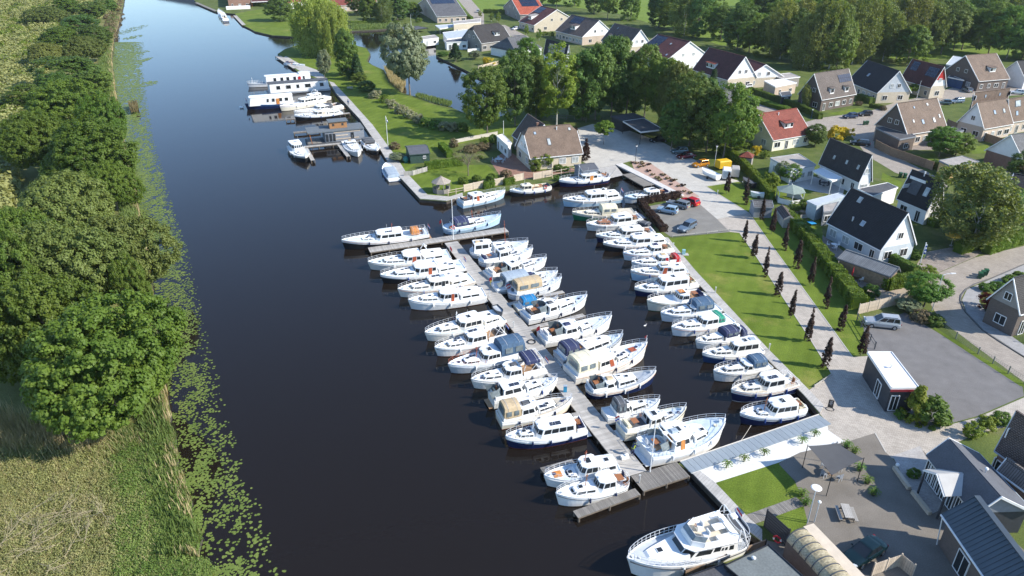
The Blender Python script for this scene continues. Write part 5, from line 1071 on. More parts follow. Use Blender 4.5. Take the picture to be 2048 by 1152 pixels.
house('row house with two small high skylights, behind the one with bright skylights',Z5(1682,692),Z5(1950,657),Z5(1720,860),H=8.8,ze=3.2,wall=BR_PINK,gable=BR_GREY,roof=T_BROWN,sky_=[(.32,.80,.6,.8),(.72,.80,.6,.8)])
house('row house cut by the picture edge with dark roof window and pale gable',Z5(1935,738),Z5(2200,700),Z5(2008,905),hs=1.05,H=8.4,ze=3.1,wall=BR_PINK,gable=WHITE,roof=T_BROWN,sky_=[(.25,.75,2.2,1.6),(.22,.35,.9,1.2)])
house('white house with dark tile roof, three skylights and white veranda',ZU(577,346),ZU(880,470),ZU(420,496),hs=1.0,H=8.2,ze=2.8,wall=WHITE,gable=WHITE,roof=T_ANTH,ov=.5,sky_=[(.28,.44,.7,.9),(.58,.46,.7,.9),(.85,.46,.7,1.0)])
house('white house with large plain black roof and glazed balcony gable',ZU(728,705),ZU(1140,886),ZU(548,951),hs=1.0,H=8.6,ze=2.8,wall=mat('pale_blue_grey_render',(.50,.54,.57),.8,.06,1.0),gable=WHITE,roof=T_BLACK,sky_=[(.25,.83,.8,1.0),(.52,.36,.8,.9)],chim=[(.35,.32,.6)])
r_,(L2,hw,hb,wt,rp,ro,wl)=house('black-roofed house with a roof terrace cut into the slope, behind the big birch',ZU(1168,572),ZU(1395,655),ZU(1010,762),hs=1.0,H=8.2,ze=2.8,wall=WHITE,gable=WHITE,roof=T_BLACK,sky_=[(.72,.52,.9,1.6)],chim=[(.42,.97,.6)])
MB().slab([rp(.18,.30,.04),rp(.5,.30,.04),rp(.5,.74,.04),rp(.18,.74,.04)],.05).build('roof_terrace',GREYC,ro); MB().box(rp(.15,.5,.25),(.12,2.2,.7),rx=0).build('parapet',WHITE,ro); MB().box(rp(.33,.77,.2),(3.4,.12,.5)).build('parapet',WHITE,ro)
house('stone-gabled house with bright red roof under a block of solar panels',Z3(1238,-12),Z3(1440,-18),Z3(1255,114),H=8.4,ze=2.9,wall=BR_GREY,gable=BR_GREY,roof=tiles('bright_red_roof_tiles',(.42,.10,.055)),solar_=[(.24,.88,.48,.96,6,2)])
house('cream-gabled house with wine-red roof, white box dormer and solar panels',Z4(315,45),Z4(440,72),Z4(215,182),H=8.6,ze=2.9,wall=BR_YEL,gable=BR_YEL,roof=T_WINE,dorm=[(.40,3.4,.22,1.6,FELT)],solar_=[(.05,.45,.62,.95,4,2)])
house('brick house with dark roof and a dormer carrying solar cells',Z4(550,112),Z4(765,155),Z4(466,246),H=8.6,ze=3.0,wall=BR_PINK,gable=BR_PINK,gtop=(BR_PINK,WHITE),roof=T_DKBR,dorm=[(.50,3.8,.26,1.6,T_DKBR)],solar_=[(.18,.55,.60,.94,4,2)])
house('brown-roofed house with small white dormer at its left eave',Z4(880,178),Z4(1083,228),Z4(805,318),H=8.6,ze=2.9,wall=BR_YEL,gable=WHITE,roof=T_DKBR,dorm=[(.24,2.0,.20,1.5)],sky_=[(.25,.80,.7,.8),(.60,.28,.7,.8),(.80,.28,.7,.8)])
house('white-gabled house with solar panels and four open skylights on dark red-brown tiles',Z4(1215,262),Z4(1462,318),Z4(1100,436),H=8.6,ze=2.9,wall=WHITE,gable=WHITE,roof=T_WINE,solar_=[(.03,.38,.40,.95,4,4)],sky_=[(.34,.78,.9,.9),(.62,.74,.9,.9),(.60,.30,.8,.9),(.84,.30,.8,.9),(.30,.30,.8,.9)])
house('largest wine-red roofed house with brown-roofed dormer, among the trees',Z4(1605,365),Z4(1888,435),Z4(1480,535),H=9.0,ze=3.0,wall=BR_YEL,gable=BR_YEL,gtop=(WHITE,WHITE),roof=T_WINE,dorm=[(.40,4.2,.24,1.6,T_RED)])
house('low garage house with wine-red roof and cream gable',Z4(1905,452),Z5(120,482),Z4(1860,605),H=6.4,ze=2.7,wall=BR_YEL,gable=WHITE,roof=T_WINE)
house('grey tiled house half hidden behind the tall green trees',Z4(1665,692),Z4(1840,676),Z4(1735,868),H=7.6,ze=2.8,wall=BR_YEL,gable=WHITE,roof=T_GREY)
house('dark slate house with white triple dormer by the pond',Z3(950,196),Z3(1140,176),Z3(985,336),H=8.2,ze=2.9,wall=BR_GREY,gable=BR_GREY,roof=T_ANTH,dorm=[(.62,2.6,.32,1.3)],half=1.5)
house('low hipped grey-roofed house in front of the slate house',Z3(1212,287),Z3(1338,270),Z3(1205,408),H=6.4,ze=2.7,wall=WHITE,roof=T_GREY,hip=2.5,sky_=[(.35,.5,.6,.7)])
house('black solar-roofed house with white triangular gable behind the light green tree',Z4(355,298),Z4(530,345),Z4(300,392),H=7.6,ze=2.7,wall=WHITE,gable=WHITE,roof=T_BLACK,solar_=[(.2,.9,.2,.8,7,3)])
house('hipped grey-brown roofed house with a strip of solar panels at the top of the picture',Z3(580,-15),Z3(800,-22),Z3(596,130),H=8.4,ze=2.9,wall=BR_PINK,gable=BR_PINK,roof=T_GREY,solar_=[(.1,.9,.66,.9,8,1)],sky_=[])
flat('long beige flat-roofed garage block with white edge',[Z3(790,165),Z3(1005,143),Z3(1000,168),Z3(795,185)],4.2,BR_YEL,FELT,'garage','garage','flat-roofed village buildings',windows=[(0,4),(2,4)])
flat('pale flat roof with a dark panel beside the slate house',[Z3(712,250),Z3(905,225),Z3(925,280),Z3(745,300)],3.2,WHITE,FELTG,'garage','garage','flat-roofed village buildings',windows=[(0,2)])
flat('grey lean-to with white window front below the slate house',[Z3(725,310),Z3(880,290),Z3(905,318),Z3(740,325)],2.9,WHITE,SLATE,'lean_to','extension','flat-roofed village buildings',windows=[(0,3)])
flat('small white boathouse by the pond jetty',[Z3(525,285),Z3(650,268),Z3(682,290),Z3(560,305)],2.6,WHITE,FELT,'boathouse','boathouse','flat-roofed village buildings',windows=[(0,2)])
flat('low grey carport roof at the pond end of the lane',[Z3(655,195),Z3(790,185),Z3(800,205),Z3(690,222)],2.6,GREYW,FELTG,'carport','carport','flat-roofed village buildings',posts=True)
flat('wide black jetty-side carport by the north shore of the pond',[Z3(315,213),Z3(520,200),Z3(600,215),Z3(440,235)],1.6,BLACKP,FELTD,'pond_deck','deck','flat-roofed village buildings',fasc=BLACKP,posts=True)
flat('cream flat-roofed annexe with dark windows behind the hedge',[Z5(105,605),Z5(255,590),Z5(350,618),Z5(190,650)],3.0,BR_PINK,FELTW,'annexe','annexe','flat-roofed village buildings',windows=[(0,2),(1,2)])
flat('brown-grey flat roof behind the cream annexe',[Z5(170,560),Z5(300,545),Z5(375,575),Z5(240,590)],2.8,BR_GREY,FELT,'annexe','annexe','flat-roofed village buildings')
flat('dark garden shed beside the cream annexe',[Z5(222,690),Z5(300,680),Z5(310,712),Z5(238,720)],2.3,DARKW,FELTD,'shed','shed','garden sheds',windows=[(0,1)])
flat('grey corrugated lean-to left of the dark brick house at the far right',[Z5(1520,418),Z5(1595,430),Z5(1530,495),Z5(1465,482)],2.8,GREYW,FELTG,'lean_to','shed','garden sheds')
flat('blue-fronted garage between the solar house and the dark brick house',[Z5(1480,575),Z5(1560,592),Z5(1600,600),Z5(1500,560)],2.7,DKBLUE,FELTD,'garage','garage','flat-roofed village buildings')
flat('brick garage with dark flat roof at the left foot of the big brown-roofed house',[Z5(940,955),Z5(1100,935),Z5(1240,1020),Z5(1120,1042)],3.0,BR_DARK,FELTD,'garage','garage','flat-roofed village buildings',windows=[(0,1)],fasc=GREYW)
flat('pink brick extension with white door at the right of the big brown-roofed house',[Z5(1400,975),Z5(1520,950),Z5(1598,975),Z5(1470,1005)],3.0,BR_PINK,FELTD,'annexe','annexe','flat-roofed village buildings',windows=[(0,2),(1,1)],fasc=GREYW)
flat('cream garden house with mossy flat roof and small windows',[ZU(145,490),ZU(352,460),ZU(475,538),ZU(298,572)],2.9,WHITE,FELT,'garden_house','garden house','flat-roofed village buildings',windows=[(2,2),(3,2),(0,3),(1,2)],fasc=GREYDECK)
flat('white veranda roof on posts in front of the white house',[ZU(453,582),ZU(520,560),ZU(668,632),ZU(590,657)],2.7,WHITE,WHITEC,'veranda','veranda','garden structures',posts=True)
flat('dark flat carport between the white house and the black-roofed houses',[ZU(775,712),ZU(990,668),ZU(1065,702),ZU(885,765)],2.9,WHITE,FELTD,'carport','carport','flat-roofed village buildings',windows=[])
flat('long pale blue-grey shed left of the large black roof',[ZU(410,800),ZU(640,742),ZU(690,762),ZU(480,835)],2.7,PALEBL,FELTG,'shed','shed','garden sheds',windows=[(0,1),(2,2)],fasc=PALEBL)
flat('grey-brown shed with a small window against the large black roof',[ZU(528,830),ZU(640,805),ZU(600,870),ZU(530,880)],2.5,GREYW,FELT,'shed','shed','garden sheds',windows=[(0,1)],fasc=GREYW)
flat('pale timber summer house with grey flat roof and open front',[ZU(1362,508),ZU(1530,475),ZU(1650,515),ZU(1455,552)],2.6,YELW,FELT,'summer_house','summer house','garden structures',windows=[(0,2),(1,2)],fasc=GREYW)
flat('wide flat roof with two long skylights at the right edge of the picture',[ZU(1745,605),ZU(1900,570),ZU(2000,600),ZU(1850,650)],2.8,BR_DARK,FELT,'garage','garage','flat-roofed village buildings',fasc=GREYW)
house('slate-grey roofed house at the right edge behind the wooden fence',ZU(1880,322),ZU(2120,290),ZU(1980,392),H=7.0,ze=2.8,wall=BR_RED,roof=T_GREY,wins=False,gtop=(WHITE,WHITE))
house('dark house at the right edge beyond the summer house',ZU(1900,600),ZU(2150,640),ZU(1890,700),H=7.0,ze=2.8,wall=BR_DARK,roof=T_BLACK,wins=False)
house('dark roofed house behind the red maple at the right edge',q('U2',1900,560),q('U2',2150,500),q('U2',1905,660),H=7.0,ze=3.2,wall=BR_DARK,gable=BR_GREY,roof=T_ANTH,wins=True)
house('white gabled house peeking over the far right edge',(2034,122),(2100,118),(2005,146),H=7,ze=2.8,wall=WHITE,roof=T_BLACK,wins=False)
# top left farm buildings
house('grey boarded barn house at the far bank jetty',(418,-34),(452,-37),(428,0),H=7,ze=4.0,wall=GREYW,gable=GREYW,roof=T_ANTH)
flat('brown boarded house beyond the white hedge wall on the far bank',[(452,-18),(495,-20),(500,-4),(455,-2)],4.5,BR_RED,FELTD,'house','house','houses of the village',windows=[(0,3)])
flat('red-brown open shed on the far lawn',[(500,-6),(545,-8),(548,2),(503,4)],2.6,WOODV,T_RED,'open_shed','shed','garden sheds',posts=True)
flat('low white wall in front of the far bank houses',[(452,13),(500,11),(500,13),(452,15)],1.2,WHITE,WHITE,'garden_wall','wall','garden walls',over=.02)
house('orange-roofed house behind the weeping willow',(560,-14),(600,-17),(552,8),H=7.5,ze=3,wall=WHITE,roof=T_RED)
house('low orange-roofed house right of the weeping willow',(655,-10),(705,-12),(655,12),H=7,ze=3,wall=BR_PINK,roof=T_RED)
house('orange-roofed house right of the low one at the top edge',(712,-12),(750,-14),(706,8),H=7.5,ze=3,wall=BR_PINK,roof=T_RED)
# ============================================================ MARINA BUILDINGS IN FRONT
GRP='marina buildings'
# club house
def club2():
    a,b=Q('U8',1475,252,4.8),Q('U8',1815,632,4.8); el=Q('U8',1292,318,2.8); er=Q('U8',1625,300,2.8)
    d=b-a; L=d.length; ux=d.normalized(); uy=Vector((-ux.y,ux.x,0)); rz=math.atan2(ux.y,ux.x)
    wl,wr=abs((el-a).dot(uy)),abs((er-a).dot(uy)); sl=1 if (el-a).dot(uy)>0 else -1
    root=thing('club_house','dark boarded club house with slate roof, white trim and glazed doors','club house',(a.x,a.y,0),rz,GRP)
    yl,yr=-wl,wr; H,ze=4.8,2.8      # local -y is the side facing the yard
    w_=MB().prism([(.3,yl+.3),(L-.3,yl+.3),(L-.3,yr-.3),(.3,yr-.3)],0,ze-.12).build('wall',DARKW,root)
    for s,x in ((0,.32),(1,L-.32)):
        MB().slab([(x,yl+.3,ze-.14),(x,yr-.3,ze-.14),(x,0,H-.2)] if s else [(x,yr-.3,ze-.14),(x,yl+.3,ze-.14),(x,0,H-.2)],.06).build('gable',DARKW if s== 0 else GREYW,root)
    def pl(p,nm,m,t=.14): return MB().slab([(x,y,z-t) for x,y,z in p],t).build(nm,m,root)
    r1=pl([(0,yl,ze),(L,yl,ze),(L,0,H),(0,0,H)],'roof',SLATE); pl([(L,yr,ze),(0,yr,ze),(0,0,H),(L,0,H)],'roof',SLATE)
    for x in (-.04,L+.04):
        mb=MB()
        for y0 in (yl,yr): mb.loft([[(x-.05,y0,ze-.2),(x+.05,y0,ze-.2),(x+.05,y0,ze+.06),(x-.05,y0,ze+.06)],[(x-.05,0,H-.2),(x+.05,0,H-.2),(x+.05,0,H+.06),(x-.05,0,H+.06)]])
        mb.build('barge_board',WHITE,root)
    MB().box((L/2,yr+.05,ze-.08),(L,.12,.14)).build('gutter',PALEBL,root)
    # porch gable
    xp=L*.50; hp=1.75; yo=yl-1.5; zr=ze+1.1
    ybk=-(H-zr)/(H-ze)*wl
    mt=mat('pale_grey_porch_roofing',(.46,.45,.43),.75,.08,1.0)
    for s in (-1,1):
        p=[(xp,yo,zr),(xp,ybk,zr),(xp+s*hp,yl,ze+.02),(xp+s*hp,yo,ze+.02)]
        if s<0: p=p[::-1]
        p2=[Vector(v) for v in p]; n=(p2[1]-p2[0]).cross(p2[2]-p2[0])
        if n.z<0: p2=p2[::-1]
        MB().slab(p2,.1).build('porch_roof',mt,root)
    mb=MB()
    for s in (-1,1): mb.tube((xp,yo-.05,zr),(xp+s*hp,yo-.05,ze-.0),.09,n=4)
    mb.build('barge_board',WHITE,root)
    for s in (-1,1): MB().box((xp+s*(hp-.1),yo+.1,ze/2),(.14,.14,ze)).build('post',DARKW,root)
    yw=yl+.3
    for xx in (L*.06,L*.14,L*.22,L*.30,L*.44,L*.56,L*.70,L*.78,L*.86): window(w_,(xx,yw,1.25),(1,0,0),.75,2.1,(0,-1,0),GLASS,door=True)
    return root
club2()
# long metal shed
def metal_shed():
    a,b=Q('U8',1655,628,5.6),Q('U8',2040,1130,5.6); el=Q('U8',1405,718,3.4); d=b-a; ux=d.normalized(); uy=Vector((-ux.y,ux.x,0)); rz=math.atan2(ux.y,ux.x)
    L=d.length+3; wl=abs((el-a).dot(uy)); wr=wl*.62
    root=thing('workshop','long workshop with seamed dark blue-grey metal roof and brick walls','workshop',(a.x,a.y,0),rz,GRP); H,ze=5.6,3.4
    w_=MB().prism([(.25,-wl+.5),(L-.25,-wl+.5),(L-.25,wr-.3),(.25,wr-.3)],0,ze-.1).build('wall',BR_DARK,root)
    MB().slab([(.27,wr-.3,ze-.1),(.27,-wl+.5,ze-.1),(.27,0,H-.2)],.05).build('gable',DARKW,root)
    for p in ([(0,-wl,ze),(L,-wl,ze),(L,0,H),(0,0,H)],[(L,wr,ze+.6),(0,wr,ze+.6),(0,0,H),(L,0,H)]): MB().slab([(x,y,z-.12) for x,y,z in p],.12).build('roof',METAL,root)
    n=int(L/.42); rib=MB().slab([(-.03,-wl,ze),(.03,-wl,ze),(.03,-.05,H),(-.03,-.05,H)],.06).mesh('seam',METAL)
    for i in range(n+1): link('seam',rib,root,(i*L/n,0,0))
    MB().box((L/2,-.0,H+.03),(L,.5,.08)).build('ridge',METAL,root); MB().box((L/2,-wl-.07,ze-.05),(L,.13,.13)).build('gutter',WHITE_TUBE,root)
    MB().tube((.25,-wl-.05,ze-.1),(.25,-wl+.35,0),.05,n=6).build('downpipe',WHITE_TUBE,root)
    for xx in (3.5,7.5): window(w_,(xx,-wl+.5,1.2),(1,0,0),1.6,2.1,(0,-1,0),GLASS)
metal_shed()
# office kiosk with white flat roof
r,loc,inn=flat('dark kiosk building with white flat roof and wine-red front edge',[q('V4',378,373),q('V4',590,373),q('V4',835,690),q('V4',590,690)],3.1,DARKW,FELTW,'kiosk','kiosk',GRP,windows=[])
for i in range(4):
    a,b=Vector((*inn[i],0)),Vector((*inn[(i+1) % 4],0)); d=b-a; ax=d.normalized(); out=Vector((ax.y,-ax.x,0))
    if out.x<-.6: window(r,a+d*.62+Vector((0,0,1.2)),ax,1.2,2.0,out,GLASS,door=True)
    if out.y<-.6:
        window(r,a+d*.25+Vector((0,0,1.2)),ax,.9,2.0,out,GLASS,door=True)
        MB().box((a+b)/2+out*.22+Vector((0,0,3.02)),(d.length+.3,.05,.3),rz=math.atan2(d.y,d.x)).build('red_edge',mat('wine_red_trim',(.22,.02,.03),.5,.1,2.0),r)
MB().cyl((0,.3,3.1),.08,.6,6).box((0,.3,3.75),(.3,.3,.06)).build('vent_pipe',CHROME,r)
# boathouse roofs at the bottom
flat('grey flat roof of the boathouse at the bottom of the picture',[Z8(5,1085),Z8(290,950),Z8(520,1160),Z8(250,1290)],2.6,FENCEW,mat('weathered_slate_membrane',(.15,.165,.16),.8,.12,.6,scale2=5),'boathouse','boathouse',GRP,fasc=BLACKP)
flat('dark brown flat roof left of the grey boathouse roof',[q('U7',1400,1165),q('U7',1655,1075),q('U7',1760,1152),q('U7',1700,1300),q('U7',1400,1260)],2.2,FENCEW,FELTD,'boathouse','boathouse',GRP,fasc=BLACKP)
MBv=MB().cyl((0,0,0),.09,.35,8).ball((0,0,.4),.2,8,5,sz=.6); vv=MBv.build('roof_vent',CHROME,None,Q('U8',190,1055,2.6)); tag(vv,'small silver vent on the grey boathouse roof','vent')
# tunnel-roofed workshop
def tunnel():
    a,b=Q('U8',490,850,3.0),Q('U8',800,1180,3.0); d=b-a; L=d.length+1.5; rz=math.atan2(d.y,d.x); uy=Vector((-d.y,d.x,0)).normalized()
    e1,e2=Q('U8',432,880,2.3),Q('U8',545,812,2.3); hw=abs((e2-e1).dot(uy))/2
    c=a+Vector((0,0,-3.0)); root=thing('tunnel_shed','shed with ribbed tunnel roof of mossy translucent sheets','shed',c,rz,GRP)
    TR=mat('mossy_translucent_sheet',(.30,.25,.15),.6,.3,2.5,rgb2=(.46,.40,.27),scale2=9,stretch=(1,.3,1)); n=9
    MB().prism([(0,-hw),(L,-hw),(L,hw),(0,hw)],0,2.15).build('wall',BR_DARK,root)
    def arc(x,r=0): return [(x,hw*math.cos(t),2.15+(.85+r)*math.sin(t)) for t in [math.pi*k/10 for k in range(11)]]
    pw=L/n
    me=MB().loft([[(0,y,z) for _,y,z in arc(0)]+[(0,0,2.1)],[(pw-.05,y,z) for _,y,z in arc(0)]+[(pw-.05,0,2.1)]]).mesh('roof_sheet',TR)
    rb=MB().path(arc(0,.03),.05,4).mesh('rib',GREYC)
    for i in range(n): link('roof_sheet',me,root,(i*pw,0,0)); link('rib',rb,root,(i*pw-.02,0,0))
    s=1 if (e2-a).dot(uy)>0 else -1
    MB().box((L/2-.2,s*(hw+.55),2.35),(L+.8,1.1,.12)).build('pale_eave',mat('pale_plywood',(.58,.49,.38),.8,.08,1.5),root)
tunnel()
# ------------------------------------------------------------ slatted screens and fences
def fence(label,pts,h=1.8,panel=1.8,m=None,name='fence',group='timber fences',slat='vertical',sw=.16,post=None,z=0.0,cap=True,world=False):
    ps=[Vector(p) for p in pts] if world else [P(*p) for p in pts]
    o=ps[0]; t=thing(name,label,'fence',(o.x,o.y,z),0,group); m=m or FENCEW; post=post or m
    pm=MB().box((0,0,h/2+.04),(.11,.11,h+.08)).mesh('post',post); count=0
    sm={}
    for a,b in zip(ps,ps[1:]):
        d=b-a; L=d.length; n=max(1,round(L/panel)); rz=math.atan2(d.y,d.x); pl=L/n
        for i in range(n):
            p0=a-o+d*(i/n); link('post',pm,t,(p0.x,p0.y,0),rz)
            mid=a-o+d*((i+.5)/n)
            if slat== 'vertical':
                k=max(3,int(pl/sw)); key=round(pl/k,3)
                if key not in sm: sm[key]=MB().box((0,0,h/2),(pl/k-.025,.03,h-.08)).mesh('board',m)
                for j in range(k):
                    pj=a-o+d*((i+(j+.5)/k)/n); count += 1
                    if count<290: link('board',sm[key],t,(pj.x,pj.y,rng.uniform(-.01,.01)),rz)
            elif slat== 'horizontal':
                k=max(3,int(h/sw)); key=('h',round(pl,2))
                if key not in sm: sm[key]=MB().box((0,0,0),(pl-.12,.03,h/k-.03)).mesh('slat',m)
                for j in range(k): link('slat',sm[key],t,(mid.x,mid.y,(j+.5)*h/k),rz)
            elif slat== 'rail':
                key=('r',round(pl,2))
                if key not in sm: sm[key]=MB().box((0,0,h*.9),(pl,.05,.09)).box((0,0,h*.5),(pl,.04,.07)).mesh('rail',m)
                link('rail',sm[key],t,(mid.x,mid.y,0),rz)
            elif slat== 'panel':
                key=('p',round(pl,2))
                if key not in sm: sm[key]=MB().box((0,0,h/2),(pl-.1,.05,h-.05)).box((0,.0,h-.02),(pl-.06,.1,.06)).mesh('panel',m)
                link('panel',sm[key],t,(mid.x,mid.y,rng.uniform(-.03,.02)),rz)
            elif slat== 'mesh':
                key=('m',round(pl,2))
                if key not in sm:
                    mb=MB()
                    for j in range(5): mb.box((0,0,h*(j+.6)/5),(pl,.015,.018))
                    for j in range(int(pl/.3)): mb.box((-pl/2+.3*j,0,h/2),(.014,.014,h))
                    sm[key]=mb.mesh('mesh_panel',m)
                link('mesh_panel',sm[key],t,(mid.x,mid.y,0),rz)
    link('post',pm,t,(ps[-1].x-o.x,ps[-1].y-o.y,0))
    return t
fence('pale vertical board fence behind the silver off-road car',[q('U2',775,825),q('U2',1190,722)],1.7,1.9,FENCEP,sw=.17)
fence('long brown timber fence along the lane below the big brown-roofed house',[ZU(895,415),ZU(1000,470),ZU(1310,578)],1.9,1.9,FENCEW,slat='panel')
fence('long timber fence from the street corner past the row houses',[ZU(1412,262),ZU(1540,320),ZU(1700,372),ZU(1890,430)],1.9,1.9,FENCEW,slat='panel')
fence('dark timber fence behind the conifer at the right edge',[ZU(1785,470),ZU(1990,560)],1.9,1.9,BR_RED,slat='panel')
fence('cream slatted garden fence above the three moored cruisers',[Z7(722,705),Z7(870,672)],1.5,1.9,FENCEP,slat='horizontal',sw=.19,group='slatted harbour fence bays')
fence('slatted fence bay between the two clipped hedge gaps',[Z7(958,660),Z7(1032,645)],1.5,1.9,FENCEP,slat='horizontal',sw=.19,group='slatted harbour fence bays')
fence('slatted fence bay left of the black-hulled launch',[Z7(1105,628),Z7(1180,612)],1.5,1.9,FENCEP,slat='horizontal',sw=.19,group='slatted harbour fence bays')
fence('slatted fence bay in front of the farmhouse windows',[Z7(1255,612),Z7(1400,585)],1.5,1.9,FENCEP,slat='horizontal',sw=.19,group='slatted harbour fence bays')
fence('open rail fence beside the wooden gazebo',[Z7(600,735),Z7(722,712)],1.2,1.5,FENCEP,slat='rail',group='rail fences')
fence('white rail fence from the farmhouse to the boat shed',[Z7(1400,600),Z7(1600,560)],1.6,2.0,FENCEP,slat='rail',group='rail fences')
fence('low grey board fence between the hedge and the quay',[Z7(262,585),Z7(330,580),Z7(440,548)],1.1,1.5,PLANKM,sw=.2)
fence('garden wall along the top of the farmhouse garden',[Z7(660,330),Z7(980,268)],.9,2.4,mat('pale_coping',(.50,.46,.40),.85,.1,2.0),slat='panel')
fence('dark paddock rail fence at the left of the gravel yard',[q('U2',768,870),q('U2',895,1075)],1.1,1.8,GREYC,slat='rail',group='rail fences')
fence('steel mesh fence on the grass strip beside the gravel yard',[q('U2',1390,905),q('U2',1480,1000),q('U2',1640,1110),(2048,768),(2120,812)],1.0,2.6,mat('green_grey_wire',(.12,.14,.12),.6,.1,2.0),slat='mesh',group='mesh fences')
fence('dark wire fence around the red maple garden',[q('U2',1690,800),q('U2',1750,880),q('U2',1990,1030)],1.0,2.4,GREYC,slat='mesh',group='mesh fences')
fence('brown board screen along the berth of the motor yacht',[q('U7',1400,1160),q('U7',1930,955)],.75,2.4,FENCEW,slat='panel',group='board screens',post=BLACKP)
fence('dark slatted screen with a lifebuoy between lawn and boathouse',[q('U8',262,830),q('U8',405,960)],2.1,1.9,DARKW,slat='horizontal',sw=.3,group='board screens')
rg=ring
bo=thing('lifebuoy','white lifebuoy hanging on the dark slatted screen','lifebuoy',Q('U8',346,905,1.1)+Vector((-.0,-.12,0)),R(-45)); ring(bo,(0,0,0),.34,'y',name='buoy_ring')
fence('wicker fence at the bottom edge by the dark green car',[q('U8',965,1150),q('U8',1140,1090),q('U8',1225,1160)],1.5,1.4,FENCEP,sw=.2)
fence('dark fence hiding the trees behind the paved square',[Z4(395,920),Z4(630,915),Z4(660,940)],1.2,2.0,PLANKD,slat='rail',group='rail fences')
fence('low timber rail along the parking place',[q('U3',940,515),q('U3',1120,498),q('U3',1380,468)],.35,2.2,PLANKM,slat='rail',group='low timber kerb rails')
fence('low timber edging at the corner of the long lawn',[q('U6',1645,900),q('U6',1775,812)],.3,1.8,PLANKM,slat='rail',group='low timber kerb rails')
fence('white fence beside the pond bank terrace',[Z3(985,535),Z3(1140,495)],1.3,1.8,FENCEP,slat='panel')
fence('pale garden wall in front of the slate house',[Z3(905,400),Z3(1080,385)],1.2,2.0,WHITE,slat='panel')
# terrace kerb wall of the club house
for lab,a_,b_ in (('beige low wall with white ball lamp at the club house terrace',(1110,450),(1210,590)),('beige low wall in front of the workshop terrace',(1230,610),(1345,755))):
    a,b=Q('U8',*a_),Q('U8',*b_); d=b-a; t=thing('low_wall',lab,'wall',a,math.atan2(d.y,d.x),'terrace walls')
    n=6; me=MB().box((0,0,.2),(d.length/n-.02,.35,.4)).mesh('coping_stone',mat('beige_stone',(.50,.42,.32),.85,.1,2.0))
    for i in range(n): link('coping_stone',me,t,(d.length*(i+.5)/n,0,0))
bl=MB().ball((0,0,.55),.2,10,7).build('ball_lamp',WHITE,None,Q('U8',1128,452,0)); tag(bl,'white ball lamp at the end of the terrace wall','lamp')
# shade sail
def sail():
    pts=[Q('U8',548,300,2.9),Q('U8',740,280,2.6),Q('U8',915,385,2.9),Q('U8',705,495,2.6)]
    t=thing('shade_sail','dark grey shade sail stretched on four thin posts over the yard','shade sail',(pts[0].x,pts[0].y,0),0); o=Vector((pts[0].x,pts[0].y,0)); n=8; vs=[]
    for i in range(n+1):
        for j in range(n+1):
            u,v=i/n,j/n; p=bilerp([pts[0],pts[1],pts[2],pts[3]],u,v); c=Vector((sum(p_.x for p_ in pts)/4,sum(p_.y for p_ in pts)/4,p.z)); e=(abs(u-.5)*2) ** 2+(abs(v-.5)*2) ** 2
            pull=.06*(4*u*(1-u)*(abs(v-.5)*2) ** 3+4*v*(1-v)*(abs(u-.5)*2) ** 3)
            p=p+(c-p)*pull; vs.append(p-o)
    m=n+1; fs=[(i*m+j,i*m+j+1,(i+1)*m+j+1,(i+1)*m+j) for i in range(n) for j in range(n)]
    lo=[v-Vector((0,0,.015)) for v in vs]
    mb=MB().add(vs,[f[::-1] for f in fs]).add(lo,fs); mb.smooth=True; mb.build('sail',mat('dark_grey_shade_cloth',(.075,.075,.078),.85,.06,2.0),t)
    for p in pts: b=p-o; MB().tube((b.x,b.y,0),(b.x,b.y,p.z+.15),.04,n=6).build('post',BLACKP,t)
sail()
# picnic tables
def picnic(label,loc,rz):
    t=thing('picnic_table',label,'picnic table',loc,rz,'picnic tables')
    pl=MB().box((0,0,0),(1.8,.14,.045)).mesh('plank',PLANKM)
    for i in range(5): link('plank',pl,t,(0,(i-2)*.155,.76))
    for s in (-1,1):
        for k in (0,1): link('plank',pl,t,(0,s*(.62+k*.155),.45))
    for x in (-.65,.65):
        MB().box((x,0,.70),(.07,.8,.1)).box((x,0,.38),(.07,1.7,.1)).tube((x,-.25,.72),(x,-.6,0),.045,n=4).tube((x,.25,.72),(x,.6,0),.045,n=4).build('frame',PILE,t)
picnic('grey plank picnic table standing alone on the asphalt yard',Q('U8',795,765),R(82))
picnic('small white picnic table on the lawn by the far quay',Q('T6',1400,295),R(15))
def garden_table(label,loc,rz,m,rad=.6,chairs=4,cm=None,group='garden furniture sets'):
    t=thing('garden_table',label,'garden table',loc,rz,group)
    MB().cyl((0,0,.70),rad,.05,12).build('table_top',m,t); MB().cyl((0,0,0),.06,.7,6).cyl((0,0,0),.3,.04,8).build('leg',m,t)
    for k in range(chairs):
        a=2*math.pi*k/chairs+.4; c=thing('garden_chair',('chair left of the ','chair behind the ','chair right of the ','chair in front of the ','fifth chair at the ')[k]+label,'garden chair',Vector(loc)+Vector((math.cos(a),math.sin(a),0))*(rad+.4),a+rz*0,'garden chairs')
        MB().box((0,0,.44),(.45,.45,.05)).build('seat',cm or m,c); MB().box((.22,0,.7),(.04,.45,.5)).build('backrest',cm or m,c)
        lg=shared('chleg',lambda: MB().box((0,0,.21),(.04,.04,.42)).mesh('leg',CHROME))
        for dx in (-.19,.19):
            for dy in (-.19,.19): link('leg',lg,c,(dx,dy,0))
garden_table('round grey table on the farmhouse red brick terrace',Z7_loc if False else Q('T7',990,475),0,GREYDECK,.9,5)
garden_table('dark table under the edge of the shade sail',Q('U8',700,485),.3,FENCEW,.6,4,GREYW)
garden_table('white table on the terrace beside the large black-roofed house',Q('U2',600,345),0,WHITE,.5,3)
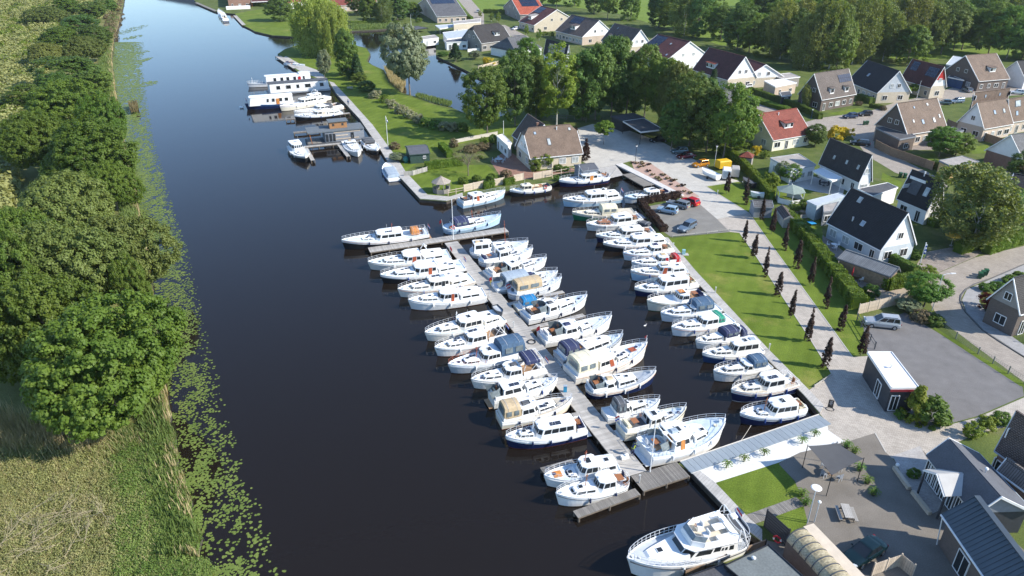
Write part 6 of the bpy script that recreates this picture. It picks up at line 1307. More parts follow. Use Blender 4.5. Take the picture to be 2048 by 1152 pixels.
garden_table('table under the tiled pergola by the clipped hedge',Q('U2',760,570),0,FENCEW,.6,4,WHITE)
garden_table('round table by the metal garden shed',Q('U1',375,900),0,FENCEW,.6,3)
garden_table('table under the white veranda',Q('U1',530,690),0,GREYC,.6,4)
# small huts
def hut(label,ridge_a,ridge_b,eave,H,ze,wall,roof,**k): return house(label,ridge_a,ridge_b,eave,H=H,ze=ze,wall=wall,gable=wall,roof=roof,name='shed',cat='shed',oh=.12,wins=False,group='garden sheds',fasc=k.get('fasc',wall))
r_,x=hut('green boarded shed with grey roof by the far quay',Z7(285,362),Z7(440,350),Z7(325,418),2.9,2.2,GREENP,SLATE); window(r_,(1.0,-x[1],1.3),(1,0,0),.6,.6,(0,-1,0),GLASS)
hut('slate-roofed boat shed at the slipway behind the navy-hulled cruiser',Z7(1600,498),Z7(1722,484),Z7(1612,545),3.0,2.4,GREYW,SLATE)
hut('grey shed with ribbed metal roof at the hedge end',ZU(20,792),ZU(158,795),ZU(28,840),2.9,2.2,GREYW,T_GREY)
hut('tiny stone playhouse with orange ridge by the hedge',ZU(232,828),ZU(290,905),ZU(190,858),2.4,1.7,PLANKM,T_DKBR)
def pergola():
    a,b=q('U2',692,357),q('U2',1075,487); r,x=house('tiled shelter roof over the terrace beside the clipped hedge',a,b,q('U2',632,418),H=3.2,ze=2.4,wall=FENCEW,gable=FENCEW,roof=tiles('grey_ribbed_tiles',(.17,.18,.19),bw=.2,bh=2.0),name='garden_shelter',cat='shelter',wins=False,group='garden structures',fasc=GREYC,back=.6)
pergola()
def pyramid(label,c,r,h0,h1,n,roofm,wallm,name='gazebo',cat='gazebo',posts=True,walls=0,overhang=.25):
    t=thing(name,label,cat,c,R(20),'garden structures'); pts=[(r*math.cos(2*math.pi*i/n),r*math.sin(2*math.pi*i/n)) for i in range(n)]
    for i in range(n):
        a,b=pts[i],pts[(i+1) % n]; MB().slab([(a[0]*(1+overhang/r),a[1]*(1+overhang/r),h0),(b[0]*(1+overhang/r),b[1]*(1+overhang/r),h0),(0,0,h1)],.06).build('roof_panel',roofm,t)
        if posts: MB().tube((*pts[i],0),(*pts[i],h0),.07,n=5).build('post',wallm,t)
        if walls and i != 1: d=Vector((b[0]-a[0],b[1]-a[1],0)); MB().box(((a[0]+b[0])/2,(a[1]+b[1])/2,walls/2),(d.length,.06,walls),rz=math.atan2(d.y,d.x)).build('wall_panel',wallm,t)
    MB().ball((0,0,h1+.06),.12,8,5).build('finial',wallm,t)
pyramid('weathered wooden gazebo with reed-like pointed roof at the quay corner',Q('T7',550,705),1.75,2.1,3.3,8,mat('weathered_shingles',(.30,.26,.22),.9,.2,4.0,bump=.5),PLANKD,walls=.95)
pyramid('hexagonal garden pavilion with pale green roof and white rim',Q('U1',280,800),2.6,2.3,3.4,6,mat('pale_green_roofing',(.20,.25,.22),.8,.1,2.0),WHITE,'pavilion','pavilion',walls=1.0)
pyramid('small cabin with wine-red pyramid roof by the long hedge',Q('T8',1500,500),1.8,2.1,3.1,4,T_RED,BR_GREY,'cabin','cabin',walls=1.9)
# open carport beside the square
flat('black flat-roofed open carport with white edge by the square',[q('T8',560,163),q('T8',720,140),q('T8',868,226),q('T8',697,246)],2.9,DARKW,FELTD,'carport','carport',GRP,posts=True)
flat('dark timber store behind the open carport',[q('T8',470,125),q('T8',640,100),q('T8',730,135),q('T8',555,160)],2.7,DARKW,FELTD,'shed','shed','garden sheds',fasc=GREYC)
house('big dark tiled house with red-brown brick wall behind the club house',Z8(1915,72),Z8(2190,250),Z8(1690,268),H=7.6,ze=3.0,hs=1.0,wall=BR_RED,gable=BR_RED,roof=T_DKBR,wins=True,fasc=GREYDECK)
house('low wing with ribbed brown roof and white edge beside the club house',Z8(1855,380),Z8(2080,540),Z8(1748,430),H=4.2,ze=2.9,wall=BR_RED,gable=BR_RED,roof=tiles('brown_grey_ribbed_tiles',(.16,.14,.13),bw=.22,bh=2.0),wins=False,oh=.1,name='annexe',cat='annexe')
# ============================================================ VEGETATION
NR=np.random.RandomState(11)
def unit(n):
    v=NR.normal(size=(n,3)); return v/np.linalg.norm(v,axis=1)[:,None]
def leaf_mesh(name,C,Nn,S,m,asp=1.35,droop=0.0,fold=True):
    """leaf faces: centres C, normals Nn, sizes S"""
    n=len(C); r=unit(n); r[:,2] -= droop
    t=np.cross(Nn,r); t /= np.linalg.norm(t,axis=1)[:,None]+1e-9; b=np.cross(Nn,t)
    if droop: b=b*.4+np.array([0,0,-droop]); b /= np.linalg.norm(b,axis=1)[:,None]
    s=S[:,None]
    V=np.empty((n,4,3)); V[:,0]=C-b*s*asp*.5; V[:,1]=C+t*s*.5+Nn*s*.12; V[:,2]=C+b*s*asp*.5; V[:,3]=C-t*s*.5+Nn*s*.12
    me=bpy.data.meshes.new(name); me.vertices.add(4*n); me.vertices.foreach_set('co',V.reshape(-1).astype(np.float32))
    me.loops.add(4*n); me.loops.foreach_set('vertex_index',np.arange(4*n,dtype=np.int32))
    me.polygons.add(n); me.polygons.foreach_set('loop_start',np.arange(0,4*n,4,dtype=np.int32)); me.polygons.foreach_set('loop_total',np.full(n,4,dtype=np.int32))
    me.materials.append(m); me.update(calc_edges=True); return me
def crown_points(R_,Hh,nc,per,rc,flat=.75,lump=.18,low=-.55,inner=.3,shape='dome',hang=0.0):
    """clump centres over a lumpy ellipsoid of radius R_, half-height Hh; returns centres, normals"""
    lob=unit(9); la=NR.uniform(.4,1,9)*lump
    d=unit(nc*2); d=d[d[:,2]>low][:nc]; k=len(d)
    rad=1-lump*.5+(np.maximum(0,d @ lob.T) ** 3 @ la)
    deep=np.where(NR.rand(k)<inner,NR.uniform(.45,.85,k),NR.uniform(.88,1.02,k)); rad=rad*deep
    if shape== 'cone': prof=lambda z: np.clip(1.05-(z+1)/2,.05,1)
    elif shape== 'column': prof=lambda z: np.clip(np.sqrt(np.maximum(0,1-np.abs(z*.9) ** 2.6)),.1,1)/np.maximum(np.sqrt(np.maximum(1e-3,1-z*z)),.3)
    else: prof=None
    cc=d*rad[:,None]
    if shape== 'cone': a=np.arctan2(d[:,1],d[:,0]); pr=prof(cc[:,2])*deep; cc[:,0]=np.cos(a)*pr; cc[:,1]=np.sin(a)*pr
    if shape== 'spindle': z_=np.clip(cc[:,2],-1,1); a=np.arctan2(d[:,1],d[:,0]); pr=np.clip(1.12-np.abs((z_+.45)/1.5) ** 1.5,.06,1)*deep; cc[:,0]=np.cos(a)*pr; cc[:,1]=np.sin(a)*pr
    if shape== 'column': cc[:,:2] *= prof(np.clip(cc[:,2],-1,1))[:,None]
    cc=cc*np.array([R_,R_,Hh])
    rcl=rc*NR.uniform(.65,1.3,k)
    P_=unit(k*per)*(NR.rand(k*per,1) ** .4); ci=np.repeat(np.arange(k),per)
    up=P_.copy(); P_[:,2] *= flat
    C=cc[ci]+P_*rcl[ci][:,None]
    if hang: C[:,2] -= NR.rand(len(C)) ** 2*hang
    on=cc/(np.linalg.norm(cc,axis=1)[:,None]+1e-6)
    Nn=up*.75+on[ci]*.35+np.array([0,0,.35])+NR.normal(size=C.shape)*.28; Nn /= np.linalg.norm(Nn,axis=1)[:,None]
    return C,Nn
def branch_mesh(name,H,z0,R_,r0,m,nb=7,wig=.3,top=.8,sub=True,seed=1):
    r=random.Random(seed); mb=MB(); p=Vector((0,0,-.1)); k=5; pts=[p]
    for i in range(1,k+1): pts.append(Vector((r.uniform(-wig,wig)*i/k,r.uniform(-wig,wig)*i/k,H*top*i/k)))
    for i in range(k): mb.tube(pts[i],pts[i+1],r0*(1.25 if i== 0 else 1-i/(k+1)),r0*(1-(i+1)/(k+1)),7)
    for i in range(nb):
        a=2*math.pi*i/nb+r.uniform(-.3,.3); zs=z0*.9+(H*top-z0)*r.uniform(0,.8); f=zs/(H*top)*k; b0=pts[min(k-1,int(f))].lerp(pts[min(k,int(f)+1)],f % 1)
        e=b0+Vector((math.cos(a)*R_*r.uniform(.5,.8),math.sin(a)*R_*r.uniform(.5,.8),(H-zs)*r.uniform(.3,.6))); md=b0.lerp(e,.5)+Vector((0,0,.25))
        mb.tube(b0,md,r0*.4,r0*.25,5).tube(md,e,r0*.25,r0*.08,5)
        if sub:
            for _ in range(2): e2=md+Vector((r.uniform(-1,1),r.uniform(-1,1),r.uniform(.2,1)))*R_*.35; mb.tube(md,e2,r0*.18,r0*.05,4)
    return mb.mesh(name,m)
L_ALDER=leaf_mat('alder_leaves',(.078,.135,.018),(.130,.190,.028),.015,.12,.35,.25)
L_OLIVE=leaf_mat('olive_green_leaves',(.120,.150,.034),(.175,.205,.052),.015,.12,.32,.25)
L_DARK=leaf_mat('deep_green_leaves',(.070,.122,.022),(.120,.180,.034),.02,.22,.28,.3)
L_MID=leaf_mat('fresh_green_leaves',(.085,.155,.022),(.14,.215,.034),.02,.2,.35,.3)
L_LIGHT=leaf_mat('light_green_leaves',(.13,.20,.022),(.20,.26,.04),.015,.12,.4,.3)
L_BIRCH=leaf_mat('birch_leaves',(.125,.16,.045),(.185,.22,.068),.02,.2,.35,.3)
L_SILV=leaf_mat('silvery_willow_leaves',(.18,.22,.12),(.26,.30,.18),.01,.1,.3,.4)
L_WILL=leaf_mat('weeping_willow_leaves',(.21,.26,.055),(.32,.36,.10),.01,.1,.4,.35)
L_BEECH=leaf_mat('copper_beech_leaves',(.030,.018,.013),(.060,.032,.022),.01,.15,.2,.8)
L_HEDGE=leaf_mat('hedge_leaves',(.085,.15,.014),(.16,.225,.026),.015,.12,.3,1.0)
L_CONI=leaf_mat('conifer_needles',(.02,.05,.015),(.04,.08,.022),.01,.15,.15,.8)
L_YEL=leaf_mat('golden_leaves',(.42,.30,.015),(.55,.42,.03),.01,.08,.35,.8)
L_YG=leaf_mat('yellow_green_conifer_leaves',(.13,.16,.012),(.20,.22,.02),.01,.1,.3,.8)
L_BLOS=leaf_mat('creamy_blossom_and_leaves',(.12,.15,.05),(.42,.40,.28),.01,.1,.3,1.4)
L_RED=leaf_mat('red_maple_leaves',(.10,.008,.014),(.17,.015,.02),.01,.1,.3,.8)
L_BRN=leaf_mat('brown_twiggy_leaves',(.13,.10,.055),(.20,.16,.08),.01,.1,.2,.8)
L_REED=leaf_mat('green_reed_blades',(.11,.165,.045),(.18,.235,.07),.0,.0,.3,.12)
L_DRY=leaf_mat('dry_reed_blades',(.33,.27,.14),(.46,.38,.22),.0,.0,.25,.2)
L_SCRUB=leaf_mat('olive_scrub_leaves',(.22,.24,.08),(.33,.335,.135),.0,.0,.3,.06)
L_PAD=leaf_mat('lily_pad',(.12,.175,.035),(.19,.24,.055),.0,.0,.12,.8)
PROTO={}
def proto(kind,R_,Hh,zc,nc,per,rc,ls,lm,bark,r0=.22,nb=7,variants=2,trunk_top=.8,droop=0.0,**kw):
    out=[]
    for v in range(variants):
        C,Nn=crown_points(R_,Hh,nc,per,rc,**kw); C[:,2] += zc; C=C[C[:,2]>.15] if False else C; Nn=Nn[:len(C)]
        C[:,2]=np.maximum(C[:,2],.1)
        me=leaf_mesh(kind+'_crown',C,Nn,NR.uniform(.7,1.3,len(C))*ls,lm,droop=droop)
        tr=branch_mesh(kind+'_trunk',zc+Hh,max(.5,zc-Hh),R_,r0,bark,nb=nb,top=trunk_top,seed=v+len(kind)) if r0 else None
        out.append((me,tr))
    kb=1.0 if kind not in ('bush','goldbush','blossom','redmaple','brownbush','ygcone','yellowleaf') else 1.28
    PROTO[kind]=(out,R_*kb,(zc+Hh)*(1+(kb-1)*.5),zc)
proto('alder',6.5,5.2,6.4,1000,62,.66,.25,L_ALDER,BARK,.3,8,3,lump=.55,low=-.75,flat=.8,inner=.34)
proto('olive',6.5,5.2,6.4,1000,60,.66,.25,L_OLIVE,BARK,.3,8,2,lump=.5,low=-.75,flat=.8,inner=.34)
proto('dark',3.8,5.6,7.6,300,60,.78,.27,L_DARK,BARK,.22,8,3,lump=.4,low=-.95,inner=.3)
proto('mid',3.6,4.8,7.0,270,60,.74,.27,L_MID,BARK,.2,8,3,lump=.4,low=-.95,inner=.28)
proto('light',3.2,5.2,7.6,120,60,.85,.32,L_LIGHT,BIRCHB,.18,8,2,lump=.45,low=-.95,inner=.3)
proto('birch',2.7,6.0,8.0,230,60,.62,.25,L_BIRCH,BIRCHB,.15,8,3,lump=.5,low=-1,inner=.3,hang=1.6,droop=.7)
proto('silver',4.2,4.2,7.0,300,90,.7,.26,L_SILV,BARK,.26,9,1,lump=.3,low=-.95,inner=.3)
proto('willow',5.4,6.5,7.0,330,90,.95,.34,L_WILL,BARK,.35,9,1,lump=.35,low=-.8,inner=.35,hang=5.0,droop=1.6)
proto('conifer',2.2,5.2,5.6,170,46,.55,.28,L_CONI,BARK,.16,5,2,lump=.1,low=-1,inner=.2,shape='cone')
proto('cypress',.75,2.3,2.4,70,46,.30,.20,L_CONI,BARK,.06,3,2,lump=.1,low=-1,inner=.1,shape='column')
proto('column',.42,1.85,2.15,150,16,.13,.12,L_BEECH,BARK,.035,9,3,trunk_top=.99,lump=.5,low=-1,inner=.5,shape='spindle',flat=1.5)
proto('bush',1.1,1.0,1.0,60,50,.32,.17,L_MID,BARK,.04,4,3,lump=.25,low=-.9,inner=.15)
proto('goldbush',1.6,1.4,1.5,60,50,.42,.22,L_YEL,BARK,.05,4,1,lump=.6,low=-.9,inner=.2)
proto('blossom',1.5,1.3,1.2,70,50,.42,.19,L_BLOS,BARK,.05,4,2,lump=.4,low=-.9,inner=.2)
proto('redmaple',1.7,1.2,1.4,70,50,.40,.18,L_RED,BARK,.06,4,1,lump=.4,low=-.9,inner=.2)
proto('brownbush',1.2,1.0,1.0,60,46,.35,.16,L_BRN,BARK,.04,5,2,lump=.3,low=-.9,inner=.2)
proto('ygcone',1.15,1.7,1.7,90,46,.30,.17,L_YG,BARK,.06,3,1,lump=.1,low=-1,inner=.1,shape='cone')
proto('lollipop',1.5,1.35,4.0,70,50,.45,.22,L_LIGHT,BARK,.07,6,1,lump=.15,low=-.95,inner=.2)
proto('yellowleaf',1.3,1.4,1.6,60,40,.38,.18,L_LIGHT,BARK,.05,4,1,lump=.4,low=-.9,inner=.3)
_ti=0
def tree(kind,base,h,r,label,group=None,cat='tree',name='tree',rz=None,trunk=True):
    """base: ground point; h: full height; r: crown radius"""
    global _ti; _ti += 1
    out,R_,H_,zc=PROTO[kind]; me,tr=out[_ti % len(out)]; rz=rng.uniform(0,6.28) if rz is None else rz
    t=thing(name,label,cat,base,rz,group); s=(r/R_,r/R_,h/H_)
    c=link('crown' if cat== 'tree' else 'foliage',me,t); c.scale=s
    if tr and trunk: k=link('trunk' if cat== 'tree' else 'stem',tr,t); k.scale=(s[0]*.6+.2,s[0]*.6+.2,s[2])
    return t
def tc(kind,px,py,rp_,h,label,group=None,**kw):
    """tree from the picture position of its crown's middle and the crown's half width in pixels"""
    _,R_,H_,zc=PROTO[kind]; z=h*zc/H_; c=P(px,py,z); r=rp_*.86/ppm(px,py,z)
    return tree(kind,Vector((c.x,c.y,0)),h,r,label,group,**kw)
def tb(kind,px,py,h,r,label,group=None,**kw): return tree(kind,P(px,py),h,r,label,group,**kw)
def tp(kind,bx,by,ty,hw,label,group=None,**kw):
    """tree from its foot (bx, by), the height of its top ty and its crown half width hw, all measured in the picture"""
    b=P(bx,by); h=8.0
    for _ in range(40):
        v=b+Vector((0,0,h-CAMH)); y=576-FPX*v.dot(_u)/v.dot(_f); h += (y-ty)*.06
    h=max(2.0,h); return tree(kind,b,h,hw/ppm(bx,by,h*.6),label,group,**kw)
# ---- the broad trees on the west bank
GA='broad trees lining the west bank'
for kind,x,y,rp_,h,lab in (
    ('alder',205,735,146,12.5,'largest broad alder on the west bank, nearest the camera, overhanging the lily pads'),('alder',95,665,100,12,'alder behind and left of the nearest bank alder'),('alder',150,800,70,8,'low alder clump at the foot of the nearest bank alder, by the dry reeds'),
    ('olive',225,520,84,11.5,'olive-green broad tree leaning over the lilies, second bank group from the camera'),('olive',115,560,105,12.5,'dull olive tree in the middle of the west bank group'),('alder',25,590,75,12,'bank tree cut by the left picture edge'),('olive',120,440,95,12,'olive-green tree with a rounded top behind the leaning one'),('alder',45,500,70,11,'bank tree in the left shade behind the olive trees'),
    ('alder',268,595,38,8,'small bank tree low over the water between two big crowns'),
    ('alder',170,320,85,12,'bright green broad tree in the middle of the third bank group'),('alder',75,290,70,11.5,'bright green tree at the left of the third bank group'),('alder',215,255,45,10,'bright green crown at the water side of the third bank group'),('alder',125,225,70,12,'bright green crown at the far end of the third bank group'),('alder',225,375,42,8,'low bright green crown by the water below the third group'),
    ('dark',150,140,55,11,'dark green rounded tree, fourth along the west bank'),('dark',190,165,34,9,'dark green tree by the water in front of the fourth bank tree'),('dark',105,175,32,8,'dark shaded tree on the marsh side of the fourth bank tree'),
    ('dark',155,48,36,10,'dark green tree farther up the west bank'),('dark',190,70,30,9,'small dark tree at the water edge farther up the bank'),('dark',185,22,26,9,'dark bank tree near the top of the picture'),('mid',135,10,26,9,'farthest green tree on the west bank at the top of the picture'),('olive',95,110,34,8,'olive shrubby tree on the marsh behind the fourth bank tree'),('mid',120,70,34,9,'fresh green tree on the marsh side far up the bank'),('olive',100,30,34,8,'olive tree in the upper left marsh wood'),('mid',60,190,34,7,'bushy tree at the edge of the open marsh'),('olive',165,100,34,9,'olive crown between the fourth bank tree and the small water-edge tree'),('dark',215,8,20,7,'dark bushy tree at the very top of the west water edge')):
    tc(kind,x,y,rp_,h,lab,GA)
# ---- willows and trees of the peninsula
GP='willows and garden trees by the pond'
tp('willow',640,108,-4,60,'yellow-green weeping willow at the tip of the round island',GP)
tp('willow',668,112,12,36,'right half of the weeping willow group, hanging lower',GP)
tp('silver',820,190,58,50,'silvery willow standing alone between lawn and pond',GP)
tp('dark',698,152,58,24,'dark green round tree right of the weeping willow',GP)
tp('conifer',716,160,108,17,'spruce in front of the dark round tree on the island',GP)
tp('silver',650,160,104,14,'small grey-green tree beside the house barge mooring',GP)
tp('dark',562,42,-8,26,'dark tree on the far lawn left of the weeping willow',GP)
for x,y,ty,hw,kd,l in ((742,46,-10,22,'mid','loose green tree at the north shore of the pond'),(765,48,0,18,'birch','thin pale-stemmed tree at the north shore of the pond'),(795,40,-15,24,'dark','dark tree near the hipped house at the pond'),(826,32,2,16,'mid','round tree beside the hipped house at the top'),(722,30,-20,24,'dark','tree behind the loose green one at the pond shore')): tp(kd,x,y,ty,hw,l,'trees on the north shore of the pond')
for x,y,l in ((793,50,'clipped box bush at the pond shore, left one'),(838,44,'clipped box bush near the white flagpole by the pond')): tb('bush',x,y,2.4,2.0,l,'clipped bushes',cat='bush',name='bush')
tb('conifer',911,122,6.5,2.7,'dark broad yew in the garden at the pond bank','garden conifers'); tb('goldbush',975,131,3.2,2.3,'golden yellow bush by the small garden hut at the pond','golden bushes',cat='bush',name='bush')
tb('silver',950,118,3,2.2,'grey-green shrub in front of the pale garden wall','garden shrubs',cat='bush',name='bush'); tb('bush',885,112,1.8,2.4,'yellow-green shrub bed at the pond bank corner','garden shrubs',cat='bush',name='bush')
# ---- trees behind the farmhouse and around the square
GB='tall trees round the paved square'
for kind,x,y,ty,hw,lab in (
    ('mid',975,272,138,42,'slender light-trunked tree on the lawn behind the farmhouse'),('dark',1030,252,112,40,'dark tree rising behind the dark brown farmhouse wing'),('dark',1072,238,105,40,'tall dark tree between the farmhouse and the light green tree'),('mid',1060,170,80,28,'smaller tree in front of the low hipped grey roof'),
    ('light',1113,250,103,42,'light green tree with a long pale bare trunk'),('dark',1165,240,92,42,'dark tree with a bare trunk right of the light green one'),('dark',1190,240,88,38,'second dark bare-trunked tree at the square'),('dark',1222,235,86,42,'third dark bare-trunked tree at the square'),('dark',1252,232,98,42,'dark tree behind the timber store'),('mid',1232,210,84,30,'fresh green crown over the dark trees by the square'),('dark',1288,238,102,38,'dark tree left of the carport back'),
    ('mid',1320,252,122,36,'green tree directly behind the open carport'),('olive',1352,266,135,44,'dull brownish-green crown above the carport'),('dark',1378,292,158,44,'dark leafy tree above the row of parked cars'),('dark',1412,304,165,44,'full tree at the right of the parked cars'),('mid',1446,318,178,46,'bright green tree whose shade falls on the orange car'),('mid',1472,292,186,32,'bright green tree beside the red-roofed small house'),('dark',1405,262,150,38,'dark crown in front of the grey tiled house'),('mid',1315,218,118,30,'pale green crown behind the carport trees'),('dark',1342,300,210,26,'lower leafy tree right of the open carport'),
    ('conifer',1423,190,138,14,'spruce tip rising beside the large wine-red roof')):
    tp(kind,x,y,ty,hw,lab,GB)
tb('lollipop',1207,289,5.6,1.95,'small round-headed tree on a thin stem in the middle of the paved square')
# ---- columnar copper beeches
GCB='young dark red columnar beeches along the path'
L1=[(1355,385)] if False else []
rowL=[q('U3',1490,552),q('U3',1560,678),q('U3',1645,816),q('U3',1745,966),q('U3',1845,1140),q('U6',1590,550),q('U6',1722,750)]
rowR=[q('T8',1355,722),q('T8',1495,800),q('T8',1622,918),q('U3',1700,492),q('U3',1795,614),q('U3',1890,750),q('U3',1995,885),q('U2',540,776),q('U2',650,938),q('U2',795,1122)]
ordw=['first','second','third','fourth','fifth','sixth','seventh','eighth','ninth','tenth']
for i,p in enumerate(rowL): tb('column',*p,rng.uniform(3.6,4.3),rng.uniform(.36,.50),f'dark red columnar beech on the water side of the path, {ordw[i]} from the parking place',GCB)
for i,p in enumerate(rowR): tb('column',*p,rng.uniform(3.6,4.6),rng.uniform(.42,.56),f'dark red columnar beech on the hedge side of the path, {ordw[i]} from the trailers',GCB)
tb('column',*Z7(1655,470),4.2,.95,'dark red column beech beside the right gable of the farmhouse'); tb('column',*Z7(1580,290),2.6,.6,'small dark red column beech behind the farmhouse corner')
# ---- birch wood and trees behind the village
GW_='birches and trees behind the village houses'
k=0
wood=[(1075,12,'dark'),(1115,20,'mid'),(1150,12,'mid'),(1190,28,'dark'),(1215,40,'mid'),(1262,40,'mid'),(1320,55,'dark'),(1345,62,'mid'),(1370,70,'birch'),(1395,75,'dark'),(1415,60,'mid'),(1440,80,'mid'),(1470,100,'dark'),(1500,105,'mid'),(1535,112,'mid'),
        (1562,118,'birch'),(1585,122,'dark'),(1605,138,'birch'),(1630,136,'birch'),(1655,138,'birch'),(1675,138,'mid'),(1700,128,'birch'),(1722,120,'birch'),(1745,118,'dark'),(1768,122,'birch'),(1790,118,'birch'),(1810,128,'mid'),(1830,108,'birch'),(1855,110,'birch'),(1880,108,'dark'),(1905,100,'mid'),(1925,100,'mid'),(1950,95,'dark'),(1980,108,'mid'),(2010,118,'mid'),(2040,118,'mid'),(2070,120,'dark'),
        (1560,78,'mid'),(1600,84,'birch'),(1640,90,'mid'),(1680,92,'birch'),(1720,88,'mid'),(1765,85,'birch'),(1810,85,'dark'),(1850,80,'birch'),(1890,76,'mid'),(1930,72,'mid'),(1970,78,'dark'),(2010,80,'birch'),(2050,88,'mid'),
        (1530,48,'dark'),(1570,52,'mid'),(1610,50,'mid'),(1650,55,'mid'),(1690,58,'dark'),(1730,52,'mid'),(1775,56,'mid'),(1815,55,'dark'),(1860,52,'mid'),(1900,48,'mid'),(1945,48,'dark'),(1990,50,'mid'),(2035,55,'mid'),(2080,60,'mid')]
desc={'birch': 'drooping pale-stemmed birch','dark': 'dark leafy tree','mid': 'fresh green tree'}
refs=[(1100,'behind the cream-gabled wine-red house'),(1180,'behind the solar-dormer house'),(1260,'behind the small-dormer brown roof'),(1340,'behind the white-gabled solar house'),(1430,'behind the largest wine-red roof'),(1520,'behind the low garage house'),(1610,'behind the cream flat-roofed annexe'),(1700,'behind the two-dormer brick house'),(1800,'behind the plain black roof'),(1880,'behind the red-gabled solar house'),(1960,'behind the far right dark brick house'),(3000,'at the right edge beyond the village')]
rowd=lambda y,x: 'farthest' if y<62 and x>1480 else 'second row' if y<98 and x>1540 else 'front row'
used={}
for x,y,kd in wood:
    rf=next(s for lim,s in refs if x<lim); base_l=f'{desc[kd]} {rf}, {rowd(y, x)}'
    used[base_l]=used.get(base_l,0)+1
    n_=used[base_l]; lab=base_l if n_== 1 else base_l+(', neighbour' if n_== 2 else ', third' if n_== 3 else ', fourth' if n_== 4 else ', fifth')
    tb(kd,x+rng.uniform(-4,4),y,{'birch': rng.uniform(19,24),'dark': rng.uniform(15,20),'mid': rng.uniform(14,19)}[kd],{'birch': rng.uniform(4.4,5.8),'dark': rng.uniform(5,6.6),'mid': rng.uniform(4.6,6)}[kd],lab,GW_)
def far_wood():
    """the wood beyond the playing field: one mass"""
    C=[]; Nn=[]
    for i in range(230):
        px=NR.uniform(1480,2350) if i<150 else NR.uniform(900,2300); py=NR.uniform(-45,42) if i<150 else NR.uniform(-75,-42)
        b=P(px,py); r=NR.uniform(4,7); n=260; d=unit(n); d[:,2]=np.abs(d[:,2])*1.3-.15
        C.append(np.array([b.x,b.y,NR.uniform(4,8)])+d*np.array([r,r,r*1.1])*NR.uniform(.75,1.05,(n,1))); Nn.append(d+NR.normal(size=d.shape)*.4)
    C=np.concatenate(C); Nn=np.concatenate(Nn); Nn /= np.linalg.norm(Nn,axis=1)[:,None]; C[:,2]=np.maximum(C[:,2],.2)
    tag(link('distant_wood',leaf_mesh('distant_wood',C,Nn,NR.uniform(.8,1.6,len(C)),L_DARK)),'dark mass of trees beyond the playing field',None,None,'stuff')
far_wood()
# ---- village garden trees and bushes
GV='garden trees of the village'
for kind,x,y,h,r,l in (
    ('birch',1942,492,13.5,5.2,'big full birch in front of the black-roofed house, casting deep shade'),('dark',1960,480,9,4.0,'lower dark half of the big garden birch group'),
    ('mid',*ZU(1360,478),6.5,3.0,'bushy tree in the garden of the big brown-roofed house'),('mid',*ZU(1480,470),5,2.6,'smaller bushy tree right of the garden tree at the big brown-roofed house'),
    ('dark',*ZU(465,405),4.8,2.3,'round dark tree beside the small red-roofed house'),
    ('birch',*ZU(395,140),6.4,1.2,'slim bright green tree in the hedge by the street'),
    ('mid',*ZU(275,655),3.5,1.7,'thin young fruit tree on the garden lawn by the cream garden house'),('yellowleaf',*ZU(145,700),3.6,1.8,'yellow-green young tree on the garden lawn'),('silver',*ZU(215,640),3.4,1.5,'pale loose shrub tree against the cream garden house'),
    ('mid',*q('U2',1250,770),4.6,2.3,'dense tree beside the street lamp at the bend'),('birch',1985,470,6,2.0,'small birch at the foot of the big birch'),
    ('yellowleaf',*Z8(2050,190),2.2,1.4,'small bush at the dark roof edge'),('mid',*ZU(1690,800),6,2.4,'garden tree near the right edge beside the flat roof'),('dark',*ZU(1930,700),7,2.6,'dark garden tree at the right picture edge')):
    tb(kind,x,y,h,r,l,GV)
for x,y,l in ((1865,560,'one'),): pass
for i,(x,y) in enumerate((Z5(1000,740),Z5(1040,735),Z5(1085,728),Z5(1150,738),Z5(1205,722))): tb('lollipop',x,y,3.6,1.5,('first','second','third','fourth','fifth')[i]+' trained lime from the left in the row before the pale yellow house','row of trained limes')
for x,y,h,r,l in ((*Z4(205,275),4.5,.9,'slim bright shrub at the cream-gabled house, left one'),(*Z4(300,310),4.6,1.0,'slim bright shrub in front of the black solar roof'),(*Z4(345,280),2.2,1.3,'round shrub between two slim ones in the lane'),(*Z4(400,290),2.6,1.2,'shrub at the gable of the cream house'),(*Z3(1000,135),3.5,.9,'slim shrub beside the white parked car in the far lane'),(*Z3(1085,165),4.0,.9,'slim shrub at the lane corner'),(*Z3(1135,170),4.5,1.1,'taller slim shrub at the lane corner'),(*Z4(1505,640),3.0,.8,'slim light shrub before the largest wine-red house')): tb('light',x,y,h,r,l,'slim garden shrubs',cat='bush',name='bush')
tb('goldbush',*ZU(600,355),3.6,2.2,'bright golden yellow bush at the street corner','golden bushes',cat='bush',name='bush'); tb('goldbush',*ZU(680,345),3.0,1.8,'second golden bush touching the dark car','golden bushes',cat='bush',name='bush')
tb('goldbush',*ZU(45,470),2.6,1.0,'yellow bush behind the wine-red pyramid roof','golden bushes',cat='bush',name='bush'); tb('yellowleaf',*ZU(105,490),2.0,1.3,'yellow-green bush beside the cream garden house corner','garden shrubs',cat='bush',name='bush')
tb('redmaple',*q('U2',1735,790),2.6,1.9,'dark red Japanese maple in the corner garden',cat='bush',name='bush')
tb('ygcone',*q('V4',775,955),4.6,1.9,'yellow-green cone-shaped conifer beside the kiosk','conifers by the kiosk',cat='bush',name='bush'); tb('bush',*q('V4',915,985),3.2,1.95,'large round dark green bush by the kiosk','conifers by the kiosk',cat='bush',name='bush'); tb('bush',*q('V4',655,950),1.1,.7,'low bush at the foot of the yellow-green conifer','conifers by the kiosk',cat='bush',name='bush')
for x,y,h,l in ((*ZU(1880,560),5.2,'dark cypress at the right edge, left of the pair'),(*ZU(1935,550),5.0,'dark cypress at the right edge, right of the pair')): tb('cypress',x,y,h,.85,l,'dark cypresses')
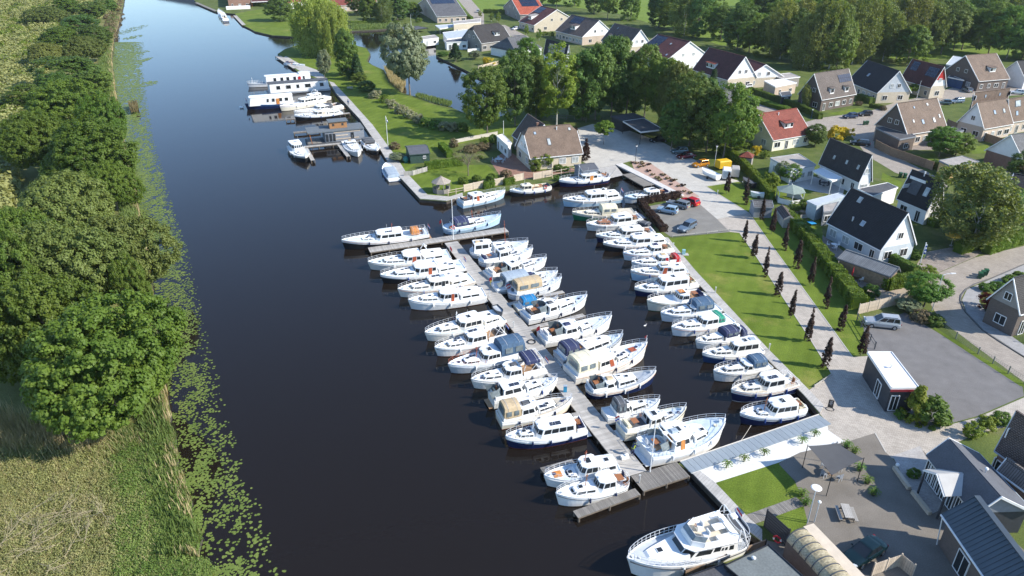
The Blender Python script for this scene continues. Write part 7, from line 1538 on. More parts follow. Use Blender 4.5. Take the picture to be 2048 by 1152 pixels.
for x,y,kind,h,r,l in ((*q('U2',870,680),'bush',1.8,1.2,'round bush at the hedge end near the sandy bed'),(*q('U2',1270,540),'yellowleaf',1.8,1.6,'yellowish bush between hedge and street bend'),(*q('U2',1145,800),'silver',1.6,1.5,'grey-green bush at the corner of the gravel yard'),(*q('U2',1240,870),'brownbush',1.6,1.6,'brownish bush along the gravel yard'),(*q('U2',1330,900),'bush',1.5,1.3,'green bush at the start of the mesh fence'),(*q('U2',1690,650),'bush',1.1,1.1,'clipped ball bush at the corner garden, left one'),(*q('U2',1780,640),'bush',1.2,1.3,'clipped ball bush at the corner garden, middle one'),(*q('U2',1880,600),'bush',1.2,1.4,'clipped bush at the corner garden near the path'),(*q('U2',1970,570),'bush',1.2,1.4,'clipped bush of the corner garden at the picture edge'),(*q('U2',1790,860),'yellowleaf',1.2,1.4,'yellow-green bush by the parked dark car'),(*q('U2',1200,420),'bush',1.6,1.3,'flowering shrub below the striped flag'),
    (*q('U1',1165,890),'yellowleaf',1.8,1.0,'clipped yellow-green ball beside the black-roofed house'),(*q('U1',320,880),'light',1.8,.9,'pale shrub behind the tiny playhouse'),(*q('U1',385,850),'bush',1.9,1.1,'dark round bush beside the round garden table'),(*q('U1',780,110),'brownbush',1.3,1.1,'dry pampas-like clump by the street'),(*q('U1',960,145),'brownbush',1.3,1.1,'straw-coloured clump left of the big brown-roofed house'),
    (*Z8(1190,110),'bush',.6,.5,'tiny bush at the corner of the kiosk shadow'),(*Z8(1625,240),'yellowleaf',2.0,1.15,'bright yellow-green bush behind the club house roof'),(*Z8(1720,190),'yellowleaf',1.7,1.1,'yellow-green bush beside the dark tiled roof'),(*Z8(1800,150),'bush',1.5,1.1,'dark bush at the dark tiled roof edge'),(*Z8(1935,620),'yellowleaf',2.0,1.6,'light bush between club house and striped roof'),(*Z8(1240,495),'bush',.9,.7,'dark potted bush on the club house terrace'),
    (*Z7(715,640),'bush',1.6,1.15,'clipped ball bush on the garden lawn, left of three'),(*Z7(822,630),'bush',1.7,1.2,'clipped ball bush on the garden lawn, middle of three'),(*Z7(935,620),'bush',1.8,1.2,'clipped ball bush on the garden lawn, right of three'),(*Z7(1042,590),'brownbush',1.6,1.4,'pale reddish shrub at the terrace edge'),(*Z7(1270,540),'yellowleaf',3.4,1.6,'loose yellowish shrub against the farmhouse wall'),(*Z7(1360,520),'light',3.2,1.4,'light green shrub under the farmhouse windows'),(*Z7(1440,545),'bush',1.6,1.2,'green shrub by the white farmhouse window'),(*Z7(1500,545),'bush',1.2,1.0,'shrub between rail fence and farmhouse'),(*Z7(1440,620),'bush',1.2,.9,'bush behind the bow rail of the navy-hulled cruiser'),
    (*Z7(185,375),'brownbush',1.6,1.5,'purple-grey round bush by the white flagpole on the quay lawn'),(*Z7(220,470),'silver',1.6,1.8,'blue-green juniper beside the green shed'),(*Z7(640,360),'brownbush',2.0,1.3,'brown bush in the walled garden corner'),(*Z7(880,345),'yellowleaf',2.2,1.3,'light shrub along the garden wall'),(*Z7(945,335),'bush',2.4,1.4,'dark shrub beside the white porch'),(*Z7(880,380),'brownbush',1.6,2.0,'brown shrub bed behind the round grey table'),(*Z7(780,400),'brownbush',1.8,2.0,'brown shrubs behind the bare garden tree'),(*Z7(850,450),'bush',1.0,.7,'small round bush by the terrace')):
    tb(kind,x,y,h,r,l,'garden shrubs',cat='bush',name='bush')
# long shrub bank between the lawn and the pond
for i,(x,y,kind,r,l) in enumerate(((722,168,'dark',2.0,'dark shrub at the island end of the pond-side shrub bank'),(736,182,'dark',2.2,'second dark shrub of the pond-side bank'),(750,196,'blossom',1.8,'grey-leaved shrub of the pond-side bank'),(768,205,'yellowleaf',1.8,'yellow-green shrub of the bank near the silvery willow'),(785,215,'blossom',2.0,'cream flowering shrub below the silvery willow'),(802,226,'blossom',2.0,'second cream flowering shrub of the bank'),(820,236,'blossom',2.0,'cream flowering shrub right of the willow trunk'),(838,245,'blossom',1.9,'white flowering shrub of the bank'),(855,252,'bush',1.9,'green shrub after the white flowering one'),(873,256,'bush',1.9,'dark green shrub of the bank in tree shade'),(890,260,'blossom',1.8,'pale flowering shrub near the slender tree'),(906,262,'blossom',1.7,'last pale flowering shrub of the bank'),(925,262,'bush',1.6,'green shrub at the end of the bank'),(705,158,'dark',2.0,'shaded shrub between the spruce and the bank'),(690,150,'dark',1.8,'shaded shrub below the spruce'))):
    tb(kind,x,y,2.6 if kind != 'dark' else 3.4,r*1.05,l,'shrub bank between lawn and pond',cat='bush',name='bush')
# bare garden tree
def bare_tree(label,base,H,R_,m,seed,name='tree',levels=4,dens=3):
    r=random.Random(seed); mb=MB()
    def grow(p,d,L,rad,lv):
        q_=p+d*L; mb.tube(p,q_,rad,rad*.6,5 if lv>1 else 3)
        if lv== 0: return
        for i in range(dens+(lv== levels)):
            nd=(d+Vector((r.uniform(-1,1),r.uniform(-1,1),r.uniform(-.2,.6)))*.85).normalized(); grow(q_ if r.random()<.7 else p+d*L*.7,nd,L*r.uniform(.6,.85),rad*.58,lv-1)
    t=thing(name,label,'tree' if name== 'tree' else 'shrub',base,0); grow(Vector((0,0,-.1)),Vector((0,0,1)),H*.3,H*.025,levels); mb.build('trunk',m,t); return t
bt=bare_tree('knotty nearly leafless fruit tree on the farmhouse lawn',Q('T7',755,580),6.0,3,BARK,3)
C,Nn=crown_points(2.6,1.9,60,14,.5,lump=.3); C[:,2] += 4.2; link('crown',leaf_mesh('sparse_crown',C,Nn,NR.uniform(.1,.2,len(C)),L_BRN),bt)
# ---- hedges
def hedge(label,pts,w,h,m=None,dens=120,ls=.16,group='clipped hedges',lumpy=.12):
    ps=[P(*p) for p in pts]; o=ps[0]; C=[]; Nn=[]; core=MB(); m=m or L_HEDGE
    for a,b in zip(ps,ps[1:]):
        d=b-a; L=d.length; ux=np.array([d.x/L,d.y/L,0]); uy=np.array([-ux[1],ux[0],0]); A=np.array([a.x-o.x,a.y-o.y,0])
        n=int(L*(2*h+w)*dens); s=NR.rand(n)*(L+w*.6)-w*.3; k=NR.rand(n)*(2*h+w)
        off=np.where(k<h,-w/2,np.where(k>h+w,w/2,k-h-w/2)); z=np.where(k<h,k,np.where(k>h+w,2*h+w-k,h))
        bump=lumpy*np.sin(s*2.1+A[0])*np.cos(s*.9+1.3); nn=np.where((k<h)[:,None],-uy,np.where((k>h+w)[:,None],uy,np.array([0,0,1.0])))
        C.append(A+ux*s[:,None]+uy*off[:,None]+np.array([0,0,1])*z[:,None]+nn*(bump+NR.normal(size=n)*.05)[:,None]); Nn.append(nn+NR.normal(size=(n,3))*.45)
        core.box(((a+b)/2-o)+Vector((0,0,h/2-.04)),(L+w*.4,w-.14,h-.1),rz=math.atan2(d.y,d.x))
    C=np.concatenate(C); Nn=np.concatenate(Nn); Nn /= np.linalg.norm(Nn,axis=1)[:,None]; C[:,2]=np.maximum(C[:,2],.03)
    t=thing('hedge',label,'hedge',(o.x,o.y,0),0,group); link('foliage',leaf_mesh('hedge_foliage',C,Nn,NR.uniform(.7,1.4,len(C))*ls,m),t); core.build('core',m,t); return t
hedge('long clipped green hedge between the path and the village gardens',[q('U2',265,150),q('U2',400,290),q('U2',500,420),q('U2',620,580),q('U2',770,775)],1.9,1.9,lumpy=.2)
hedge('straight hedge from the trailers to the pavilion',[q('T8',1310,400),q('T8',1440,480),q('T8',1560,610),q('T8',1690,770)],1.1,1.9,lumpy=.12)
hedge('clipped hedge around the tiled shelter garden',[q('U2',900,600),q('U2',990,640),q('U2',1210,590)],1.2,1.8)
hedge('dark hedge behind the tiled shelter',[q('U2',950,420),q('U2',1180,540)],1.0,1.5,L_DARK)
hedge('tall clipped hedge at the street corner of the big birch',[q('U2',1500,380),q('U2',1590,350),q('U2',1640,330)],1.6,1.8)
hedge('broad hedge right of the big birch along the street bend',[q('U2',1700,380),q('U2',1850,330),q('U2',1990,290)],1.7,1.6)
hedge('dark hedge strip beside the far right flagpole',[q('U2',1780,200),q('U2',1930,250)],1.2,1.4,L_DARK)
hedge('low clipped hedge below the black-roofed terrace house',[q('U1',1165,905),q('U1',1330,985)],1.4,1.3)
hedge('dark hedge behind the summer house',[q('U1',1310,560),q('U1',1440,600),q('U1',1560,640)],1.4,1.7,L_DARK)
hedge('dark copper beech hedge between the small cruiser and the parking place',[q('T8',690,800),q('T8',850,770),q('T8',985,745)],1.1,1.1,L_BEECH,lumpy=.2)
hedge('dark copper beech hedge along the parking place edge',[q('T8',690,800),q('T8',780,910),q('T8',870,1010)],1.1,1.1,L_BEECH,lumpy=.2)
hedge('bright clipped hedge beside the green shed',[q('T7',440,530),q('T7',690,500)],1.6,1.5)
hedge('short clipped hedge in front of the garden wall',[q('T7',550,370),q('T7',610,440)],1.4,1.4)
hedge('clipped hedge bay in the harbour fence, left gap',[q('T7',882,680),q('T7',950,668)],.8,1.3,dens=90)
hedge('clipped hedge bay in the harbour fence, right gap',[q('T7',1040,655),q('T7',1100,640)],.8,1.3,dens=90)
hedge('long dark hedge along the lane beside the two-dormer brick house',[q('T5',0,690),q('T5',200,760),q('T5',370,820),q('T5',520,890)],1.2,1.6,L_DARK)
hedge('leafy green border left of the lane hedge',[q('T5',10,745),q('T5',150,795),q('T5',270,830)],2.2,1.1,L_MID)
hedge('dark hedge between the two-dormer house and the pale yellow house',[q('T5',815,745),q('T5',900,775)],1.6,1.7,L_DARK)
hedge('low hedge along the pale yellow house drive',[q('T5',900,800),q('T5',985,815)],1.0,1.0,L_DARK)
hedge('clipped hedge beside the long beige garage in the far lane',[q('T3',870,120),q('T3',935,150)],1.5,1.4,dens=60)
hedge('dark shrub strip behind the white row of fence by the far field',[q('T3',1040,100),q('T3',1200,105)],3,2.0,L_DARK,dens=40,ls=.3)
hedge('hedge in front of the far bank lawn houses',[(510,12),(545,14)],1.5,1.5,dens=40,ls=.25)
hedge('leafy hedge below the orange-roofed houses',[(705,50),(780,47)],2.5,1.6,L_MID,dens=40,ls=.28)
# ---- palms in pots and on the white gravel
def palm(label,loc,h,pot=False,sc=1.0):
    t=thing('palm',label,'palm',loc,rng.uniform(0,6),'young palms')
    if pot: MB().cyl((0,0,0),.22,.4,10,r2=.28).build('pot',BLACKP,t)
    MB().tube((0,0,0),(.04,0,h),.07,.05,6).build('trunk',BARK,t); mb=MB(); n=16
    for i in range(n):
        a=2.4*i; up=.9-1.3*(i/n); L=.75*sc; p=Vector((.04,0,h)); d=Vector((math.cos(a),math.sin(a),0)); s=Vector((-d.y,d.x,0))*.06*sc
        m1=p+d*L*.5+Vector((0,0,up*L*.45)); m2=p+d*L+Vector((0,0,up*L*.45-.22))
        mb.add([p-s*.3,p+s*.3,m1+s,m1-s,m2],[(0,1,2,3),(3,2,4)])
        for k in (.35,.6,.85):
            c=p.lerp(m1,k*1.2) if k<.5 else m1.lerp(m2,(k-.5)*2)
            for sg in (-1,1): mb.add([c,c+s*sg*4+d*.12+Vector((0,0,-.03)),c+d*.09],[(0,1,2)])
    mb.build('fronds',L_MID,t)
pl=[(U,l) for U,l in (((590,240,False),'palm on the white gravel nearest the path end, first of five'),((510,285,False),'palm on the white gravel beside the cross strip of decking'),((262,365,False),'palm in the middle of the white gravel strip'),((130,405,False),'palm on the white gravel above the small lawn'),((15,445,False),'palm on the white gravel next to the plank deck'),
      ((800,312,True),'potted palm at the back corner of the shade sail'),((850,350,True),'potted palm half behind the shade sail'),((885,460,True),'potted palm by the right post of the shade sail'),((935,545,True),'potted palm on the asphalt right of the shade sail'),((975,620,True),'potted palm farthest into the asphalt yard'),((508,628,True),'potted palm at the small lawn corner'),((530,685,True),'small potted palm at the end of the board path'))]
for (x,y,pt),l in pl: palm(l,Q('U8',x,y),.7 if not pt else .6,pt,.8 if pt else .7)
MB_=None
# ---- ornamental grass tufts on the pink gravel
tf=MB()
for i in range(22):
    a=rng.uniform(0,6.28); d=Vector((math.cos(a),math.sin(a),0)); s=Vector((-d.y,d.x,0))*.05; tf.add([-s,s,d*.28+Vector((0,0,.38)),d*.52+Vector((0,0,.22))],[(0,1,2),(2,1,3)])
tfm=tf.mesh('grass_tuft',L_BRN); tfm2=tfm.copy(); tfm2.materials.clear(); tfm2.materials.append(L_BEECH)
for i,(x,y) in enumerate(((635,485),(668,490),(705,478),(752,500),(685,520),(720,510),(755,550),(790,578),(825,605),(855,575),(872,582),(905,608),(940,625),(965,615),(985,665),(1020,660),(1030,705),(1075,720),(930,652),(845,620),(708,495),(765,497))):
    o=link('grass_tuft',tfm if i % 3 else tfm2,None,Q('T8',x,y,.012),rng.uniform(0,6)); s_=rng.uniform(.8,1.5); o.scale=(s_,s_,s_); tag(o,'low brown grass tuft planted in the pink gravel bed by the slipway','plant','grass tufts in the pink gravel')
# ---- west bank: reeds, scrub, bare willow, lilies
def inside(pt,poly):
    x,y=pt; c=False
    for i in range(len(poly)):
        a,b=poly[i],poly[i-1]
        if (a[1]>y) != (b[1]>y) and x<(b[0]-a[0])*(y-a[1])/(b[1]-a[1])+a[0]: c=not c
    return c
def bankx(y):          # world x of the west bank at world y
    ws=[P(*p) for p in west]
    for a,b in zip(ws,ws[1:]):
        if a.y <= y <= b.y: return a.x+(b.x-a.x)*(y-a.y)/(b.y-a.y)
    return ws[0].x if y<ws[0].y else ws[-1].x
def blades(name,XY,hmin,hmax,w,m,lean=.25,label=None):
    n=len(XY); h=NR.uniform(hmin,hmax,n); a=NR.rand(n)*6.283; d=np.stack([np.cos(a),np.sin(a),np.zeros(n)],1); s=np.stack([-np.sin(a),np.cos(a),np.zeros(n)],1)*w*NR.uniform(.6,1.4,(n,1))
    wind=np.array([-.05,.03,0]); B=np.column_stack([XY,np.zeros(n)]); tip=B+(d*lean*NR.rand(n,1)+wind)*h[:,None]+np.array([0,0,1])*h[:,None]; mid=B*.45+tip*.55+np.array([0,0,.08])
    V=np.stack([B-s,B+s,mid+s*.8,tip+s*.15,tip-s*.15,mid-s*.8],1).reshape(-1,3)
    me=bpy.data.meshes.new(name); me.vertices.add(6*n); me.vertices.foreach_set('co',V.reshape(-1).astype(np.float32)); me.loops.add(8*n)
    idx=(np.arange(n)[:,None]*6+np.array([0,1,2,5,5,2,3,4])[None]).reshape(-1); me.loops.foreach_set('vertex_index',idx.astype(np.int32)); me.polygons.add(2*n)
    me.polygons.foreach_set('loop_start',np.arange(0,8*n,4,dtype=np.int32)); me.polygons.foreach_set('loop_total',np.full(2*n,4,dtype=np.int32)); me.materials.append(m); me.update(calc_edges=True)
    tag(link(name,me),label,None,None,'stuff')
def scatter(poly_px,n):
    w_=[P(*p) for p in poly_px]; poly=[(p.x,p.y) for p in w_]; xs=[p[0] for p in poly]; ys=[p[1] for p in poly]; out=[]
    while len(out)<n:
        p=(NR.uniform(min(xs),max(xs)),NR.uniform(min(ys),max(ys)))
        if inside(p,poly): out.append(p)
    return np.array(out)
near=[(-150,820),(60,850),(120,870),(200,878),(280,870),(335,838),(345,868),(352,930),(364,980),(383,1040),(396,1105),(420,1160),(440,1230),(-200,1230)]
def soft(pts,sd=1.0): return pts+NR.normal(size=pts.shape)*sd
def dry_land(pts): return np.array([p for p in pts if p[0]<bankx(p[1])+.1])
blades('green_reeds',dry_land(soft(scatter([(230,870),(300,862),(340,838),(347,870),(352,930),(366,980),(384,1040),(398,1105),(425,1165),(450,1240),(290,1240),(290,1100),(260,980)],26000),.8)),.35,.9,.028,L_REED,lean=.9,label='dense green reeds on the near west bank')
blades('dry_reeds',dry_land(soft(scatter([(-150,815),(30,845),(90,862),(180,870),(220,885),(170,905),(80,900),(-200,930)],7000),1.0)),.9,1.9,.024,L_DRY,lean=.6,label='straw-coloured dry reeds below the near alder')
blades('mixed_marsh_grass',dry_land(soft(scatter(near,36000),.8)),.35,1.0,.03,L_SCRUB,lean=.8,label='olive marsh grass on the near west bank')
blades('straw_grass',dry_land(soft(scatter(near,6000),.8)),.4,1.2,.022,L_DRY,lean=.8,label='straw blades mixed through the near marsh grass')
ed=[]
for _ in range(4500):
    y=NR.uniform(44,420) ** 1.0; y=44+(420-44)*NR.rand() ** 1.6; ed.append((bankx(y)-abs(NR.normal())*.8+.1,y)) if math.sin(y*.9)+math.sin(y*.37+1)>-.4 else None
blades('bank_reeds',np.array(ed),.7,1.7,.06,L_DRY,label='pale reed fringe along the west water edge')
ed=[(bankx(y)-.3-NR.rand()*(2.5+y/120),y) for y in (44+(420-44)*NR.rand(16000) ** 1.5)]
blades('bank_grass',np.array(ed),.6,1.5,.08,L_REED,label='green reed belt along the west water edge')
blades('pond_reeds',scatter([(768,138),(800,150),(812,170),(805,186),(780,165)],2600),1.2,2.0,.07,L_DRY,label='straw-coloured reeds at the south shore of the pond')
blades('pond_bank_grass',scatter([(835,188),(905,206),(900,214),(870,207),(830,194)],1500),.5,1.0,.07,L_REED,label='green reeds on the pond bank by the lawn')
blades('north_shore_reeds',scatter([(700,50),(780,45),(785,56),(705,61)],2500),.8,1.6,.1,L_REED,label='green reeds on the north shore of the pond')
blades('lily_bed_reeds',scatter([(258,212),(275,208),(278,222),(262,226)],500) ,.9,1.8,.07,L_BRN,label='small reed clump standing among the lilies')
def scrub_mass(name,poly_px,nb,rmin,rmax,per,ls,m,label):
    pts=[]; xs=[p[0] for p in poly_px]; ys=[p[1] for p in poly_px]; C=[]; Nn=[]
    while len(pts)<nb:
        c=(NR.uniform(min(xs),max(xs)),NR.uniform(min(ys),max(ys)))
        if inside(c,poly_px): w_=P(*c); pts.append((w_.x,w_.y))
    pts=[p for p in pts if p[0]<bankx(p[1])-.3]
    for x,y in pts:
        r=NR.uniform(rmin,rmax); k=14; cc=unit(k); cc[:,2]=np.abs(cc[:,2]); cc=cc*np.array([r,r,r*NR.uniform(.5,.9)])*.8
        for c in cc:
            d=unit(per); C.append(np.array([x,y,.2])+c+d*r*.32); Nn.append(d*.8+c/r*.4+np.array([0,0,.3])+NR.normal(size=d.shape)*.3)
    C=np.concatenate(C); Nn=np.concatenate(Nn); Nn /= np.linalg.norm(Nn,axis=1)[:,None]; C[:,2]=np.maximum(C[:,2],.1)
    tag(link(name,leaf_mesh(name,C,Nn,NR.uniform(.7,1.3,len(C))*ls,m)),label,None,None,'stuff')
scrub_mass('willow_scrub',[(-40,560),(-40,150),(-30,40),(-30,-40),(250,-45),(232,25),(150,60),(90,130),(40,250),(10,400)],1900,1.5,3.2,9,.62,L_SCRUB,'olive willow scrub covering the far west marsh')
scrub_mass('bank_scrub',[(225,90),(210,40),(215,-5),(245,-30),(250,0),(238,45),(226,85)],70,1.2,2.4,14,.40,L_BRN,'brownish scrub on the far water edge')
scrub_mass('marsh_bushes',[(-40,300),(-40,-40),(200,-45),(190,25),(110,90),(60,180),(20,300)],260,1.8,3.6,12,.55,L_HEDGE,'green bushes scattered through the far west marsh')
L_MIDREED=leaf_mat('nettle_leaves',(.11,.18,.035),(.20,.27,.065),.0,.0,.3,.3)
L_FLUFF=leaf_mat('straw_olive_willow_leaves',(.26,.25,.10),(.43,.39,.19),.0,.0,.3,.5)
scrub_mass('nettle_bed',[(225,930),(300,870),(330,870),(345,900),(385,1060),(420,1160),(430,1230),(240,1230)],1700,.4,.95,14,.11,L_MIDREED,'bright green nettles in the near reeds')
scrub_mass('low_marsh_scrub',[(-100,900),(60,880),(200,900),(290,1000),(300,1100),(280,1230),(-200,1230)],800,.5,1.2,16,.10,L_SCRUB,'olive leafy scrub around the bare willow')
scrub_mass('straw_willow_scrub',[(-100,960),(60,930),(180,940),(250,1020),(230,1100),(200,1230),(-200,1230)],620,.5,1.3,14,.085,L_FLUFF,'fluffy straw-olive willow scrub in the near left corner')
bushes=thing('willow_shrub','sprawling pale-branched half-dead willow in the near left corner','shrub',P(110,1075),0)
def sprawl():
    r=random.Random(5); mb=MB()
    def grow(p,d,L,rad,lv):
        n=3; pts=[p]
        for i in range(n): d=(d+Vector((r.uniform(-.25,.25),r.uniform(-.25,.25),r.uniform(-.12,.12)))).normalized(); pts.append(pts[-1]+d*L/n)
        for i in range(n): mb.tube(pts[i],pts[i+1],rad*(1-i*.15),rad*(.85-i*.15),4 if lv>1 else 3)
        if lv:
            for _ in range(3+(lv== 4)):
                b=r.choice(pts[1:]); nd=(d+Vector((r.uniform(-1,1),r.uniform(-1,1),r.uniform(-.25,.35)))*.8).normalized(); grow(b,nd,L*r.uniform(.5,.75),rad*.55,lv-1)
    for i in range(26):
        a=i*.571+r.uniform(-.2,.2); o=Vector((r.uniform(-4.5,4.2),r.uniform(-3.5,3.2),.7)); grow(o,Vector((math.cos(a),math.sin(a),r.uniform(.15,.5))).normalized(),r.uniform(1.4,2.4),.028,3)
    mb.build('branches',mat('pale_dead_wood',(.36,.30,.19),.85,.2,2.0),bushes)
sprawl()
# lily pads
def lilies():
    n=25000; pts=[]
    import mathutils.noise as mn
    while len(pts)<n:
        y=43+(330-43)*NR.rand() ** 1.1; wd=6.3+max(0,(y-150)*.035)
        u=NR.rand() ** 1.15*1.12; x=bankx(y)+u*wd+.15
        v=mn.noise((x*.55,y*.45,3.1))+.6*mn.noise((x*1.5,y*1.2,9.2))+.25*mn.noise((x*.12,y*.1,5)); edge=1-max(0,u-.62)*2.3
        if (v*.95+.36+(.14 if y<62 else 0)+min(.3,(y-43)*.004))*edge>NR.rand()*.95: pts.append((x,y))
    pts=np.array(pts); m=len(pts); k=7; r=NR.uniform(.08,.17,m)*(1+np.clip((pts[:,1]-90)/160,0,1.2)); a0=NR.rand(m)*6.28
    ang=a0[:,None]+np.linspace(.25,6.03,k)[None]; X=pts[:,0,None]+np.cos(ang)*r[:,None]; Y=pts[:,1,None]+np.sin(ang)*r[:,None]; Z=np.full_like(X,WZ+.012)+NR.uniform(0,.012,(m,1))+(np.cos(ang*2)*.006)
    V=np.stack([np.concatenate([pts[:,:1],X],1),np.concatenate([pts[:,1:],Y],1),np.concatenate([np.full((m,1),WZ+.008),Z],1)],2).reshape(-1,3)
    me=bpy.data.meshes.new('lily_pads'); me.vertices.add(len(V)); me.vertices.foreach_set('co',V.reshape(-1).astype(np.float32))
    me.loops.add(m*(k+1)); me.loops.foreach_set('vertex_index',np.arange(m*(k+1),dtype=np.int32)); me.polygons.add(m)
    me.polygons.foreach_set('loop_start',np.arange(0,m*(k+1),k+1,dtype=np.int32)); me.polygons.foreach_set('loop_total',np.full(m,k+1,dtype=np.int32)); me.materials.append(L_PAD); me.update(calc_edges=True)
    tag(link('lily_pads',me),'water lily pads floating in a belt along the west bank',None,None,'stuff')
    mb=MB()
    for cx,cy,rx,ry in ((265,75,13,5),(276,107,18,6),(249,137,24,12),(293,168,18,6),(290,120,9,5),(255,62,16,12)):
        c=P(cx,cy,WZ); e=P(cx+rx,cy,WZ); f_=P(cx,cy-ry,WZ); a,b=abs(e.x-c.x),abs(f_.y-c.y)
        for _ in range(int(a*b*1.5)+60):
            t_,rr=NR.rand()*6.28,NR.rand() ** .6; x,y,r_=c.x+math.cos(t_)*rr*a,c.y+math.sin(t_)*rr*b,NR.uniform(.25,.6)
            mb.add([(x+r_*math.cos(q_*1.05),y+r_*math.sin(q_*1.05),WZ+.02+.01*NR.rand()) for q_ in range(6)],[tuple(range(6))])
    tag(mb.build('water_plant_mats',L_PAD),'dense pale green mats of water plants in the far lily belt',None,None,'stuff')
lilies()
# ============================================================ CARS, LAMPS AND SMALL THINGS
CARP=lambda n,c,r=.22: mat(n,c,r,.04,1.0,metal=.25,spec=.7)
HEADL=mat('headlamp_glass',(.55,.58,.6),.1,.1,2.0,spec=.8); TAILL=mat('tail_lamp_red',(.30,.01,.01),.2,.1,2.0); ALLOY=mat('alloy_rim',(.42,.43,.44),.35,.1,2.0,metal=.5)
CARGL=mat('car_glass',(.014,.018,.022),.05,.2,1.0,spec=.9)
def car(label,rear,front,paint,style='hatch',L=None,W=None,Hc=None,group='parked cars',cat='car',name='parked_car',roofrails=False,z=.02):
    """rear and front: ground points in the picture"""
    a,b=P(*rear),P(*front); d=b-a; L_=L or {'hatch': 4.0,'estate': 4.6,'suv': 4.55,'saloon': 4.5}[style]; W=W or {'suv': 1.80}.get(style,1.74); Hc=Hc or {'suv': 1.70,'estate': 1.46,'saloon': 1.40}.get(style,1.48)
    c=(a+b)/2; t=thing(name,label,cat,(c.x,c.y,z),math.atan2(d.y,d.x),group); belt=Hc*.60
    X=lambda u: (u-.5)*L_
    hood=.74 if style != 'suv' else .72; tr={'saloon': (.0,.16,.27)}.get(style)
    # body: stations of (x, half width, z of shoulder)
    prof=[(0,.80,.45),(.015,.88,belt*.93),(.10,.97,belt),(.30,1.0,belt),(.60,1.0,belt),(.70,.99,belt*.985),(.85,.96,belt*.90),(.95,.88,belt*.82),(.99,.76,belt*.70),(1.0,.68,.42)]
    rings=[]
    for u,w,zt in prof:
        w_=W/2*w; lo=.22 if .05<u<.95 else .30
        rings.append([(X(u),-w_*.9,lo),(X(u),w_*.9,lo),(X(u),w_,.42),(X(u),w_*1.0,(zt+.42)/2+.05),(X(u),w_*.93,zt-.02),(X(u),w_*.60,zt+.045),(X(u),-w_*.60,zt+.045),(X(u),-w_*.93,zt-.02),(X(u),-w_,(zt+.42)/2+.05),(X(u),-w_,.42)])
    mb=MB().loft([r[::-1] for r in rings]); mb.smooth=False; body=mb.build('body',paint,t)
    g0,g1={'hatch': (.03,.70),'estate': (.02,.70),'suv': (.02,.71),'saloon': (.14,.72)}[style]; r0,r1={'hatch': (.10,.52),'estate': (.07,.52),'suv': (.06,.53),'saloon': (.27,.52)}[style]
    wb,wt=W*.455,W*.375; zb,zt=belt-.01,Hc-.06
    Bq=[(X(g0),-wb,zb),(X(g1),-wb*.92,zb),(X(g1),wb*.92,zb),(X(g0),wb,zb)]; Tq=[(X(r0),-wt,zt),(X(r1),-wt*.97,zt),(X(r1),wt*.97,zt),(X(r0),wt,zt)]
    MB().loft([Bq,Tq]).build('cabin',paint,t)
    F=[(Bq[i],Bq[(i+1) % 4],Tq[(i+1) % 4],Tq[i]) for i in range(4)]
    for fi in (0,2):
        spans=((.05,.30),(.34,.62),(.66,.93)) if style in ('estate','suv') else ((.10,.42),(.46,.88))
        for u0,u1 in spans:
            if fi== 2: u0,u1=1-u1,1-u0
            pane(F[fi],u0,u1,.12,.90,.012,.004).build('window',CARGL,t)
    pane(F[1],.06,.94,.06,.95,.012,.004).build('windscreen',CARGL,t); pane(F[3],.10,.90,.25,.92,.012,.004).build('rear_window',CARGL,t)
    rr=lambda i,z: [(X(r0)-.03+i,-wt-.02+i,z),(X(r1)+.04-i,-wt*.97-.02+i,z),(X(r1)+.04-i,wt*.97+.02-i,z),(X(r0)-.03+i,wt+.02-i,z)]
    MB().loft([rr(0,zt),rr(.02,zt+.03),rr(.16,zt+.06)]).build('roof',paint,t)
    wh=shared(('tyre',style),lambda: MB().tube((0,-.1,0),(0,.1,0),.33 if style== 'suv' else .30,n=14).mesh('tyre',RUBBER)); rim=shared(('rim',style),lambda: MB().tube((0,-.112,0),(0,.112,0),.19,n=10).mesh('rim',ALLOY))
    for u in (.175,.81):
        for s in (-1,1): o=link('wheel',wh,t,(X(u),s*(W/2-.09),.31)); link('rim',rim,o)
    for s in (-1,1):
        MB().box((X(.965),s*W*.33,belt*.76),(.22,.32,.13),rz=-s*.25).build('headlight',HEADL,t); MB().box((X(.012),s*W*.37,belt*.80),(.10,.22,.22)).build('tail_light',TAILL,t)
        MB().box((X(.62),s*(W/2+.06),belt+.06),(.12,.16,.11)).build('mirror',paint,t)
        if roofrails: MB().box((X(.32),s*wt*.95,zt+.09),(L_*.36,.04,.05)).build('roof_rail',BLACKP,t)
    MB().box((X(1.0)-.01,0,.48),(.06,W*.55,.14)).build('grille',BLACKP,t); MB().box((X(.0)+.0,0,.52),(.05,.5,.11)).build('number_plate',mat('yellow_plate',(.6,.45,.05),.6,.05,2.0),t)
    return t
SILV=CARP('silver_car_paint',(.40,.42,.44)); BLK=CARP('black_car_paint',(.012,.013,.016)); BLU=CARP('dark_blue_car_paint',(.02,.035,.08)); TEAL=CARP('grey_teal_car_paint',(.12,.17,.18)); DRED=CARP('dark_red_car_paint',(.12,.01,.015)); ORG=CARP('orange_car_paint',(.48,.20,.015)); REDC=CARP('bright_red_car_paint',(.50,.01,.015)); GRYC=CARP('grey_car_paint',(.20,.22,.24)); LBL=CARP('pale_blue_car_paint',(.33,.45,.55)); BGR=CARP('blue_grey_car_paint',(.13,.18,.24)); WHC=CARP('white_car_paint',(.78,.78,.78)); GRN=CARP('dark_green_car_paint',(.004,.018,.022)); SKY_=CARP('sky_blue_car_paint',(.04,.22,.5))
car('silver off-road car with roof rails on the dark gravel yard',q('U2',1060,920),q('U2',825,895),SILV,'suv',roofrails=True)
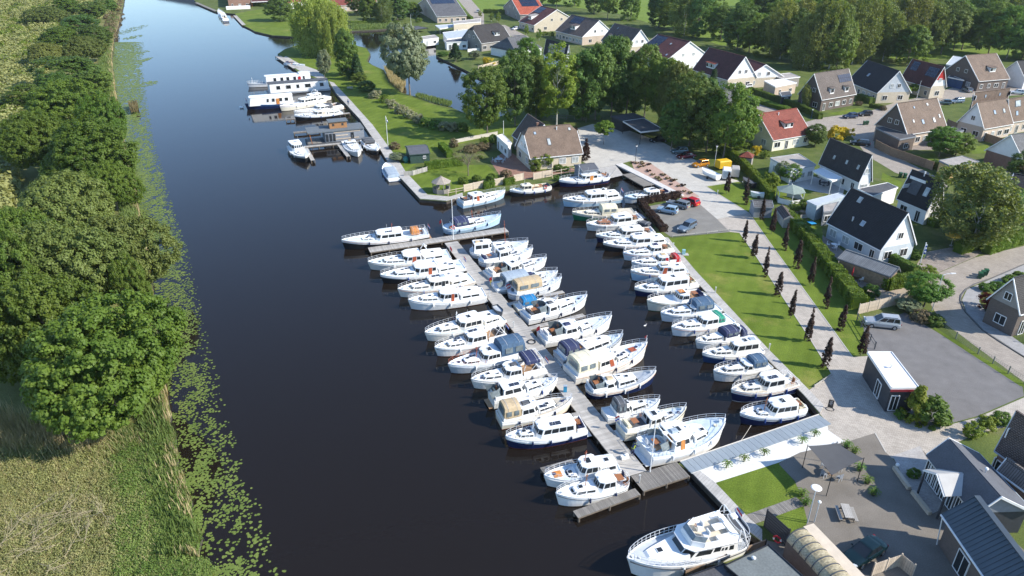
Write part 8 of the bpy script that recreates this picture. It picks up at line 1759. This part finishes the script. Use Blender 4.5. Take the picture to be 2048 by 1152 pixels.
car('pale blue hatchback on the parking place, nearest the beech hedge',q('T8',980,880),q('T8',820,850),LBL,'hatch')
car('grey estate car between the pale blue hatchback and the red car',q('T8',1060,840),q('T8',905,800),GRYC,'estate')
car('bright red hatchback at the edge of the parking place',q('T8',1130,820),q('T8',1015,780),REDC,'hatch')
car('blue-grey estate standing alone near the lawn side of the parking place',q('T8',1105,965),q('T8',995,1025),BGR,'estate')
car('golden orange hatchback in the tree shade beside the yellow trailer',q('T8',1215,500),q('T8',1090,520),ORG,'hatch')
car('dark red saloon parked under the trees',q('T8',1100,440),q('T8',985,452),DRED,'saloon')
car('grey-teal car behind the dark red saloon',q('T8',1045,405),q('T8',940,412),TEAL,'hatch')
car('black car in deep shade right of the open carport',q('T8',895,318),q('T8',770,325),BLK,'estate')
car('dark green car parked by the tunnel-roofed shed',q('U8',970,985),q('U8',850,1062),GRN,'saloon')
car('dark blue car at the kerb, left of the two by the green lawn',q('T5',790,880),q('T5',700,885),BLU,'hatch')
car('black car at the kerb, right of the two by the green lawn',q('T5',905,862),q('T5',808,868),BLK,'hatch')
car('blue-grey van-like car left of the pair on the upper street',q('T5',1485,782),q('T5',1405,778),TEAL,'hatch')
car('blue-grey estate, right of the pair on the upper street',q('T5',1585,765),q('T5',1495,772),BGR,'estate')
car('grey car beside the fence of the dark brick house at the far right',q('T5',1655,700),q('T5',1590,672),GRYC,'hatch')
car('white car on the upper street near the right edge',q('T5',2030,705),q('T5',1955,700),WHC,'hatch')
car('black car in front of the golden bush',q('T5',870,1090),q('T5',770,1080),BLK,'estate')
car('white car next to the low garage house',q('T4',1925,675),q('T4',1855,680),WHC,'hatch')
car('dark blue car half hidden by the grey tiled house',q('T4',1920,790),q('T4',1885,770),BLU,'hatch')
car('sky blue car at the right edge behind the big birch',q('U1',1915,850),q('U1',1865,800),SKY_,'hatch')
car('dark car parked behind the red maple',q('U2',1965,865),q('U2',1815,790),GRN,'hatch')
car('white car in the far lane at the brick house',q('T3',1290,225),q('T3',1250,232),WHC,'hatch')
car('silver car on the far lane at the top of the picture',q('T3',985,82),q('T3',978,108),SILV,'hatch')
# trailers
def trailer(label,c,rz,L,W,H,paint,group='trailers',roof=None,z0=.45):
    t=thing('trailer',label,'trailer',c,rz,group)
    MB().loft([[(-L/2,-W/2,z0),(L/2,-W/2,z0),(L/2,W/2,z0),(-L/2,W/2,z0)],[(-L/2,-W/2,H-.2),(L/2,-W/2,H-.25),(L/2,W/2,H-.25),(-L/2,W/2,H-.2)],[(-L/2+.1,-W/2+.15,H),(L/2-.25,-W/2+.15,H),(L/2-.25,W/2-.15,H),(-L/2+.1,W/2-.15,H)]]).build('body',paint,t)
    wh=shared(('tyre','hatch'),lambda: MB().tube((0,-.1,0),(0,.1,0),.30,n=14).mesh('tyre',RUBBER))
    for s in (-1,1): link('wheel',wh,t,(-.1,s*(W/2+.02),.3)); MB().box((-.1,s*(W/2+.03),.64),(.8,.2,.05)).build('mudguard',BLACKP,t)
    MB().tube((L/2,-.4,.42),(L/2+.9,0,.42),.04,n=4).tube((L/2,.4,.42),(L/2+.9,0,.42),.04,n=4).build('drawbar',CHROME,t); MB().box((-L/2-.02,0,(z0+H)/2),(.05,W*.86,(H-z0)*.8)).build('tailgate',GREYDECK if paint is WHITE else paint,t)
trailer('bright yellow box trailer behind the horse trailers',Q('T8',1325,530),R(20),3.0,1.9,2.1,mat('yellow_tarpaulin',(.62,.38,.01),.6,.08,2.0))
trailer('white horse trailer between the boat trailer and the grey one',Q('T8',1350,605),R(75),2.8,1.7,2.3,WHITE)
trailer('grey-beige horse trailer with open ramp side, rightmost of the trailers',Q('T8',1415,590),R(75),2.8,1.7,2.2,mat('grey_beige_panel',(.38,.36,.33),.6,.1,2.0))
def small_boat(label,a,b,m,dm,zb=.3,group='small boats on trailers',trailer_=True):
    pb,ps=P(*a),P(*b); d=pb-ps; L=d.length; h=Hull(L,L*.36,.65,.25,'transom',.5); t=thing('boat_trailer',label,'boat on trailer',(pb+ps)/2,math.atan2(d.y,d.x),group)
    link('hull',hull_mesh(h,m,m,m,.1),t,(0,0,zb+.35)); link('deck',deck_mesh(h,dm,0,1,-.08),t,(0,0,zb+.35)); wh=shared(('tyre','hatch'),None)
    for s in (-1,1): link('wheel',wh,t,(-.4,s*L*.19,.3))
    MB().box((.3,0,.35),(L*.9,.1,.08)).box((-.4,0,.35),(.08,L*.38,.08)).build('frame',CHROME,t)
small_boat('white speedboat on a trailer at the edge of the paved square',q('T8',1160,570),q('T8',1290,625),W_HULL,W_DECK)
small_boat('dark covered dinghy on a trailer in the grass behind the horse trailers',q('T8',1475,640),q('T8',1560,690),BLACKP,GREYC)
small_boat('small white open boat beside the ribbed metal shed',q('T8',1530,745),q('T8',1640,755),W_HULL,GREYDECK,.05)
# lamps
def street_lamp(label,base,h,kind='post',rz=0.0,m=None):
    t=thing('street_lamp',label,'street lamp',base,rz,'lamps on posts'); m=m or CHROME
    MB().tube((0,0,0),(0,0,h),.06,.04,6).build('post',m,t)
    if kind== 'arm': MB().path([(0,0,h),(.5,0,h+.18),(1.3,0,h+.2)],.035,5).build('arm',m,t); MB().loft([[(1.1,-.1,h+.15),(1.8,-.08,h+.15),(1.8,.08,h+.15),(1.1,.1,h+.15)],[(1.1,-.12,h+.27),(1.8,-.09,h+.24),(1.8,.09,h+.24),(1.1,.12,h+.27)]]).build('lamp_head',WHITE,t)
    elif kind== 'disc': MB().cyl((0,0,h+.12),.48,.05,16,r2=.40).build('lamp_shade',WHITE,t); MB().cyl((0,0,h),.09,.14,8).build('bulb_housing',GREYDECK,t)
    elif kind== 'lantern': MB().cyl((0,0,h),.16,.35,6,r2=.24).build('lantern_glass',WHITE,t); MB().cyl((0,0,h+.35),.28,.22,6,r2=.04).build('lamp_cap',BLACKP,t)
    elif kind== 'ball': MB().ball((0,0,h+.1),.17,10,6).build('lamp_globe',WHITE,t)
street_lamp('tall grey street lamp with an arm at the bend by the gravel yard',Q('U2',1310,795),5.6,'arm',R(5))
street_lamp('black lantern lamp on the square beside the pink gravel',Q('T8',655,475),3.5,'lantern',m=BLACKP)
street_lamp('lamp post among the trees behind the yellow trailer',Q('T8',1262,510),4.4,'lantern')
street_lamp('lamp with a white disc shade at the small lawn corner',Q('U8',545,805),4.2,'disc')
street_lamp('short ball lamp behind the disc lamp',Q('U8',590,800),2.4,'ball')
street_lamp('short white lamp at the gable of the club house',Q('U8',1620,700),4.6,'ball')
street_lamp('small blue-topped sign lamp in the street hedge',Q('T5',455,895),2.6,'ball',m=DKBLUE)
def bollards():
    me=MB().cyl((0,0,0),.07,.9,8).box((0,0,.92),(.2,.16,.12)).mesh('bollard_post',mat('pale_post',(.5,.5,.48),.6,.1,3.0))
    for x,y,l in ((*q('U6',885,175),'power post on the quay beside the roof-hatched cream cruiser'),(*q('U6',1297,615),'power post on the quay behind the navy-hooded cruisers'),(*q('U3',945,600),'power post on the quay at the parking place end'),(*q('U3',1285,190),'low post on the grass below the trailers')):
        tag(link('power_post',me,None,P(x,y,.1)),l,'post','power posts')
    for x,y,l in ((1225,745,'power post on the pier beside the brown-doored cruiser in the upper half'),(1410,980,'power post on the pier above the slate-blue canopy boat')): tag(link('power_post',me,None,Q('U4',x,y,.05)),l,'post','power posts')
    tag(link('power_post',me,None,Q('U7',1108,540,.05)),'power post on the wide dark plank deck','post','power posts')
    t=thing('pier_box','bright blue box standing on the pier halfway down','box',Q('U5',1268,780,.05)); MB().box((0,0,.4),(.4,.3,.8)).build('body',mat('bright_blue_box',(.03,.30,.5),.5,.1,2.0),t); MB().box((0,0,.83),(.46,.36,.06)).build('lid',SKYC,t)
    t=thing('pier_box','pale turquoise pump box at the quay edge of the long lawn','box',Q('U3',1025,650,.0)); MB().box((0,0,.45),(.5,.4,.9)).build('body',mat('turquoise_box',(.25,.48,.52),.5,.1,2.0),t); MB().box((.2,0,.05),(1.2,.9,.1)).build('base',CONC,t)
    t=thing('pier_post','yellow post on the pier beside the grey-roofed cruiser','post',Q('U4',1235,655,.05)); MB().cyl((0,0,0),.08,.9,6).build('post',mat('yellow_post',(.65,.50,.01),.5,.05,2.0),t); MB().box((0,0,.95),(.22,.22,.1)).build('cap',BLACKP,t)
bollards()
# flagpoles
def flagpole(label,base,top_y_px,flagcol=None,kind=None,r=.07,fl=1.6,banner=False):
    b=Vector(base); h=4.0
    for _ in range(30):       # height whose top meets the measured one
        v=b+Vector((0,0,h))-Vector((0,0,CAMH)); y=576-FPX*v.dot(_u)/v.dot(_f); h += (y-top_y_px)*.02
    t=thing('flagpole',label,'flagpole',b,0,'flagpoles'); MB().tube((0,0,0),(0,0,h),r,r*.6,8).ball((0,0,h+.06),r*1.3,8,5).build('pole',WHITE_TUBE,t)
    if flagcol:
        mb=MB(); n=6; w=fl; hh=fl*(1.9 if banner else .55); k=len(flagcol)
        for i in range(n):
            for j in range(k):
                def p(a,c): u=a/n; return (.05+u*w*(.28 if not banner else .4),.12*math.sin(u*7+c)+u*.1,h-.1-hh*c/k-(u*w*.75 if not banner else .1*u))
                q4=[p(i,j),p(i+1,j),p(i+1,j+1),p(i,j+1)]; mb.add(q4+[(x,y+.012,z) for x,y,z in q4],[(0,1,2,3),(7,6,5,4)],j)
        mb.build('flag',flagcol,t)
flagpole('white flagpole on the cross pier by the pale blue cruiser',Q('U4',947,303,.05),400.5)
flagpole('white flagpole with limp flag on the quay lawn above the green shed',Q('T6',1783,888),120+565/5,[FLAGW,FLAGB],fl=1.2)
flagpole('white flagpole at the near end of the long pier',Q('U7',1178,470,.05),800+135/3.273)
flagpole('flagpole with blue and white striped banner before the balcony house',Q('U2',1212,500),400+312/3.6,[FLAGW,FLAGB,FLAGW,FLAGB,FLAGW,FLAGB],fl=.9,banner=True)
flagpole('flagpole with red and white banner by the street at the right edge',Q('U2',1862,232),400+35/3.6,[FLAGR,FLAGW,FLAGR,FLAGW],fl=.8,banner=True)
flagpole('white flagpole beside the row of trained limes',Q('T5',1243,745),608/3.737)
flagpole('white flagpole at the north shore of the pond',Q('T3',470,205),112/3.84)
flagpole('bare timber pole at the corner of the farmhouse wing',Q('T7',1025,262),200+165/3.84,r=.09)
# bins
def bin_(label,loc,rz,m): 
    t=thing('wheelie_bin',label,'wheelie bin',loc,rz,'wheelie bins'); MB().loft([[(-.22,-.25,.06),(.22,-.25,.06),(.22,.25,.06),(-.22,.25,.06)],[(-.29,-.34,1.0),(.29,-.34,1.0),(.29,.30,1.0),(-.29,.30,1.0)]]).build('body',m,t)
    MB().loft([[(-.31,-.36,1.0),(.31,-.36,1.0),(.31,.36,1.0),(-.31,.36,1.0)],[(-.28,-.3,1.1),(.28,-.3,1.1),(.28,.34,1.06),(-.28,.34,1.06)]]).build('lid',m,t); wm=shared('bw',lambda: MB().tube((-.02,0,0),(.02,0,0),.1,n=8).mesh('wheel',RUBBER))
    for s in (-1,1): link('wheel',wm,t,(s*.24,.28,.1))
GBN=mat('green_bin_plastic',(.012,.085,.035),.5,.15,2.0)
for x,y,l in ((1650,565,'green wheelie bin at the street bend, leftmost of the three'),(1670,553,'green wheelie bin at the street bend, middle of the three'),(1692,542,'green wheelie bin at the street bend, rightmost of the three')): bin_(l,Q('U2',x,y),R(-20),GBN)
for x,y,l in ((820,252,'green wheelie bin on the upper street, left of the pair'),(842,250,'green wheelie bin on the upper street, right of the pair'),(1080,628,'green wheelie bin by the lane, left of the pair above the terrace house'),(1112,634,'green wheelie bin by the lane, right of the pair above the terrace house')): bin_(l,Q('U1',x,y),0,GBN)
# pavement board, tanks, toys, playground
def aboard():
    t=thing('pavement_sign','black rounded pavement sign board in its ring stand','sign',Q('U6',1765,1062),R(-20))
    MB().loft([[(x,-.03,z),(x,.03,z)] for x,z in [(-.3,.15),(-.34,.6),(-.3,1.05),(-.15,1.25),(.15,1.25),(.3,1.05),(.34,.6),(.3,.15)]],closed=False,cap0=False,cap1=False).build('frame',BLACKP,t)
    MB().prism([(-.28,-.02),(.28,-.02),(.28,.02),(-.28,.02)],.15,1.15).build('board',BLACKP,t)
    mb=MB()
    for i in range(12):
        a,b=2*math.pi*i/12,2*math.pi*(i+1)/12; mb.tube((.45*math.cos(a),.35*math.sin(a)-.2,.04),(.45*math.cos(b),.35*math.sin(b)-.2,.04),.03,n=4)
    mb.build('foot_ring',BLACKP,t)
    for k,w_ in enumerate((.3,.22,.34,.18)): MB().box((0,-.026,1.0-k*.16),(w_,.008,.035)).build('chalk_line',WHITE,t)
aboard()
o=MB().ball((0,0,.75),.72,12,8).cyl((0,0,0),.4,.2,8).build('gas_tank',mat('sea_green_tank',(.03,.16,.13),.5,.1,2.0),None,Q('T7',277,480)); tag(o,'round sea-green tank beside the green shed','tank')
def umbrella(label,loc,m,h=2.3,r=.6,closed=True):
    t=thing('parasol',label,'parasol',loc,0,'garden parasols'); MB().tube((0,0,0),(0,0,h),.03,n=5).build('pole',WHITE_TUBE,t); MB().cyl((0,0,0),.25,.12,8).build('foot',CONC,t)
    MB().tube((0,0,h*.35 if closed else h-.4),(0,0,h),.16 if closed else r*2,.05,8).build('cloth',m,t)
umbrella('folded red and white parasol on the shelter terrace',Q('U2',725,580),FLAGR); umbrella('small orange parasol beside the pale blue shed',Q('U1',432,890),ORANGEC,closed=False,r=.55); umbrella('yellow parasol in the shade under the big birch',Q('U2',1445,330),mat('yellow_cloth',(.6,.38,.05),.8,.1,2.0),closed=False,r=.7)
t=thing('play_table','bright blue play table on the lawn behind the large black-roofed house','play table',Q('U1',440,975),.3); MB().box((0,0,.55),(1.1,1.3,.06)).build('top',mat('play_blue',(.03,.30,.6),.5,.05,2.0),t); lg=MB().box((0,0,.27),(.07,.07,.54)).mesh('leg',BLACKP)
for dx in (-.45,.45):
    for dy in (-.5,.5): link('leg',lg,t,(dx,dy,0))
t=thing('picnic_bench','grey garden bench on the terrace behind the metal shed','bench',Q('U1',385,935),.2); MB().box((0,0,.45),(1.3,.4,.05)).build('seat',PLANKM,t); MB().box((0,.2,.75),(1.3,.04,.4)).build('backrest',PLANKM,t); MB().box((-.55,0,.22),(.06,.38,.44)).box((.55,0,.22),(.06,.38,.44)).build('frame',PILE,t)
# people on pier and quay: clothes lying and a stooping figure
def person(label,loc,rz,top,legs,stoop=.0):
    t=bpy.data.meshes.new('body'); V=[(0,0,.95),(0,0,1.15),(stoop*.25,0,1.38),(stoop*.36,0,1.50),(stoop*.42,0,1.66),(stoop*.24,.2,1.40),(stoop*.45,.27,1.15),(stoop*.8+.12,.22,.95),(stoop*.24,-.2,1.40),(stoop*.45,-.27,1.15),(stoop*.8+.12,-.22,.95),(0,.11,.88),(.04,.13,.48),(-.02,.13,.06),(.14,.14,.03),(0,-.11,.88),(.06,-.13,.48),(.04,-.13,.06),(.2,-.14,.03)]
    E=[(0,1),(1,2),(2,3),(3,4),(2,5),(5,6),(6,7),(2,8),(8,9),(9,10),(0,11),(11,12),(12,13),(13,14),(0,15),(15,16),(16,17),(17,18)]
    rad=[.15,.14,.16,.06,.11,.07,.05,.035,.07,.05,.035,.10,.07,.05,.04,.10,.07,.05,.04]
    t.from_pydata(V,E,[]); o=bpy.data.objects.new('person',t); COL.objects.link(o); o.location=loc; o.rotation_euler=(0,0,rz); md=o.modifiers.new('skin','SKIN'); sv=t.skin_vertices[0].data
    for i,r in enumerate(rad): sv[i].radius=(r,r)
    sv[0].use_root=True; s_=o.modifiers.new('sub','SUBSURF'); s_.levels=1; s_.render_levels=1; t.materials.append(legs)
    tag(o,label,'person')
    sh=MB().loft([[(stoop*k+.17*w*math.cos(a*math.pi/4),.22*w*math.sin(a*math.pi/4),z) for a in range(8)] for k,w,z in ((0,.95,.93),(.12,.92,1.15),(.24,1.05,1.36),(.32,.6,1.49))]); sh.build('shirt',top,o)
    MB().ball((stoop*.42-.01,0,1.70),.115,8,6).build('hair',mat('brown_hair',(.06,.035,.02),.7,.1,3.0),o)
person('person in dark clothes standing on the far quay walk',Q('T6',1385,455,.1),2.0,DKBLUE,GREYC,.1)
person('person in a yellow-green top crouching over lines at the near end of the pier',Q('U7',1062,360,.05),.6,mat('yellow_green_cloth',(.35,.42,.05),.8,.1,3.0),NAVY,.9)
# coiled hose and bag
ring_=MB()
for k in range(3):
    for i in range(12):
        a,b=2*math.pi*i/12,2*math.pi*(i+1)/12; r_=.45+.06*k; ring_.tube((r_*math.cos(a),r_*math.sin(a),.03+.02*k),(r_*math.cos(b),r_*math.sin(b),.03+.02*k),.03,n=4)
for x,y,l in ((985,400,'dark hose coiled on the pier next to the beige camping canopy'),): pass
tag(ring_.build('hose_coil',BLACKP,None,Q('U5',1010,400,.05)),'dark hose coiled on the long pier behind the navy awning boat','hose')
tag(MB().box((0,0,.16),(.8,.5,.3),rz=.3).box((.2,.1,.36),(.4,.3,.12),rz=.5).build('flag_bundle',[WHITEC],None,Q('U7',1012,380,.05)),'white bundle lying on the near end of the pier','bundle')
# mooring lines
def rope(label,a,b,sag=.25):
    a,b=Vector(a),Vector(b); mb=MB(); n=6; pts=[a.lerp(b,i/n)-Vector((0,0,sag*4*(i/n)*(1-i/n))) for i in range(n+1)]; mb.path([p-a for p in pts],.028,4); tag(mb.build('mooring_rope',mat('pale_rope',(.55,.50,.42),.9,.1,6.0),None,a),label,'rope','mooring ropes')
rope('pale mooring rope from the domed-wheelhouse launch to the composite deck',Q('U8',178,165,.7),Q('U8',108,270,.12),.1)
rope('mooring rope across the pier end from the brown-doored cruiser',Q('U7',1150,420,.5),Q('U7',985,418,.1),.05)
rope('mooring rope of the round-sterned cruiser to the slipway quay',Q('T8',455,600,.5),Q('T8',515,520,.15),.1)
# ducks
def duck(label,loc,rz,m=WHITE):
    t=thing('duck',label,'duck',loc,rz,'water birds'); mb=MB(); mb.smooth=True; mb.loft([[(x,r*math.cos(a),z+r*.8*math.sin(a)) for a in [k*math.pi/4 for k in range(8)]] for x,r,z in ((-.26,.02,.12),(-.16,.09,.07),(0,.12,.06),(.12,.09,.07),(.17,.05,.15),(.19,.05,.22),(.24,.045,.25),(.30,.02,.24))]).build('body',m,t); MB().box((.33,0,.235),(.07,.03,.02)).build('beak',ORANGEC,t)
duck('white bird on the water between the two rows of boats',Q('U6',345,430,WZ),.5)
# ============================================================ AIR
def haze():
    m=bpy.data.materials.new('summer_haze'); m.use_nodes=True; nt=m.node_tree; nt.nodes.clear()
    v=nt.nodes.new('ShaderNodeVolumePrincipled'); v.inputs['Color'].default_value=(.80,.87,.95,1); v.inputs['Density'].default_value=.00007; v.inputs['Anisotropy'].default_value=.3
    o=nt.nodes.new('ShaderNodeOutputMaterial'); nt.links.new(v.outputs[0],o.inputs['Volume'])
    b=MB().box((0,2700,26.5),(7200,6800,56.2)); ob=b.build('haze',m); tag(ob,'thin summer haze over the whole place',None,None,'stuff')
haze()
